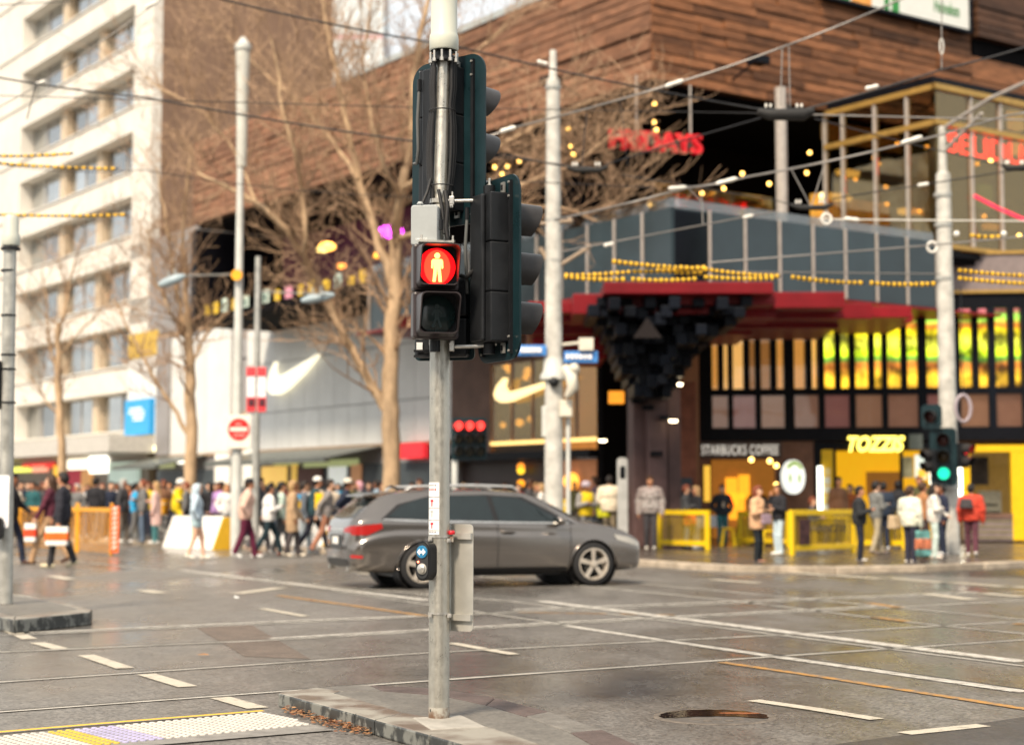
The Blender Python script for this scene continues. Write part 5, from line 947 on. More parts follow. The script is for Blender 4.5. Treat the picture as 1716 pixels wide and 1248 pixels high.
def stool(x, y, label):
    p = gr(x, y, KZ); r_ = thing('stool', label, 'stool', p, group='yellow stools'); MB().lathe([(.15, .0), (.17, .02), (.17, .05)], p + ZD * .43, n=18).build('seat', M_YF, r_, 40)
    for sx in (-1, 1):
        for sy in (-1, 1): MB().tube([p + Vector((sx * .17, sy * .17, 0)), p + Vector((sx * .11, sy * .11, .44))], .025, 6).build('leg', M_YF, r_)
for x, y, l_ in ((1220, 915, 'yellow stool below the orange cafe mural'), (1243, 912, 'yellow stool just left of the person in the peach coat'), (1288, 922, 'yellow stool right of the person in the peach coat')): stool(x, y, l_)
def table(x, y, w_, m, label, cloth=None):
    p = gr(x, y, KZ); r_ = thing('cafe_table', label, 'table', p); MB().box(p + ZD * .74, (w_, .6, .05)).build('tabletop', m, r_, bevel=.01)
    for sx in (-1, 1):
        for sy in (-1, 1): MB().tube([p + Vector((sx * w_ * .42, sy * .24, 0)), p + Vector((sx * w_ * .42, sy * .24, .72))], .025, 6).build('leg', m, r_)
    if cloth: MB().box(p + ZD * .62 + Vector((0, -.32, 0)), (w_ * 1.02, .02, .3)).build('cloth', cloth, r_); MB().box(p + ZD * .773, (w_ * 1.02, .64, .012)).build('cloth', cloth, r_)
table(1190, 912, .75, M_BLK, 'cafe table with white cloth left of the person in teal trousers', mat('white cloth', (.72, .74, .78), rough=.7)); table(1262, 908, .6, M_YF, 'yellow cafe table behind the peach coat'); table(1390, 915, 1.0, M_YF, 'yellow cafe table behind the lettered fence')
# grey info totem by the column
tt = thing('info_totem', 'slim pale totem post beside the dark column', 'post', gpx(1043, 40, KZ)); b = gpx(1043, 40, KZ)
MB().prism(rrect(.24, 2.2, .08), b + ZD * 1.1, (1, 0, 0), ZD, -.1, .1).build('body', mat('pale grey totem', (.42, .42, .40), rough=.45), tt); MB().prism(rrect(.13, .3, .03), b + ZD * 1.85 + Vector((0, -.1, 0)), (1, 0, 0), ZD, 0, .01).build('pictogram', M_DARK, tt)
# ------------------------------------------------------------------ grey station wagon
def build_car():
    pf, pr = gr(994, 981), gr(707, 986.5); hd = (pf - pr).normalized(); rz = math.atan2(hd.y, hd.x); left = Vector((-hd.y, hd.x, 0))
    mid = (pf + pr) / 2 + left * .86; car = thing('station_wagon', 'dark grey station wagon crossing the junction behind the signal pole', 'car', mid, rz)
    WB = (pf - pr).length; ax, rx = WB / 2, -WB / 2; RT = .335
    paint = mat('grey metallic paint', (.205, .182, .162), rough=.18, metal=.85, var=.05, scale=2, coat=1.0); blackp = mat('satin black trim', (.015, .015, .016), rough=.4); gls = mat('tinted car glass', (.008, .014, .015), rough=.04, spec=.6, var=.2); chrome = mat('bright trim', (.62, .60, .56), rough=.22, metal=.9)
    # key stations: x, half width, underside z, shoulder z, belt z, roof-edge half width, top z
    T = [(-2.47, .60, .44, .60, .70, .50, .80), (-2.44, .72, .36, .62, .78, .60, .93), (-2.40, .79, .30, .64, .88, .66, 1.04), (-2.30, .845, .26, .70, .97, .68, 1.13), (-2.15, .87, .24, .76, 1.0, .64, 1.26), (-1.95, .885, .23, .80, 1.01, .60, 1.39), (-1.7, .892, .22, .82, 1.01, .60, 1.445),
         (-1.2, .90, .21, .82, 1.0, .605, 1.475), (-.4, .90, .20, .80, .97, .61, 1.485), (.1, .90, .20, .79, .955, .60, 1.47), (.45, .90, .20, .785, .945, .585, 1.41), (.8, .90, .20, .78, .94, .60, 1.26), (1.1, .90, .20, .77, .935, .66, 1.10), (1.3, .90, .20, .765, .92, .72, 1.0), (1.6, .893, .21, .745, .88, .72, .955), (1.9, .87, .22, .70, .82, .69, .89), (2.1, .82, .23, .64, .74, .62, .81), (2.22, .74, .25, .58, .66, .54, .72), (2.29, .60, .30, .5, .57, .42, .62)]
    T = np.array(T); xs = np.concatenate([np.linspace(-2.47, -2.2, 14), np.linspace(-2.17, 1.9, 110), np.linspace(1.93, 2.29, 22)])
    # monotone-ish smooth interpolation
    def interp(x):
        out = []
        i = int(np.clip(np.searchsorted(T[:, 0], x) - 1, 0, len(T) - 2)); x0, x1 = T[i, 0], T[i + 1, 0]; t = (x - x0) / (x1 - x0)
        for c in range(1, 7):
            def slope(j):
                if j == 0 or j == len(T) - 1: return 0 if j else (T[1, c] - T[0, c]) / (T[1, 0] - T[0, 0])
                a = (T[j, c] - T[j - 1, c]) / (T[j, 0] - T[j - 1, 0]); b = (T[j + 1, c] - T[j, c]) / (T[j + 1, 0] - T[j, 0]); return 0 if a * b <= 0 else 2 * a * b / (a + b)
            m0, m1 = slope(i) * (x1 - x0), slope(i + 1) * (x1 - x0); t2, t3 = t * t, t ** 3
            out.append((2 * t3 - 3 * t2 + 1) * T[i, c] + (t3 - 2 * t2 + t) * m0 + (-2 * t3 + 3 * t2) * T[i + 1, c] + (t3 - t2) * m1)
        return out
    def section(x):
        w, zb_, zs, zbe, ww, zt_ = interp(x); ze = zt_ - .05; zs = min(zs, zt_ - .12); zbe = min(zbe, zt_ - .06)
        K = [(0, zb_), (.5 * w, zb_), (.82 * w, zb_ + .01), (.955 * w, zb_ + .07), (.985 * w, zb_ + .2), (w, (zs + zb_) / 2 + .1), (.992 * w, zs - .02), (.965 * w, zs + .04), (.945 * w, zbe), (.945 * w * .45 + ww * .55 + .015, (zbe + ze) / 2 + .01), (ww, ze), (ww * .9, zt_ - .02), (ww * .5, zt_ - .002), (0, zt_)]
        out = []
        for i in range(len(K) - 1):
            a, b, c, d = K[max(i - 1, 0)], K[i], K[i + 1], K[min(i + 2, len(K) - 1)]
            for k in range(4):
                t = k / 4; out.append(tuple(.5 * (2 * b[j] + (c[j] - a[j]) * t + (2 * a[j] - 5 * b[j] + 4 * c[j] - d[j]) * t * t + (3 * b[j] - a[j] - 3 * c[j] + d[j]) * t ** 3) for j in (0, 1)))
        out.append(K[-1]); return out
    RA = .385
    q = MB(); npt = None
    for x in xs:
        sec = section(x); z_ar = -1
        for a in (ax, rx):
            if abs(x - a) < RA: z_ar = RT + math.sqrt(RA * RA - (x - a) ** 2)
        s = [(y, max(z, min(z_ar, z + 9)) if z < z_ar else z) for y, z in sec]; full = [(x, y, z) for y, z in s] + [(x, -y, z) for y, z in s[-2:0:-1]]; npt = len(full); q.v += full
    for i in range(len(xs) - 1):
        for k in range(npt): k2 = (k + 1) % npt; q.f.append((i * npt + k, i * npt + k2, (i + 1) * npt + k2, (i + 1) * npt + k)); q.m.append(0)
    q.f.append(tuple(range(npt))[::-1]); q.f.append(tuple(range((len(xs) - 1) * npt, len(xs) * npt))); q.m += [0, 0]
    me = q.mesh('body', paint, 35); body = obj('body', me, car, local=True)
    bvh = BVHTree.FromPolygons([Vector(v) for v in q.v], q.f)
    def hit(o, d):
        h = bvh.ray_cast(Vector(o), Vector(d)); return h
    def patch_(name, m, B, Tt, proj, off=.006, ns=24, nt_=6, th=0.0, parent=None):
        """surface patch on the body between a lower and an upper curve; proj: 'R','L' side or 'B' rear, 'F' front"""
        def sample(C, s):
            L = len(C) - 1; f = min(s * L, L - 1e-6); i = int(f); t = f - i; return C[i][0] * (1 - t) + C[i + 1][0] * t, C[i][1] * (1 - t) + C[i + 1][1] * t
        mb = MB(); vs = []
        for j in range(nt_ + 1):
            for i in range(ns + 1):
                a, b = sample(B, i / ns), sample(Tt, i / ns); u, v = a[0] + (b[0] - a[0]) * j / nt_, a[1] + (b[1] - a[1]) * j / nt_
                if proj in 'RL': s = -1 if proj == 'R' else 1; o, d = (u, 3 * s, v), (0, -s, 0)
                elif proj == 'T': o, d = (u, v, 3), (0, 0, -1)
                else: s = -1 if proj == 'B' else 1; o, d = (4 * s, u, v), (-s, 0, 0)
                h = hit(o, d)
                if h[0] is None: p = Vector(o) + Vector(d) * (2.15 if proj in 'RL' else 1.7); n = -Vector(d)
                else: p, n = h[0], h[1]
                if n.dot(Vector(d)) > 0: n = -n
                vs.append(p + n * off)
        fs = [(j * (ns + 1) + i, j * (ns + 1) + i + 1, (j + 1) * (ns + 1) + i + 1, (j + 1) * (ns + 1) + i) for j in range(nt_) for i in range(ns)]
        mb.add(vs, fs); me = mb.mesh(name, m, 60); return obj(name, me, parent or car, local=True)
    for sd in 'RL':
        # windows: surround first, then the glass of front door, rear door and quarter
        patch_('window_surround', blackp, [(-2.0, 1.03), (-1.4, .995), (-.2, .975), (.6, .96), (1.08, .95)], [(-1.72, 1.25), (-1.2, 1.375), (-.3, 1.395), (.3, 1.36), (.62, 1.2)], sd, .004, 40, 6)
        patch_('front_window', gls, [(-.16, .995), (.3, .985), (.92, .975)], [(-.22, 1.37), (.22, 1.345), (.56, 1.18)], sd, .009)
        patch_('rear_window', gls, [(-1.18, 1.015), (-.7, 1.005), (-.24, .998)], [(-1.1, 1.36), (-.7, 1.375), (-.3, 1.375)], sd, .009)
        patch_('quarter_window', gls, [(-1.9, 1.06), (-1.6, 1.035), (-1.25, 1.02)], [(-1.66, 1.23), (-1.4, 1.32), (-1.17, 1.355)], sd, .009)
        patch_('window_trim', chrome, [(-1.98, 1.015), (-1.2, .985), (-.2, .965), (.98, .945)], [(-1.95, 1.035), (-1.2, 1.008), (-.2, .988), (.98, .965)], sd, .013, 40, 1)
        for a, b, c, d in ((-.2, .3, -.19, .97), (-1.02, .5, -1.2, .98), (.98, .32, 1.0, .93)): patch_('door_seam', blackp, [(a, b), (c, d)], [(a + .012, b), (c + .012, d)], sd, .002, 14, 1)
        patch_('sill_trim', blackp, [(-.95, .235), (.95, .235)], [(-.95, .30), (.95, .30)], sd, .006, 20, 2)
        patch_('tail_lamp', mat('red tail lamp', (.22, .006, .008), rough=.25, coat=.2, emis=(.9, .05, .02), estr=.18), [(-2.42, .80), (-2.2, .80), (-1.98, .90)], [(-2.43, .93), (-2.2, .95), (-2.0, .97)], sd, .008, 14, 4)
        patch_('head_lamp', mat('head lamp glass', (.25, .24, .22), rough=.1, coat=.6, emis=(1, .9, .7), estr=.12), [(1.78, .70), (2.0, .64), (2.2, .585)], [(1.72, .79), (1.98, .745), (2.2, .66)], sd, .008, 14, 4)
        patch_('rear_reflector', mat('red reflector', (.4, .02, .02), rough=.3), [(-2.43, .47), (-2.28, .46)], [(-2.43, .51), (-2.28, .50)], sd, .008, 8, 2)
        s = -1 if sd == 'R' else 1
        for x in (-.02, -.98):
            h = hit((x, 3 * s, .84), (0, -s, 0)); p = h[0]; mb = MB().tube([p + Vector((-.11, s * .012, 0)), p + Vector((-.06, s * .04, 0)), p + Vector((.06, s * .04, 0)), p + Vector((.11, s * .012, 0))], [.012, .017, .017, .012], 8); obj('door_handle', mb.mesh('door_handle', paint, 60), car, local=True)
        mb = MB().ball((.78, s * 1.0, 1.0), .1, 12, 8, (.85, 1.15, .72)); mb.tube([(.82, s * .86, .96), (.8, s * .95, .97)], .03, 8); mr_ = obj('wing_mirror', mb.mesh('wing_mirror', blackp if sd == 'L' else paint, 60), car, local=True)
        mb = MB().prism(rrect(.17, .11, .03), (.69, s * 1.0, 1.0), (0, -1, 0), (0, 0, 1), -.012, -.004); obj('mirror_glass', mb.mesh('mirror_glass', gls), mr_, local=True)
        mb = MB().tube([(-1.55, s * .56, 1.462), (-1.45, s * .57, 1.515), (-.5, s * .58, 1.54), (.15, s * .575, 1.52), (.25, s * .57, 1.455)], [.016, .02, .02, .02, .016], 8); obj('roof_rail', mb.mesh('roof_rail', mat('silver rail', (.55, .55, .54), rough=.35, metal=.6), 60), car, local=True)
        for a in (ax, rx):
            mb = MB().lathe([(RA + .012, 0), (RA + .012, .0)], (a, 0, RT), (0, 1, 0), 4) if False else MB()
            arc = [(a + (RA - .01) * math.cos(R_(k)), s * .885, RT + (RA - .01) * math.sin(R_(k))) for k in range(-8, 189, 7)]
            pts = []
            for (x, y, z) in arc:
                h = hit((x + (x - a) * .08, 3 * s, z + (z - RT) * .08), (0, -s, 0)); pts.append((x, h[0].y if h[0] is not None and abs(h[0].y) > .6 else s * .88, z))
            mb.tube(pts, .011, 6); obj('arch_lip', mb.mesh('arch_lip', paint, 60), car, local=True)
            wl = MB().lathe([(RA - .005, -.02), (RA - .005, .36)], (a, s * .86, RT), (0, -s, 0), 28, False); wl.lathe([(RA - .005, 0), (.01, .0)], (a, s * .5, RT), (0, s, 0), 28, False); obj('wheel_well', wl.mesh('wheel_well', blackp, 60), car, local=True)
    # rear glass, plate, badge strip, lamps wrap, bumper
    patch_('rear_glass', gls, [(-.62, 1.06), (0, 1.04), (.62, 1.06)], [(-.5, 1.34), (0, 1.36), (.5, 1.34)], 'B', .008, 20, 8)
    patch_('hatch_recess', mat('dark hatch panel', (.03, .035, .038), rough=.35), [(-.34, .60), (.34, .60)], [(-.36, .80), (.36, .80)], 'B', .005, 12, 6); patch_('number_plate', mat('white plate', (.75, .74, .70), rough=.4), [(-.18, .66), (.18, .66)], [(-.18, .77), (.18, .77)], 'B', .016, 6, 3)
    for s in (-1, 1): patch_('tail_lamp', MATS['red tail lamp'], [(s * .42, .84), (s * .76, .83)], [(s * .42, .90), (s * .76, .94)], 'B', .009, 12, 4)
    patch_('hatch_strip', chrome, [(-.42, .86), (.42, .86)], [(-.42, .885), (.42, .885)], 'B', .012, 16, 1); patch_('lower_bumper', blackp, [(-.62, .33), (0, .32), (.62, .33)], [(-.62, .44), (0, .45), (.62, .44)], 'B', .006, 16, 4)
    patch_('wind_screen', gls, [(-.66, 1.06), (0, 1.08), (.66, 1.06)], [(-.52, 1.39), (0, 1.41), (.52, 1.39)], 'F', .008, 20, 8); patch_('grille', blackp, [(-.4, .42), (.4, .42)], [(-.44, .58), (.44, .58)], 'F', .008, 12, 4)
    mb = MB().add([(-1.98, -.56, 1.40), (-1.98, .56, 1.40), (-2.2, .5, 1.375), (-2.2, -.5, 1.375), (-1.98, -.56, 1.43), (-1.98, .56, 1.43), (-2.19, .5, 1.39), (-2.19, -.5, 1.39)], [(0, 3, 2, 1), (4, 5, 6, 7), (0, 1, 5, 4), (1, 2, 6, 5), (2, 3, 7, 6), (3, 0, 4, 7)]); obj('roof_spoiler', mb.mesh('roof_spoiler', paint), car, local=True)
    mb = MB().tube([(-1.5, 0, 1.48), (-1.62, 0, 1.53), (-1.7, 0, 1.5)], [.03, .02, .01], 6); obj('shark_antenna', mb.mesh('shark_antenna', paint, 60), car, local=True)
    for s in (-1, 1): mb = MB().lathe([(.04, 0), (.045, .1)], (-2.34, s * .55, .3), (-1, 0, 0), 12); obj('exhaust_tip', mb.mesh('exhaust_tip', chrome, 40), car, local=True)
    mb = MB().box((0, 0, .23), (3.4, 1.3, .12)); obj('underbody', mb.mesh('underbody', blackp), car, local=True)
    tyre = mat('tyre rubber', (.018, .018, .019), rough=.7); alloy = mat('bronze silver alloy', (.58, .52, .44), rough=.35, metal=.5)
    for a in (ax, rx):
        for s in (-1, 1):
            c = Vector((a, s * .80, RT)); d = Vector((0, s, 0))
            tyo = obj('wheel', MB().lathe([(.225, -.12), (.30, -.115), (.325, -.09), (.335, -.05), (.335, .05), (.325, .085), (.30, .10), (.235, .095)], c, d, 40, False).mesh('tyre', tyre, 40), car, local=True)
            r = MB().lathe([(.236, .092), (.245, .1), (.225, .102), (.21, .07), (.20, -.05)], c, d, 40, False)
            for k in range(5):
                an = 2 * PI * k / 5 + .35; ra = Vector((math.cos(an), 0, math.sin(an))); ta = Vector((-math.sin(an), 0, math.cos(an)))
                for w0 in (-.012, .012): r.add([c + d * .085 + ra * .03 + ta * (w0 - .016), c + d * .085 + ra * .03 + ta * (w0 + .016), c + d * .098 + ra * .226 + ta * (w0 * 1.5 + .02), c + d * .098 + ra * .226 + ta * (w0 * 1.5 - .02), c + d * .04 + ra * .03 + ta * w0, c + d * .06 + ra * .226 + ta * w0 * 1.5], [(0, 1, 2, 3), (0, 3, 5, 4), (1, 4, 5, 2)])
            r.lathe([(.055, .07), (.055, .098), (.03, .104), (0, .104)], c, d, 16, False); obj('rim', r.mesh('rim', alloy), tyo, local=True)
            obj('brake_disc', MB().lathe([(.15, .02), (.15, .03), (.0, .03)], c, d, 24, False).mesh('brake_disc', mat('dark disc', (.05, .05, .05), rough=.4, metal=.6), 40), tyo, local=True)
build_car()
# ------------------------------------------------------------------ foreground signal pole
PB = gr(736, 1203, ZI); YP = PB.y; SPX = F / YP           # pixels per metre at the pole
def hp(x, y, dy=0.0): return at(x, y, YP + dy)
M_POLE = mat('weathered galvanised pole', (.44, .43, .385), rough=.36, metal=.7, var=.13, scale=30, bump=.08, rvar=.1, stretch=(1, 1, .5)); M_CAPW = mat('ivory plastic cap', (.54, .56, .49), rough=.38, var=.04); M_BOLT = mat('zinc bolt', (.48, .47, .44), rough=.35, metal=.7, var=.2, scale=30)
M_BOXG = mat('light grey box', (.33, .355, .36), rough=.42, var=.06, scale=9); M_CAB = mat('black cable', (.02, .02, .021), rough=.5); M_ALU = mat('dull aluminium', (.47, .46, .42), rough=.4, metal=.55, var=.14, scale=4, rvar=.08); M_RUST = worn_paint('rust speckle', (.13, .075, .045), .5, (.36, .35, .31))
sp_ = thing('signal_pole', 'tall galvanised signal pole with white cap on the foreground island', 'pole', PB)
ax0, ax1, ax2 = hp(735.5, 1206), hp(737.5, 345), hp(744, 84)
MB().tube([ax0 - ZD * .0, ax0.lerp(ax1, .3), ax0.lerp(ax1, .7), ax1], [.0595, .0585, .0575, .0565], 32).build('lower_shaft', M_POLE, sp_, 60)
MB().tube([ax1 - ZD * .02, ax1 + ZD * .02, ax2], [.05, .041, .038], 24).build('upper_shaft', M_POLE, sp_, 60)
MB().lathe([(.0605, 0), (.0602, .05), (.0598, .075)], ax0, n=32, caps=False).build('rust_stain', M_RUST, sp_, 60); MB().lathe([(.085, 0), (.08, .006), (.06, .012)], ax0 - ZD * .002, n=28).build('base_collar', M_CONC, sp_, 40)
MB().lathe([(.009, 0), (.009, .002)], hp(722.5, 1190, -.04), (-.6, -.8, 0), 10).build('drain_hole', M_BLK, sp_)
c = ax2; MB().lathe([(.078, -.008), (.085, .0), (.0855, .06), (.083, .082), (.077, .095), (.0765, .30), (.074, .33), (.06, .352), (.03, .362), (0, .364)], c + ZD * .0, n=36, caps=False).build('white_cap', M_CAPW, sp_, 50)
MB().lathe([(.06, -.075), (.074, -.07), (.074, -.05), (.05, -.045), (.05, -.005)], c, n=32).build('flange', M_BLK, sp_, 40)
q = MB()
for k in range(10):
    a = 2 * PI * k / 10 + .2; p = c + Vector((math.cos(a) * .078, math.sin(a) * .078, -.062)); q.lathe([(.012, -.02), (.012, .0), (.007, .0), (.007, .045)], p, n=6)
q.build('flange_bolt', M_BOLT, sp_)
for sgn in (-1, 1):
    for j in range(3):
        w_ = .048 + j * .010; pts = []
        for t, bulge in ((0, .95), (.12, 1.02), (.25, 1.08), (.36, .95), (.5, 1.15), (.65, 1.2), (.8, 1.1), (.93, .9), (1.0, .85)):
            m_ = ax2.lerp(ax1, t); pts.append(m_ + Vector((sgn * w_ * bulge, -.035 + j * .018, -.06 if t == 0 else 0)))
        MB().tube(pts, .0092 + .0015 * (j == 1), 8).build('cable', M_CAB, sp_, 60)
for y in (187, 313): MB().lathe([(.078, -.004), (.08, 0), (.078, .004)], ax2.lerp(ax1, (y - 84) / 261), n=28, caps=False).build('cable_tie', M_CAB, sp_)
MB().tube([hp(746, 320, -.06), hp(750, 345, -.075), hp(747, 380, -.09), hp(751, 408, -.1)], .014, 8).build('cable', M_CAB, sp_, 60); MB().tube([hp(735, 318, -.06), hp(741, 350, -.08), hp(744, 392, -.1)], .010, 8).build('cable', M_CAB, sp_, 60)
for y, dz in ((338, .012), (574, .009), (903, .007), (1030, .007)):
    p = ax0.lerp(ax1, (1206 - y) / 861); MB().lathe([(.061, -dz), (.0625, -dz), (.0625, dz), (.061, dz)], p, n=32, caps=False).build('steel_strap', M_BOLT if y > 800 else M_ALU, sp_, 40)
q = MB()
for x, y, dy in ((752, 337, -.05), (756, 345, -.06), (721, 903, -.05), (752, 905, -.03), (721, 1031, -.05), (753, 1031, -.03), (722, 575, -.06), (758, 575, -.05)): q.box(hp(x, y, dy), (.022, .03, .022)); q.lathe([(.006, 0), (.006, .03)], hp(x, y, dy), (0, -1, 0), 6)
q.build('strap_buckle', M_BOLT, sp_)
# instruction label wrapped on the shaft
def wrap(name, m, a0, a1, y0, y1, r, n=8):
    z0, z1 = hp(737, y1).z, hp(737, y0).z; q = MB(); cx_, cy_ = ax0.lerp(ax1, .4).x, YP
    for k in range(n):
        P = []
        for a, z_ in ((k, z0), (k + 1, z0), (k + 1, z1), (k, z1)): an = R_(a0 + (a1 - a0) * a / n); P.append((cx_ + r * math.sin(an), cy_ - r * math.cos(an), z_))
        q.quad(*P)
    return q.build(name, m, sp_, 80)
wrap('instruction_label', mat('label white', (.74, .74, .73), rough=.4, var=.04), -88, 2, 808, 895, .0605); LI = mat('label ink', (.05, .05, .06)); LR = mat('label red', (.55, .03, .05)); LG = mat('label grey', (.4, .42, .42))
for y in (832, 851, 871, 888): wrap('label_rule', LI, -86, 0, y, y + .7, .0612)
for y0, y1, m_ in ((812, 814, LI), (818, 822, LR), (890, 892, LI)):
    for a in range(-66, -10, 14): wrap('label_print', m_, a, a + 7, y0, y1, .0612, 2)
for y0, y1, m_ in ((836, 848, LR), (854, 866, LG), (874, 885, LR)): wrap('label_print', m_, -46, -38, y0 + 3, y1, .0612, 2); wrap('label_print', m_, -52, -32, y0 + 1, y0 + 4.5, .0612, 2)
for y in (849, 868, 886.5): wrap('label_print', LG, -60, -18, y, y + .8, .0612, 2)
# push button
bt = thing('push_button', 'black pedestrian push button with blue arrow disc on the pole', 'push button', hp(714, 965, -.06)); f = Vector((-.5, -.866, 0)); u = ZD.cross(f)
c = hp(714, 939, -.065); prof = rrect(.098, .222, .049, 10)
MB().prism(prof, c, u, ZD, -.055, .035).build('case', M_BLK, bt, 40, bevel=.008)
MB().prism([(x * .8, z * .90) for x, z in prof], c, u, ZD, .034, .04).build('face_plate', mat('charcoal face', (.03, .032, .034), rough=.35), bt)
d = c + ZD * .05; MB().lathe([(.036, 0), (.036, .045), (.033, .048), (0, .048)], d, f, 28, False).build('blue_disc', mat('blue disc', (.02, .16, .32), rough=.35), bt, 30)
q = MB()
for s_ in (-1, 1): q.prism([(s_ * .002, .008), (s_ * .010, .008), (s_ * .010, .020), (s_ * .028, .0), (s_ * .010, -.020), (s_ * .010, -.008), (s_ * .002, -.008)], d, u, ZD, .0485, .051)
q.build('white_arrow', mat('arrow white', (.78, .8, .82)), bt)
e = c - ZD * .045; MB().lathe([(.031, 0), (.031, .045), (.026, .047)], e, f, 28).build('button_ring', M_ALU, bt, 30); MB().lathe([(.025, .045), (.024, .056), (.016, .061), (0, .062)], e, f, 28, False).build('button', mat('brushed button', (.55, .54, .5), rough=.3, metal=.8), bt, 50)
MB().ball(c + f * .046 + u * -.022 - ZD * .012 if False else c + f * .045 - u * .024 - ZD * .006, .006).build('indicator_lamp', glow('red indicator', (1, .15, .08), 6), bt)
# aluminium sign seen from behind
sg = thing('sign_plate', 'narrow aluminium sign seen from behind strapped to the pole', 'sign', hp(770, 1052, .03)); f = Vector((.55, .83, 0)).normalized(); u = ZD.cross(f); c = hp(768, 967, .035)
MB().prism(rrect(.205, .607, .028, 6), c, u, ZD, 0, .004).build('plate', M_ALU, sg); 
for z_ in (.235, -.225): MB().box(c - f * .012 + ZD * z_, (.2, .02, .035), u=u, n=f).build('channel_rail', M_ALU, sg)
MB().box(c - f * .004 - u * -.075, (.05, .006, .6), u=u, n=f).build('edge_strip', mat('pale strip', (.55, .57, .55), rough=.4), sg)
MB().lathe([(.018, 0), (.02, .012), (.014, .022)], hp(757, 895, -.02), n=12).build('red_cap', mat('red plastic cap', (.5, .02, .03), rough=.4), sg); MB().box(hp(757, 903, -.02), (.02, .03, .03)).build('clamp', M_RUST, sg)
# grey terminal box
gb = thing('terminal_box', 'pale grey terminal box strapped above the red pedestrian signal', 'box', hp(712, 410, -.1)); c = hp(712, 378, -.13); f = Vector((-.12, -.99, 0)).normalized(); u = ZD.cross(f)
MB().prism(rrect(.158, .235, .018, 4), c, u, ZD, -.10, .012).build('case', M_BOXG, gb, 40, bevel=.006); MB().prism(rrect(.150, .226, .016, 4), c, u, ZD, .0125, .02).build('lid', M_BOXG, gb, 40, bevel=.004)
MB().lathe([(.014, 0), (.014, .012), (.02, .016), (.012, .03)], hp(704, 347, -.13), n=10).build('gland', M_BOXG, gb, 30); MB().tube([hp(739, 368, -.2), hp(739, 385, -.2)], .013, 8).build('latch', M_BLK, gb, 40); MB().tube([hp(706, 345, -.1), hp(716, 322, -.06), hp(722, 300, -.05)], .009, 8).build('cable', M_CAB, gb, 60)
lettering('swarco', .011, c + u * -.05 - ZD * .085 + f * .0205, u, ZD, mat('grey print', (.72, .74, .74)), 'maker_print', gb, .0008)
# red pedestrian signal facing the camera
pd = thing('pedestrian_signal', 'pedestrian signal with lit red standing figure on the foreground pole', 'traffic light', hp(735, 566, -.15)); f = Vector((.2, -.98, 0)).normalized(); u = ZD.cross(f)
c = hp(731, 488, -.16); M_PH = mat('plum black housing', (.035, .028, .03), rough=.38, var=.25, scale=7); HW, HH = .262, .272
for i, zc in enumerate((.136, -.136)):
    k = c + ZD * zc
    MB().box(k - f * .05, (HW, .115, HH - .006), u=u, n=f).build('housing', M_PH, pd, bevel=.016)
    # square hood, open in front: four walls that taper, the lower one short
    q = MB(); w0, h0, w1, h1, dp, t = .118, .124, .112, .112, .19, .006
    def ring(w, h, d, dz=0): return [k + u * x + ZD * (z + dz) + f * d for x, z in rrect(2 * w, 2 * h, .03, 4)]
    nR = len(rrect(1, 1, .1, 4)); o0, o1 = ring(w0, h0, .008), ring(w1, h1, dp)
    def trim(pts): return [p - f * (dp * .45 * max(0, min(1, (-(p - k).z / h1 + .15)))) for p in pts]
    o1 = trim(o1); i0, i1 = ring(w0 - t, h0 - t, .008), trim(ring(w1 - t, h1 - t, dp)); vs = o0 + o1 + i0 + i1; n = nR
    fs = []
    for a in range(n): b = (a + 1) % n; fs += [(a, b, n + b, n + a), (2 * n + b, 2 * n + a, 3 * n + a, 3 * n + b), (n + a, n + b, 3 * n + b, 3 * n + a)]
    q.add(vs, fs); q.build('hood', M_PH, pd, 40)
    q = MB().prism(rrect(2 * w0, 2 * h0, .03, 4), k, u, ZD, .006, .010); q.build('bezel', M_BLK, pd)
    MB().lathe([(.112, .010), (.112, .02), (.106, .022)], k, f, 40, False).build('lens_ring', M_BLK if i else mat('red glow ring', (.12, .01, .01), rough=.3), pd, 40)  # upper ring: red glow of the lit lens put into its colour
    MB().lathe([(.107, .018), (.07, .026), (.035, .030), (0, .031)], k, f, 40, False).build('lens', glow('red lens', (1, .004, .006), 2.0) if i == 0 else mat('dark teal lens', (.008, .022, .022), rough=.2, coat=.6), pd, 60)
    g = MB()
    def lim(pts): g.prism(pts, k - ZD * .004, u, ZD, .032, .035)
    if i == 0:
        lim(circ(.0165, 14, 0, .066)); lim([(-.026, .046), (.026, .046), (.033, .035), (.034, -.005), (.026, -.008), (.021, .02), (.02, -.012), (-.02, -.012), (-.021, .02), (-.026, -.008), (-.034, -.005), (-.033, .035)]); lim([(-.02, -.0125), (-.001, -.0125), (-.009, -.082), (-.026, -.082)]); lim([(.001, -.0125), (.02, -.0125), (.026, -.082), (.009, -.082)])
        h_ = MB(); h_.prism(circ(.075, 24, 0, -.004, .098), k, u, ZD, .0312, .0316); h_.build('figure_halo', glow('figure halo', (1, .03, .012), 3.2), pd)  # added disc standing in for the glow around the lit figure
        g.build('standing_figure', glow('figure glow', (1, .45, .10), 4.0), pd)
    else:
        lim(circ(.014, 12, .0, .05)); lim([(-.012, .034), (.014, .034), (.03, .01), (.022, .006), (.012, .018), (.010, -.015), (-.012, -.015), (-.012, .014), (-.026, -.002), (-.032, .004)]); lim([(-.012, -.0155), (.002, -.0155), (-.02, -.072), (-.033, -.066)]); lim([(.0, -.0155), (.010, -.0155), (.028, -.066), (.016, -.073)])
        g.build('walking_figure', mat('unlit figure', (.035, .055, .055), rough=.3), pd)
MB().box(c + ZD * .285 - f * .03, (.2, .08, .012), u=u, n=f).build('top_bracket', M_ALU, pd); q = MB()
for x in (-.08, .1): q.lathe([(.008, 0), (.014, .005), (.014, .014), (.007, .016), (.007, .04)], c + u * x + ZD * .285 - f * .03, n=6)
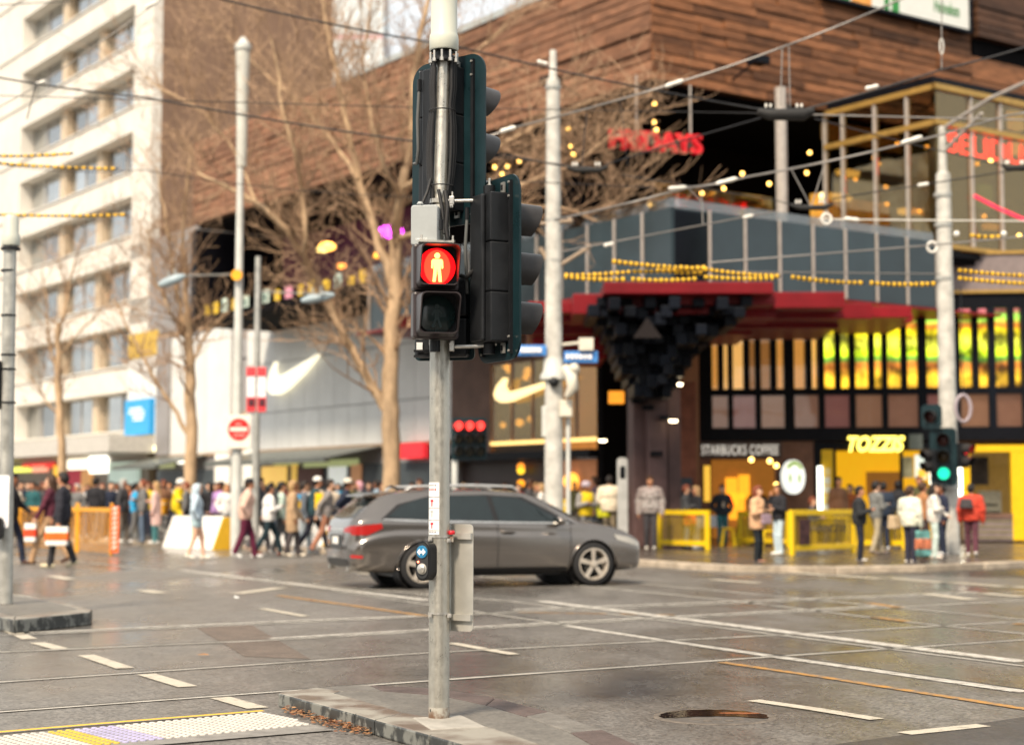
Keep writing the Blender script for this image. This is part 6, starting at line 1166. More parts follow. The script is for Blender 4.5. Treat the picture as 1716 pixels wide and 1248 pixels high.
q.build('bracket_bolt', M_BOLT, pd); MB().tube([c - ZD * .275 - f * .04, c - ZD * .34 - f * .04], .03, 12).build('bottom_spigot', M_BLK, pd, 40); MB().tube([hp(722, 566, -.1), hp(722, 590, -.1)], .008, 6).build('spigot_bolt', M_BOLT, pd)
# dark pedestrian signal behind the pole, facing away
pb = thing('pedestrian_signal', 'dark pedestrian signal on the far side of the foreground pole seen from behind', 'traffic light', hp(745, 605, .2)); c = hp(746, 533, .2); f = Vector((.2, .98, 0)).normalized(); u = ZD.cross(f)
MB().prism(rrect(.36, .5, .03, 4), c, u, ZD, -.012, 0).build('back_board', M_BRD, pb)
for zc in (.11, -.125): MB().box(c + ZD * zc - f * .06, (.31, .1, .225), u=u, n=f).build('housing', M_HSG, pb, bevel=.015); MB().prism(rrect(.24, .21, .03), c + ZD * zc, u, ZD, .005, .17).build('hood', M_HSG, pb)
MB().box(hp(703, 581, .1), (.035, .01, .05)).build('white_tag', mat('tag white', (.7, .72, .73)), pb)
for y in (588, 597): MB().box(hp(708, y, .08), (.1, .03, .012)).build('strap_rail', M_BLK, pb)
# the two three-lamp signals seen from behind
def rear_signal(name, label, c, yaw, bw, bh, vis=.25):
    s_ = thing(name, label, 'traffic light', c - ZD * bh / 2); a = R_(yaw); f = Vector((math.sin(a), math.cos(a), 0)); u = lantern(s_, c, f, None, bw, bh, .285, 3, .10, hb=.255, vis=vis)
    u = ZD.cross(f)                                   # u points to the viewer's left here
    MB().box(c - f * .145, (.15, .03, .84), u=u, n=f).build('housing_rib', M_HSG, s_, bevel=.012)
    q = MB()
    for s2 in (-1, 1):
        for z_ in (-bh / 2 + .05, -bh / 2 + .13, bh / 2 - .05, bh / 2 - .13): q.lathe([(.007, 0), (.007, .008)], c + u * s2 * (bw / 2 - .085) + ZD * z_ - f * .032, -f, 8)
    q.build('board_screw', M_BOLT, s_)
    for z_ in (bh / 2 - .07, -bh / 2 + .07): MB().box(c - u * .09 + ZD * z_ - f * .03, (.035, .012, .06), u=u, n=f).build('tag_plate', M_BOLT, s_); MB().box(c - u * .09 + ZD * z_ - f * .038, (.014, .006, .03), u=u, n=f).build('tag_slot', M_BLK, s_)
    MB().tube([c + ZD * .43 - f * .07, c + ZD * .48 - f * .07], .035, 14).build('spigot', M_HSG, s_, 40); MB().lathe([(.009, 0), (.016, .004), (.016, .014), (.008, .016), (.008, .05)], c + ZD * .475 - f * .07, n=6).build('spigot_bolt', M_BOLT, s_); MB().tube([c - ZD * .43 - f * .07, c - ZD * .49 - f * .07], .035, 14).build('spigot', M_HSG, s_, 40)
    MB().tube([c + u * .085 + ZD * .36 - f * .17, c + u * .085 + ZD * .29 - f * .17], .014, 8).build('cable_gland', M_BLK, s_, 40)
    MB().tube([c + u * .085 + ZD * .30 - f * .17, c + u * .088 + ZD * .12 - f * .18, c + u * .09 - ZD * .05 - f * .17, c + u * .12 - ZD * .13 - f * .15, c + u * .17 - ZD * .12 - f * .12], .010, 8).build('cable', mat('grey cable', (.10, .105, .105), rough=.5), s_, 60)
    return s_, f, u
rear_signal('traffic_signal', 'upper three lamp traffic signal with green black board seen from behind', hp(753, 240, .16), 40, .575, 1.0, .39)
s2, f2, u2 = rear_signal('traffic_signal', 'lower three lamp traffic signal right of the pole seen from behind', hp(838, 452, -.02), 61, .50, 1.06)
for y0, y1 in ((337, 335), (581, 578)):
    MB().tube([hp(756, y0, -.05), hp(800, y0 - 1, -.06), hp(832, y1 - 2, -.05)], .011, 10).build('mounting_rod', M_BOLT, s2, 60)
    MB().box(hp(757, y0, -.05), (.03, .05, .05)).build('rod_clamp', M_BOLT, s2, bevel=.004); MB().lathe([(.007, 0), (.013, .004), (.013, .014), (.006, .016), (.006, .04)], hp(758, y0 - 4, -.05), n=6).build('rod_bolt', M_BOLT, s2)
MB().tube([hp(772, 462, -.03), hp(782, 465, -.05), hp(795, 452, -.06), hp(801, 430, -.08), hp(805, 372, -.1)], .014, 8).build('cable', M_CAB, s2, 60)
# ------------------------------------------------------------------ people: one smooth skin grown over jointed bones
def surface_net(val, org, vx):
    s = val < 0; nx, ny, nz_ = val.shape
    c = np.zeros((nx - 1, ny - 1, nz_ - 1), int); acc = np.zeros(c.shape + (3,)); cnt = np.zeros(c.shape)
    cor = [(i, j, k) for i in (0, 1) for j in (0, 1) for k in (0, 1)]
    def sub(a, o): return a[o[0]:nx - 1 + o[0], o[1]:ny - 1 + o[1], o[2]:nz_ - 1 + o[2]]
    for a in cor:
        for ax_ in range(3):
            if a[ax_]: continue
            b = list(a); b[ax_] = 1; va, vb = sub(val, a), sub(val, b); m = (va < 0) != (vb < 0)
            t = np.where(m, va / np.where(m, va - vb, 1), 0); 
            for d in range(3): acc[..., d] += np.where(m, a[d] + (t if d == ax_ else 0), 0)
            cnt += m
    act = cnt > 0; idx = -np.ones(c.shape, int); idx[act] = np.arange(act.sum()); ijk = np.argwhere(act)
    V = (ijk + acc[act] / cnt[act][:, None]) * vx + org; Fc = []
    for ax_ in range(3):
        o = [a for a in range(3) if a != ax_]; hi = [nx - 1, ny - 1, nz_ - 1]
        sl0 = [slice(1, hi[d]) for d in range(3)]; sl0[ax_] = slice(0, hi[ax_]); sl1 = list(sl0); sl1[ax_] = slice(1, hi[ax_] + 1)
        A, B = s[tuple(sl0)], s[tuple(sl1)]; E = np.argwhere(A != B)
        if not len(E): continue
        P = E.copy(); 
        for d in o: P[:, d] += 1
        def cell(d1, d2): q = P.copy(); q[:, o[0]] -= d1; q[:, o[1]] -= d2; return idx[q[:, 0], q[:, 1], q[:, 2]]
        Q = np.stack([cell(1, 1), cell(0, 1), cell(0, 0), cell(1, 0)], 1); ins = A[E[:, 0], E[:, 1], E[:, 2]]
        fl = ins if ax_ != 1 else ~ins; Q[~fl] = Q[~fl][:, ::-1]; Fc.append(Q)
    return V, np.concatenate(Fc)
def sd_caps(P, a, b, ra, rb):
    a, b = np.array(a, float), np.array(b, float); ab = b - a; t = np.clip(((P - a) @ ab) / max(ab @ ab, 1e-9), 0, 1)
    return np.linalg.norm(P - (a + t[..., None] * ab), axis=-1) - (ra + (rb - ra) * t)
def sd_ell(P, c, r):
    r = np.array(r, float); q = (P - np.array(c, float)); k0 = np.linalg.norm(q / r, axis=-1); k1 = np.linalg.norm(q / (r * r), axis=-1); return k0 * (k0 - 1) / np.maximum(k1, 1e-6)
def sd(P, p):
    d = sd_caps(P, p[1], p[2], p[3], p[4]) if p[0] == 'c' else sd_ell(P, p[1], p[2])
    return np.maximum(d, p[7] - P[..., 2]) if len(p) > 7 else d            # p[7]: height of a cut hem
def net_mesh(prims, vx, k=.03, cut=None, fold=0):
    lo = np.array([9.] * 3); hi = -lo
    for p in prims:
        pts = [(p[1], p[3]), (p[2], p[4])] if p[0] == 'c' else [(p[1], max(p[2]))]
        for c, r in pts: lo = np.minimum(lo, np.array(c) - r); hi = np.maximum(hi, np.array(c) + r)
    lo -= vx * 2.5; hi += vx * 2.5; n = np.ceil((hi - lo) / vx).astype(int) + 1
    G = np.stack(np.meshgrid(*[lo[d] + vx * np.arange(n[d]) for d in range(3)], indexing='ij'), -1); D = None
    for p in prims:
        d = sd(G, p); kk = p[6] if len(p) > 6 else k
        if D is None: D = d
        else: h = np.clip(.5 + .5 * (D - d) / kk, 0, 1); D = D * (1 - h) + d * h - kk * h * (1 - h)
    if fold:                                                # creases of cloth below the collar
        x, y, z = G[..., 0], G[..., 1], G[..., 2]; w = np.clip((fold - z) / .05, 0, 1) * np.clip((z - .12) / .05, 0, 1)
        D = D + w * (.0026 * np.sin(38 * z + 9 * y + 5 * np.sin(14 * x + 8 * z)) + 0.0022 * np.sin(61 * z - 23 * y + 17 * x))
    if cut is not None: D = np.maximum(D, cut(G))
    V, Fq = surface_net(D, lo, vx); cen = V[Fq].mean(1); best = np.argmin(np.stack([sd(cen, p) for p in prims]), 0); mi = np.array([p[5] for p in prims])[best]
    return V, Fq, mi
SKINS = [rgb('#c79a7d'), rgb('#b98467'), rgb('#d8ac90'), rgb('#8a5b43'), rgb('#c08a68')]
HAIRS = {'black': (.012, .01, .01), 'brown': (.05, .025, .014), 'dark': (.02, .014, .012), 'ginger': (.18, .05, .025), 'fair': (.35, .22, .10), 'grey': (.35, .34, .32), 'pink': (.55, .3, .36)}
def cloth(c, tex=None):
    nm = 'cloth %.3f %.3f %.3f %s' % (*c, tex or '')
    if nm in MATS: return MATS[nm]
    m = mat(nm, c, rough=.85, var=.25, scale=7, bump=.7, bscale=11)
    if tex == 'plaid':
        N = m.node_tree; b = N.nodes['Principled BSDF']; tc = N.nodes.new('ShaderNodeTexCoord'); ck = N.nodes.new('ShaderNodeTexBrick'); ck.inputs['Scale'].default_value = 7; ck.inputs['Color1'].default_value = (.62, .58, .54, 1); ck.inputs['Color2'].default_value = (.36, .29, .27, 1); ck.inputs['Mortar'].default_value = (.1, .08, .08, 1); ck.inputs['Mortar Size'].default_value = .04
        mp = N.nodes.new('ShaderNodeMapping'); mp.inputs['Rotation'].default_value = (R_(90), 0, 0); N.links.new(tc.outputs['Object'], mp.inputs[0]); N.links.new(mp.outputs[0], ck.inputs[0]); N.links.new(ck.outputs[0], b.inputs['Base Color'])
    return m
NP = [0]
def person(label, px, fy, hpx=None, H=None, face=270, top=(.05, .05, .06), leg=(.03, .03, .04), shoe=(.6, .6, .6), hair='dark', style='short', stride=0.0, arms=('down', 'down'), bulk=.0, coat=0.0, bare=0.0, hood=None, hat=None, ground=None, vx=.0175, group=None, sleeve=None, lean=0.0, seat=0.0, tex=None, scarf=None, headturn=0.0, skin=None, Y=None, under=None):
    """face: 0 looks right, 90 away, 180 left, 270 to the camera. fy = photo row of the feet."""
    gz_ = ground if ground is not None else 0.0
    base = gr(px, fy, gz_) if Y is None else gpx(px, Y, gz_)
    if H is None: H = max(1.52, min(1.86, hpx / (F / base.y)))
    s = H / 1.75; NP[0] += 1; rd = random.Random(NP[0] * 7 + 1); sk = skin if skin is not None else NP[0] % 5
    root = thing('person', label, 'person', base, R_(face), group)
    # material slots: 0 skin 1 top 2 trousers 3 shoes 4 sleeve/second colour 5 dark (eyes) 6 lips
    ms = [mat('skin %d' % sk, SKINS[sk], rough=.55, var=.08), cloth(top, tex), cloth(leg), cloth(shoe), cloth(sleeve or top, tex), mat('eye dark', (.02, .015, .012), rough=.3), mat('lips', (.32, .1, .09), rough=.5)]
    B = bulk; pr = []
    def C(a, b, ra, rb, m, k=None): pr.append(('c', tuple(x * s for x in a), tuple(x * s for x in b), ra * s, rb * s, m) + ((k,) if k else ()))
    def E(c, r, m, k=None): pr.append(('e', tuple(x * s for x in c), tuple(x * s for x in r), m if False else 0, 0, m) + ((k,) if k else ()))
    dz = -seat; hipz = .92 + dz; ln = lean
    def tx(z): return ln * max(0, (z - .92 - dz))             # forward lean of the trunk
    # legs
    for sd_, sg in ((1, 1), (-1, -1)):
        y = .085 * sd_; st = stride * sg
        if seat: hip, knee, ank = (0, y, hipz), (.42, y * 1.4, .50), (.40, y * 1.4, .09)
        else:
            hip = (0, y, hipz); ank = (st, y * 1.0, .085 + (.10 * abs(st) / .35 if st < 0 else 0)); mx_ = ((hip[0] + ank[0]) / 2 + .035 + .10 * abs(stride) * (1.2 if st < 0 else .6), y, (hip[2] + ank[2]) / 2 + .01); knee = mx_
        lm_ = 2
        C(hip, knee, .088 + .2 * B, .062 + .1 * B, 0 if bare else 2, .02); 
        if bare: C((hip[0] * .55 + knee[0] * .45, y, hip[2] * .55 + knee[2] * .45), knee, .07, .055, 0, .012); C(hip, (hip[0] * .72 + knee[0] * .28, y, hip[2] * .72 + knee[2] * .28), .105, .105, 2, .012)
        C(knee, ank if bare else (ank[0], ank[1], ank[2] - .01), .056 if bare else .064 + .15 * B, .04 if bare else .058 + .1 * B, 0 if bare else 2, .02)
        tip = -25 if st < -.05 and not seat else 0; ca, sa = math.cos(R_(tip)), math.sin(R_(tip)); hx, hz2 = ank[0] - .05, ank[2] - .04
        C((hx, y * (1.4 if seat else 1), max(.042, hz2)), (hx + .20 * ca, y * 1.1 * (1.4 if seat else 1), max(.036, hz2 + .20 * sa)), .042, .036, 3, .012)
    E((0, 0, hipz + .05), (.115 + B * .4, .165 + B * .4, .13), 2, .03)
    zz = lambda z: z + dz
    E((tx(zz(1.10)), 0, zz(1.10)), (.108 + B, .150 + B, .17), 1, .04); E((tx(zz(1.28)) + .005, 0, zz(1.29)), (.120 + B, .168 + B, .19), 1, .04)
    C((tx(zz(1.41)), -.135, zz(1.41)), (tx(zz(1.41)), .135, zz(1.41)), .062 + B * .6, .062 + B * .6, 1, .05)
    hem = (.86 if not coat else 1.0 - coat) + dz + .03 * rd.random()       # the jacket or coat ends in a cut hem over the trousers
    pr.append(('e', (tx(zz(1.05)) * s * .5, 0, zz(1.04 - .35 * coat) * s), ((.124 + B * .9) * s, (.172 + B * .9) * s, (.34 + .75 * coat) * s), 0, 0, 1, .012, hem * s))
    if not bare and not seat:                                # trouser cuffs over the shoes
        pass
    C((tx(zz(1.45)), 0, zz(1.45)), (tx(zz(1.55)) + .015, 0, zz(1.55)), .052, .048, 0 if scarf is None else 4, .02)
    C((tx(zz(1.445)) + .005, -.03, zz(1.455)), (tx(zz(1.445)) + .005, .03, zz(1.455)), .066, .066, 1, .012)
    if scarf is not None or hood: C((tx(zz(1.46)), -.05, zz(1.465)), (tx(zz(1.46)), .05, zz(1.465)), .075, .075, 1, .03)
    # head
    hx = tx(zz(1.62)) + .025; hz = zz(1.64); ct, st_ = math.cos(headturn), math.sin(headturn)
    def hd(x, y, z): return (hx + x * ct - y * st_, x * st_ + y * ct, hz + z)
    E(hd(-.008, 0, .018), (.094, .076, .098), 0, .02); E(hd(.022, 0, -.045), (.066, .056, .07), 0, .03); C(hd(.085, 0, .005), hd(.103, 0, -.026), .010, .015, 0, .012)
    for sd_ in (1, -1): E(hd(-.006, .078 * sd_, -.006), (.022, .012, .032), 0, .008)
    # arms
    fing = []
    for sd_, ps in ((1, arms[0]), (-1, arms[1])):
        sh = (tx(zz(1.40)), .185 * sd_ + B * .3 * sd_, zz(1.395)); T_ = {'down': ((-.03, .225, 1.13), (.04, .235, .885)), 'fwd': ((.10, .22, 1.16), (.30, .20, 1.02)), 'back': ((-.16, .23, 1.16), (-.20, .24, .93)), 'front': ((.10, .225, 1.14), (.22, .23, .92)), 'phone': ((.03, .225, 1.13), (.25, .09, 1.20)), 'crossed': ((.04, .235, 1.15), (.19, -.06, 1.17)), 'pocket': ((-.07, .27, 1.15), (.05, .20, .98)), 'raise': ((.10, .24, 1.20), (.13, .12, 1.46)), 'carry': ((-.02, .24, 1.12), (.0, .26, .86)), 'bars': ((.17, .26, 1.16), (.40, .25, 1.08)), 'out': ((.0, .36, 1.22), (.02, .52, 1.06))}[ps]
        el = (T_[0][0] + tx(zz(T_[0][2])) * .8, (T_[0][1] + B * .8) * sd_, zz(T_[0][2])); wr = (T_[1][0] + tx(zz(T_[1][2])) * .8, (T_[1][1] + B * .6) * sd_, zz(T_[1][2]))
        C(sh, el, .058 + B * .6, .047 + B * .5, 4, .025); C(el, wr, .047 + B * .5, .040 + B * .35, 4, .02)
        if ps != 'pocket':
            dv = np.array(wr) - np.array(el); dv /= np.linalg.norm(dv); pm = np.array(wr) + dv * .055; C(wr, tuple(pm + dv * .02), .030, .034, 0, .012); fing.append((np.array(wr), dv, sd_))
    V, Q, mi = net_mesh(pr, vx * max(s, .9), fold=0 if bare else (1.42 + dz) * s)
    mb = MB(); mb.v = [tuple(v) for v in V]; mb.f = [tuple(int(i) for i in q) for q in Q]; mb.m = [int(x) for x in mi]
    if vx < .02:
        # fingers: four of unequal length plus a thumb off the side of the palm, all slightly curled
        for wr, dv, sd_ in fing:
            w = Vector(wr) * s; d = Vector(dv); side = Vector((0, 0, 1)).cross(d); side = side.normalized() if side.length > .1 else Vector((0, 1, 0)); side = Vector((1, 0, 0)) if abs(d.z) > .85 else side; side = (side - d * side.dot(d)).normalized(); nr = d.cross(side) * sd_
            for j, L in enumerate((.065, .075, .07, .055)):
                b = w + d * .085 * s + side * (.021 - .014 * j) * s; mb.k = 0; mb.tube([b, b + d * L * .5 * s + nr * .004, b + d * L * .85 * s + nr * .022], [.0095, .0085, .006], 5)
            b = w + d * .04 * s + side * .03 * s; mb.tube([b, b + (d * .03 + side * .022) * s, b + (d * .055 + side * .024) * s + nr * .012], [.012, .010, .007], 5)
        for sd_ in (1, -1):
            mb.k = 5; mb.ball(tuple(x * s for x in hd(.082, .031 * sd_, .012)), .011 * s, 6, 5)
            mb.tube([tuple(x * s for x in hd(.083, .045 * sd_, .036)), tuple(x * s for x in hd(.09, .02 * sd_, .038))], .005 * s, 4)
        mb.k = 6; mb.tube([tuple(x * s for x in hd(.078, -.02, -.062)), tuple(x * s for x in hd(.086, 0, -.061)), tuple(x * s for x in hd(.078, .02, -.062))], .006 * s, 5)
    obj('body', mb.mesh('body', ms, 180), root, local=True)
    # hair, hood, cap or helmet as a shell over the skull
    hm = mat('hair ' + hair, HAIRS[hair], rough=.6, var=.3, scale=30); hp_ = []
    def HE(c, r, m=0): hp_.append(('e', tuple(x * s for x in c), tuple(x * s for x in r), 0, 0, m))
    def HC_(a, b, ra, rb, m=0): hp_.append(('c', tuple(x * s for x in a), tuple(x * s for x in b), ra * s, rb * s, m))
    h0 = np.array(hd(0, 0, 0)) * s; fw = np.array((ct, st_, 0))
    def cutf(G):
        q = G - h0; x = q @ fw; return np.minimum(x - .035 * s, .045 * s - q[..., 2] + .5 * np.maximum(0, .0 * s - x)) if False else np.minimum(.9 * (x - .028 * s) + .012 * s * np.sin(70 * q[..., 1] / s), (.058 * s - q[..., 2] + .010 * s * np.sin(95 * q[..., 1] / s + 2)))
    if hood is not None:
        HE(hd(-.02, 0, .012), (.122, .105, .132)); HC_(hd(-.05, 0, -.06), (tx(zz(1.45)) - .05, 0, zz(1.44)), .09, .1); V, Q, mi = net_mesh(hp_, vx, .03, lambda G: ((G - h0) @ fw) - .055 * s); m_ = cloth(hood)
    else:
        HE(hd(-.016, 0, .03), (.108, .09, .108)); HE(hd(-.055, .012, .0), (.07, .082, .095)); HE(hd(.02, -.02, .075), (.07, .07, .055))
        if style in ('long', 'bob', 'tail'):
            if style == 'long': HC_(hd(-.05, 0, -.04), (tx(zz(1.38)) - .085, 0, zz(1.33)), .085, .06); HC_(hd(-.03, .06, -.02), (tx(zz(1.42)) - .02, .09, zz(1.42)), .045, .035); HC_(hd(-.03, -.06, -.02), (tx(zz(1.42)) - .02, -.09, zz(1.42)), .045, .035)
            if style == 'bob': HC_(hd(-.045, 0, -.03), hd(-.05, 0, -.09), .09, .075)
            if style == 'tail': HC_(hd(-.10, 0, .06), hd(-.14, 0, -.10), .035, .02)
        V, Q, mi = net_mesh(hp_, vx, .03, cutf); m_ = hm
    q = MB(); q.v = [tuple(v) for v in V]; q.f = [tuple(int(i) for i in f) for f in Q]; q.m = [0] * len(q.f)
    obj('hood' if hood is not None else 'hair', q.mesh('hair', m_, 180), root, local=True)
    if hat:
        kind, col = hat; q = MB(); c = Vector(hd(-.012, 0, .04)) * s; rz_ = Matrix.Rotation(headturn, 3, 'Z')
        q.lathe([(.108 * s, 0), (.110 * s, .02 * s), (.098 * s, .065 * s), (.062 * s, .098 * s), (0, .108 * s)], c, n=18, caps=False)
        if kind == 'cap': q.add([c + rz_ @ Vector(v) * s for v in ((.08, -.07, .012), (.13, -.07, .004), (.175, -.035, -.002), (.175, .035, -.002), (.13, .07, .004), (.08, .07, .012), (.1, 0, .03))], [(0, 1, 2, 3, 4, 5)])
        if kind == 'helmet': q.lathe([(.122 * s, -.02 * s), (.127 * s, .03 * s), (.11 * s, .085 * s), (.06 * s, .12 * s), (0, .128 * s)], c, n=18, caps=False)
        obj('helmet' if kind == 'helmet' else 'cap', q.mesh('cap', cloth(col), 50), root, local=True)
    if under is not None:                                   # open jacket: shirt front shows
        q = MB().ball((tx(zz(1.2)) * s + (.075 + B) * s, 0, zz(1.2) * s), 1, 10, 8, (.055 * s, .06 * s, .2 * s)); obj('shirt', q.mesh('shirt', cloth(under), 180), root, local=True)
    return root, s, base
def local_pt(root, p): return root.matrix_basis @ Vector(p)
def wpt(root, p):
    a = root.rotation_euler.z; return Vector(root.location) + Matrix.Rotation(a, 3, 'Z') @ Vector(p)
def bag(label, root, p, w, h, d, m, stripe_m=None, face=None, name='shopping_bag', cat='bag', handle=.18, hm=None):
    c = wpt(root, p); a = root.rotation_euler.z if face is None else face; u = Vector((math.cos(a), math.sin(a), 0)); n = Vector((-u.y, u.x, 0)); r_ = thing(name, label, cat, c - ZD * h, a)
    q = MB(); lo, hi = c - ZD * h, c; q.add([lo - u * w * .47 - n * d * .45, lo + u * w * .47 - n * d * .45, lo + u * w * .47 + n * d * .45, lo - u * w * .47 + n * d * .45, hi - u * w * .5 - n * d * .32, hi + u * w * .5 - n * d * .32, hi + u * w * .5 + n * d * .32, hi - u * w * .5 + n * d * .32], [(0, 3, 2, 1), (4, 5, 6, 7), (0, 1, 5, 4), (1, 2, 6, 5), (2, 3, 7, 6), (3, 0, 4, 7)]); q.build('bag_body', m, r_, bevel=.02)
    if stripe_m: MB().box(c - ZD * h * .52, (w * 1.01, d * .93, h * .42), u=u, n=n).build('colour_band', stripe_m, r_, bevel=.015)
    if handle:
        for s_ in (-1, 1): MB().tube([c + n * s_ * d * .25 - u * w * .22, c + n * s_ * d * .1 - u * w * .12 + ZD * handle, c + n * s_ * d * .1 + u * w * .12 + ZD * handle, c + n * s_ * d * .25 + u * w * .22], .008, 5).build('handle', hm or M_BLK, r_)
    return r_
BK, NV, WH, GY, CRM = (.018, .018, .022), (.018, .024, .045), (.68, .67, .64), (.14, .14, .14), (.55, .48, .38)
M_BW, M_BO = mat('white paper bag', (.74, .72, .68), rough=.6), mat('orange band', (.75, .14, .02), rough=.6)
# --- walkers on the road, left
r, s, b = person('person in dark jacket walking left with white and orange shopping bag', 104, 951, 157, face=180, top=(.025, .025, .034), leg=(.03, .03, .034), shoe=(.62, .55, .38), hair='black', stride=.20, arms=('carry', 'front'), bulk=.03, sleeve=(.025, .025, .034))
bag('large white and orange bag carried by the person in the dark jacket', r, (.02, .33, .80), .44, .36, .2, M_BW, M_BO)
r, s, b = person('person in tan trousers stepping left behind the dark jacketed walker', 84, 945, 148, face=180, top=(.09, .02, .035), leg=(.40, .25, .14), shoe=(.07, .035, .025), hair='brown', style='long', stride=.34, arms=('front', 'raise'), bulk=.015)
bag('smaller red and white bag swinging left of the walkers', r, (.36, .2, .84), .24, .38, .16, M_BW, mat('red band', (.75, .06, .02), rough=.6))
person('person in black half hidden by the left edge pole', 17, 945, 150, face=0, top=BK, leg=NV, shoe=(.5, .46, .42), hair='black', stride=.22, arms=('fwd', 'down'), bulk=.02)
r, s, b = person('person in pale blue hood and denim shorts walking right', 328, 937, 124, face=8, top=(.42, .52, .60), leg=(.34, .46, .50), shoe=(.70, .67, .58), hood=(.45, .55, .62), stride=.17, arms=('down', 'pocket'), bulk=.03, bare=.5, skin=2)
person('person in pink hooded top and burgundy trousers walking right', 410, 935, 131, face=10, top=(.60, .40, .32), leg=(.095, .012, .035), shoe=(.74, .73, .70), hair='brown', hat=('cap', BK), stride=.22, arms=('pocket', 'pocket'), bulk=.05, lean=.1, scarf=(.6, .45, .38), skin=1)
person('person in white jacket and dark teal trousers striding right', 450, 931, 118, face=20, top=(.70, .69, .67), leg=(.012, .028, .036), shoe=(.22, .07, .04), hair='black', stride=.33, arms=('down', 'phone'), bulk=.05)
person('person in dark slate jacket just left of the white jacket', 433, 925, 126, face=10, top=(.05, .06, .075), leg=(.09, .085, .09), shoe=(.5, .35, .28), hair='brown', stride=.25, bulk=.03, scarf=(.3, .42, .6))
r, s, b = person('person in long beige coat walking right', 489, 933, 126, face=12, top=(.40, .27, .16), leg=(.06, .05, .05), shoe=(.70, .62, .5), hair='fair', style='bob', stride=.15, arms=('front', 'down'), bulk=.03, coat=.42)
q = bag('dark grey backpack on the back of the person in mint top', *(person('person in pale mint top carrying a big dark backpack', 470, 930, 121, face=15, top=(.42, .52, .46), leg=(.10, .1, .1), shoe=(.6, .58, .55), hair='black', stride=.2, bulk=.02)[0:1]), (-.2, 0, 1.42), .24, .5, .34, cloth((.045, .043, .05)), name='backpack', handle=0)
r, s, b = person('person with bright blue and yellow backpack before the beige coat', 508, 928, 120, face=15, top=(.10, .12, .15), leg=(.45, .52, .55), shoe=(.6, .6, .58), hair='dark', stride=.18, bulk=.02)
bag('blue and yellow backpack right of the beige coat', r, (-.17, 0, 1.45), .22, .48, .3, cloth((.03, .30, .58)), cloth((.65, .40, .03)), name='backpack', handle=0)
person('person in dark teal jacket with white cap striding right', 524, 928, 130, face=8, top=(.025, .06, .075), leg=(.016, .018, .03), shoe=(.3, .28, .26), hair='black', hat=('cap', WH), stride=.36, arms=('back', 'fwd'), bulk=.03, lean=.12)
r, s, b = person('person in patterned grey top with yellow bag by the car tail', 545, 929, 124, face=5, top=(.22, .2, .19), leg=(.35, .16, .10), shoe=(.1, .1, .11), hair='dark', stride=.3, arms=('fwd', 'back'), lean=.12, bulk=.02)
bag('bright yellow backpack near the tail of the car', r, (-.16, 0, 1.48), .2, .4, .28, cloth((.7, .45, .01)), name='backpack', handle=0)
person('person in navy jacket with ivory cap behind the car tail', 574, 926, 122, face=5, top=NV, leg=(.1, .12, .16), shoe=GY, hair='dark', hat=('cap', (.6, .55, .46)), stride=.28, arms=('fwd', 'back'), bulk=.04, lean=.15)
# --- right hand corner
KG = dict(ground=KZ)
person('person in grey plaid puffer jacket facing the road', 1090, 921, 122, face=265, top=(.4, .36, .34), leg=(.06, .055, .06), shoe=(.66, .62, .55), hair='brown', stride=.08, bulk=.07, arms=('down', 'down'), tex='plaid', **KG)
person('person in charcoal jacket and blue jeans turned right', 1150, 920, 106, face=350, top=(.05, .052, .056), leg=(.14, .22, .30), shoe=(.08, .05, .04), hair='ginger', bulk=.04, arms=('pocket', 'phone'), **KG)
r, s, b = person('person in black with grey trousers holding an orange bag', 1168, 920, 103, face=200, top=BK, leg=(.28, .30, .29), shoe=WH, hair='fair', style='long', bulk=.02, arms=('phone', 'crossed'), **KG)
bag('orange and white bag at the yellow fence', r, (.22, .05, .92), .3, .34, .2, mat('orange bag', (.75, .12, .03), rough=.5), None, 0.2, handle=.1)
person('person in open dark jacket and teal trousers by the cafe', 1211, 914, 101, face=275, top=(.018, .022, .03), leg=(.03, .13, .15), shoe=(.2, .12, .08), hair='black', arms=('pocket', 'pocket'), bulk=.03, under=(.42, .36, .28), **KG)
r, s, b = person('person in peach coat and wide black trousers with handbag', 1270, 944, 124, face=330, top=(.58, .35, .20), leg=(.012, .016, .020), shoe=(.36, .18, .13), hair='ginger', style='bob', bulk=.06, coat=.22, arms=('phone', 'crossed'), ground=0.06, skin=2)
bag('mauve handbag on the peach coat', r, (.22, -.08, .98), .26, .2, .1, cloth((.28, .2, .24)), None, R_(330) + 1.2, name='handbag', handle=.3)
person('person in black jacket and pale jeans facing left', 1306, 930, 106, face=205, top=BK, leg=(.45, .55, .60), shoe=WH, hair='brown', style='long', bulk=.04, arms=('phone', 'raise'), **KG)
person('seated person in navy behind the cafe fence', 1362, 918, H=1.65, face=330, top=(.03, .045, .07), leg=NV, hair='ginger', seat=.42, arms=('phone', 'phone'), **KG)
person('person in black jacket reading a phone in white shoes', 1441, 942, 123, face=345, top=(.022, .024, .027), leg=(.016, .018, .03), shoe=WH, hair='black', bulk=.05, arms=('phone', 'phone'), ground=.06)
person('person in grey sweater and khaki trousers on the phone', 1469, 929, 121, face=20, top=(.15, .155, .15), leg=(.34, .29, .20), shoe=(.25, .2, .18), hair='black', stride=.16, bulk=.03, arms=('raise', 'phone'), **KG)
person('person in dark blue jacket right behind the grey sweater', 1482, 921, 112, face=100, top=(.02, .03, .05), leg=NV, hair='black', bulk=.05, **KG)
person('person in black with red collar at the yellow counter', 1506, 915, 108, face=85, top=BK, leg=BK, hair='black', bulk=.04, scarf=1, sleeve=(.02, .02, .024), **KG)
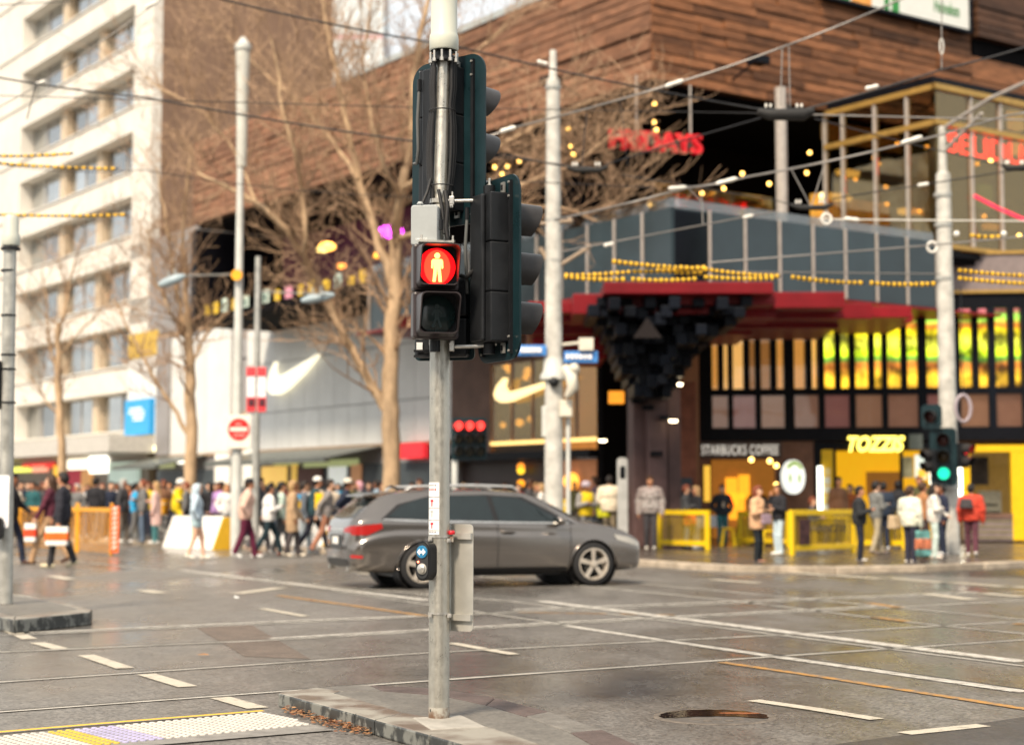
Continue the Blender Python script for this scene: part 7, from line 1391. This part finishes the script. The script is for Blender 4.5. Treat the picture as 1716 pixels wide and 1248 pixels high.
r, s, b = person('person in cream jacket with a colourful tote bag', 1526, 945, 123, face=40, top=(.66, .66, .54), leg=(.03, .03, .05), shoe=(.74, .70, .64), hair='brown', style='short', bulk=.06, arms=('phone', 'down'), ground=.06)
tb = bag('large colourful tote bag hanging at knee height', r, (.05, -.27, .66), .36, .5, .16, mat('patterned tote', (.12, .3, .28), var=.9, scale=6), mat('tote patches', (.5, .16, .08), var=.9, scale=9), None, name='tote_bag', handle=.2)
bag('small beige straw bag left of the tote', r, (-.1, .3, .95), .24, .26, .2, cloth((.5, .38, .24)), None, name='handbag', handle=.14)
person('tall person in brown top behind the cream jacket', 1548, 934, 124, face=20, top=(.34, .16, .07), leg=(.07, .04, .04), shoe=BK, hair='brown', bulk=.02, arms=('phone', 'down'), **KG)
person('person in white sweater and pale jeans leaning by the tram pole', 1566, 936, 112, face=350, top=(.66, .62, .56), leg=(.50, .60, .56), shoe=(.7, .62, .55), hair='dark', style='long', bulk=.04, arms=('fwd', 'crossed'), **KG)
person('person in dark coat just left of the tram pole', 1581, 930, 112, face=185, top=(.02, .025, .05), leg=NV, hair='black', bulk=.03, **KG)
r, s, b = person('person in red jacket walking away right of the tram pole', 1629, 932, 106, face=75, top=(.50, .055, .03), leg=(.10, .035, .05), shoe=(.62, .6, .56), hair='black', stride=.14, bulk=.06, arms=('down', 'down'), **KG)
bag('grey sling bag on the red jacket', r, (-.22, .1, 1.22), .14, .2, .34, cloth((.06, .055, .06)), None, name='sling_bag', handle=0)
r, s, b = person('person in cream jacket and khaki trousers seen from behind the car bonnet', 1022, 916, 118, face=95, top=(.66, .58, .44), leg=(.22, .18, .12), shoe=GY, hair='black', bulk=.07, arms=('phone', 'phone'), **KG)
person('person in mauve behind the delivery rider', 998, 912, 112, face=180, top=(.1, .07, .1), leg=NV, hair='brown', bulk=.02, **KG)
# --- delivery riders with bicycles
def bicycle(label, base, ang, col, box=None):
    r_ = thing('delivery_bike', label, 'bicycle', base, ang); Rm = Matrix.Rotation(ang, 3, 'Z'); P = lambda x, z, y=0: Vector(base) + Rm @ Vector((x, y, z)); n = Rm @ Vector((0, 1, 0)); fm_ = mat('bike frame ' + str(col), col, rough=.4)
    for x in (-.52, .52):
        w = MB().tube([P(x + .32 * math.cos(a), .33 + .32 * math.sin(a)) for a in [2 * PI * k / 22 for k in range(23)]], .028, 6).build('wheel', MATS['tyre rubber'], r_, 60); q = MB()
        for k in range(8): a = PI * k / 8; q.tube([P(x - .3 * math.cos(a), .33 - .3 * math.sin(a)), P(x + .3 * math.cos(a), .33 + .3 * math.sin(a))], .004, 3)
        q.build('spokes', M_GAL, w)
    q = MB()
    for a, b in (((-.52, .33), (-.12, .34)), ((-.12, .34), (-.25, .82)), ((-.25, .75), (.38, .78)), ((-.12, .34), (.38, .70)), ((-.52, .33), (-.22, .72)), ((.52, .33), (.36, .88))): q.tube([P(*a), P(*b)], .02, 6)
    q.build('frame', fm_, r_, 60); q = MB().tube([P(.40, 1.0, .3), P(.36, .96, .1), P(.36, .96, -.1), P(.40, 1.0, -.3)], .016, 6); q.tube([P(.36, .88), P(.36, .97)], .018, 6); q.build('handlebar', M_BLK, r_, 60); MB().ball(P(-.27, .87), .12, 10, 6, (1, .6, .35)).build('saddle', M_BLK, r_, 60)
    if box:
        c = P(-.62, .98); bx = thing('delivery_box', box[0], 'box', c - ZD * .25, ang); MB().box(c, (.42, .42, .46), u=Rm @ Vector((1, 0, 0))).build('case', cloth(box[1]), bx, bevel=.03); MB().box(c + ZD * .1, (.43, .43, .03), u=Rm @ Vector((1, 0, 0))).build('reflective_strip', M_INS, bx)
yb = gr(300, 905, KZ); bicycle('bicycle of the rider in the yellow suit', yb, R_(350), (.05, .05, .06), ('orange delivery box behind the rider in the yellow suit', (.62, .30, .02)))
person('rider in full yellow suit and white helmet on a bicycle', 296, 905, H=1.8, face=350, top=(.66, .50, .015), leg=(.66, .50, .015), shoe=BK, hair='black', hat=('helmet', WH), bulk=.05, seat=.02, stride=.12, arms=('bars', 'bars'), lean=.12, under=(.3, .27, .24), **KG)
rb_ = gr(975, 918, KZ); bicycle('bicycle of the rider in the yellow vest behind the car bonnet', rb_, R_(10), (.05, .06, .06), ('yellow delivery box at the feet of the yellow vest rider', (.66, .46, .02)))
person('rider in yellow vest and pale helmet behind the car bonnet', 982, 918, H=1.62, face=300, top=(.64, .46, .015), leg=GY, hair='black', hat=('helmet', (.42, .36, .42)), bulk=.05, arms=('crossed', 'phone'), sleeve=(.22, .21, .2), **KG)
r_b = gr(1046, 915, KZ); bicycle('small dark bicycle with lime cover beside the cream jacket', r_b, R_(40), (.04, .08, .08), ('lime yellow cover on the bicycle beside the cream jacket', (.5, .5, .02)))
# --- the crowd on the far pavement: every head is somebody
CW = [('black', BK), ('navy', NV), ('charcoal', (.05, .05, .055)), ('cream', CRM), ('teal', (.02, .09, .10)), ('grey', GY), ('blue', (.03, .30, .55)), ('brown', (.16, .08, .045)), ('olive', (.09, .09, .04)), ('maroon', (.16, .02, .03)), ('white', WH), ('lilac', (.36, .22, .45)), ('mustard', (.6, .42, .03)), ('pink', (.62, .42, .38)), ('rust', (.36, .1, .03)), ('sky blue', (.35, .48, .6))]
crowd = [  # photo column, depth, height, top, hair, style, facing, place words
    (22, 50, 1.70, 3, 'brown', 'long', 270, 'right beside the left edge pole'), (36, 52, 1.75, 1, 'black', 'short', 300, 'second from the left edge pole'), (55, 50, 1.72, 4, 'dark', 'short', 250, 'behind the left orange barrier'), (47, 56, 1.78, 0, 'brown', 'short', 280, 'at the back of the left group'), (72, 54, 1.74, 2, 'ginger', 'short', 270, 'left of the big dark jacket'),
    (130, 52, 1.68, 5, 'grey', 'short', 240, 'behind the right orange barrier'), (139, 54, 1.66, 10, 'fair', 'bob', 300, 'in the gap behind the right orange barrier'), (160, 49, 1.83, 0, 'black', 'short', 90, 'tallest behind the right orange barrier'), (172, 54, 1.7, 9, 'ginger', 'short', 260, 'beside the tallest one behind the orange barrier'),
    (206, 47, 1.76, 2, 'grey', 'bob', 0, 'just right of the striped post'), (226, 49, 1.68, 6, 'black', 'short', 20, 'with back turned near the striped post'), (240, 47, 1.74, 5, 'ginger', 'short', 190, 'facing the one in blue'), (262, 46, 1.68, 13, 'fair', 'long', 180, 'in a long coat left of the yellow rider'), (248, 53, 1.74, 12, 'ginger', 'short', 250, 'behind the long pink coat'), (274, 51, 1.78, 7, 'ginger', 'short', 270, 'between pink coat and yellow rider'), (284, 54, 1.76, 3, 'brown', 'short', 260, 'behind the yellow rider'),
    (313, 49, 1.7, 5, 'ginger', 'short', 180, 'right beside the yellow rider'), (336, 52, 1.68, 0, 'grey', 'short', 260, 'behind the pale blue hood'), (352, 50, 1.7, 0, 'black', 'long', 200, 'right of the pale blue hood'), (368, 47, 1.68, 11, 'black', 'short', 250, 'in front of the lamp column foot'), (380, 46, 1.62, 10, 'fair', 'long', 300, 'against the lamp column'), (372, 55, 1.78, 9, 'dark', 'short', 280, 'behind the lilac top'),
    (455, 53, 1.74, 2, 'dark', 'short', 270, 'behind the white jacket'), (496, 52, 1.72, 7, 'fair', 'long', 280, 'behind the beige coat'), (533, 54, 1.78, 3, 'black', 'short', 250, 'behind the white cap'), (556, 52, 1.7, 3, 'brown', 'long', 270, 'left of the car tail at the back'), (590, 50, 1.72, 8, 'dark', 'short', 300, 'above the tail of the car'), (603, 47, 1.7, 5, 'pink', 'bob', 190, 'above the rear window of the car'), (618, 52, 1.74, 1, 'brown', 'short', 270, 'left of the big tree trunk'), (632, 49, 1.75, 15, 'dark', 'short', 180, 'right above the car roof by the tree'), (657, 46, 1.84, 0, 'black', 'short', 250, 'right in front of the big tree trunk'), (640, 54, 1.72, 14, 'ginger', 'short', 300, 'behind the tree trunk'), (690, 50, 1.7, 9, 'brown', 'bob', 270, 'left of the foreground pole'), (703, 52, 1.82, 14, 'ginger', 'short', 260, 'next to the foreground pole'), (760, 54, 1.7, 2, 'black', 'short', 270, 'under the cluster of red lamps'), (777, 50, 1.68, 13, 'fair', 'bob', 280, 'above the left roof rail'), (800, 54, 1.74, 9, 'ginger', 'short', 260, 'between the roof rails'), (846, 52, 1.72, 7, 'brown', 'short', 270, 'above the right roof rail end'), (870, 50, 1.66, 9, 'dark', 'short', 250, 'near the small orange lamps'), (886, 46, 1.74, 2, 'brown', 'short', 0, 'above the windscreen of the car'), (898, 50, 1.68, 5, 'fair', 'short', 290, 'left behind the white tram pole'), (908, 45, 1.62, 10, 'fair', 'bob', 170, 'touching the white tram pole'), (962, 50, 1.74, 8, 'black', 'short', 270, 'right of the white tram pole at the back'),
    (30, 58, 1.7, 14, 'dark', 'short', 270, 'far back beside the left pole'), (64, 57, 1.7, 15, 'black', 'long', 250, 'far back left of the dark jacket'), (88, 58, 1.72, 12, 'brown', 'short', 280, 'far back over the dark jacket'), (116, 55, 1.7, 8, 'black', 'short', 260, 'between the two orange panels'), (148, 58, 1.72, 6, 'brown', 'bob', 270, 'far back behind the right orange panel'), (186, 50, 1.72, 1, 'black', 'short', 300, 'directly behind the striped post'), (196, 55, 1.74, 10, 'brown', 'long', 260, 'far back over the striped post'), (216, 55, 1.7, 14, 'dark', 'short', 270, 'far back over the blue top'), (297, 57, 1.72, 13, 'black', 'long', 270, 'far back right of the yellow rider'), (324, 57, 1.7, 6, 'black', 'short', 260, 'far back by the slender tree'), (360, 57, 1.74, 12, 'brown', 'short', 280, 'far back over the lilac top'), (420, 51, 1.72, 1, 'black', 'short', 300, 'behind the pink hooded top'), (441, 56, 1.7, 15, 'brown', 'long', 270, 'far back by the banner pole'), (477, 56, 1.74, 9, 'black', 'short', 250, 'far back over the backpack'), (515, 57, 1.7, 10, 'fair', 'long', 270, 'far back over the blue backpack'), (566, 57, 1.74, 6, 'black', 'short', 260, 'far back over the ivory cap'), (584, 55, 1.7, 12, 'dark', 'bob', 280, 'far back over the car tail'),
    (1405, 44, 1.78, 7, 'dark', 'short', 300, 'inside the yellow shop left'), (1425, 45, 1.6, 14, 'brown', 'bob', 240, 'inside the yellow shop by the counter'), (1541, 44.5, 1.8, 8, 'ginger', 'short', 250, 'inside the yellow shop right')]
for i, (x, Y, H_, c, hr, sty, fc, pl) in enumerate(crowd):
    rr2 = random.Random(i * 13 + 5); lg = rr2.choice((NV, BK, GY, (.1, .14, .2), (.12, .1, .08)))
    person('person in %s top %s' % (CW[c][0], pl), x, 0, H=H_, face=fc + rr2.uniform(-12, 12), top=CW[c][1], leg=(.05, .16, .17) if x == 262 else lg, shoe=WH if i % 3 == 0 else GY, hair=hr, style=sty, Y=Y, ground=KZ, vx=.024, stride=rr2.choice((0, .1, .18)), bulk=rr2.uniform(.01, .05), coat=.5 if x == 262 else 0, arms=rr2.choice((('down', 'down'), ('phone', 'down'), ('pocket', 'pocket'), ('down', 'phone'))), group='crowd on the far pavement')
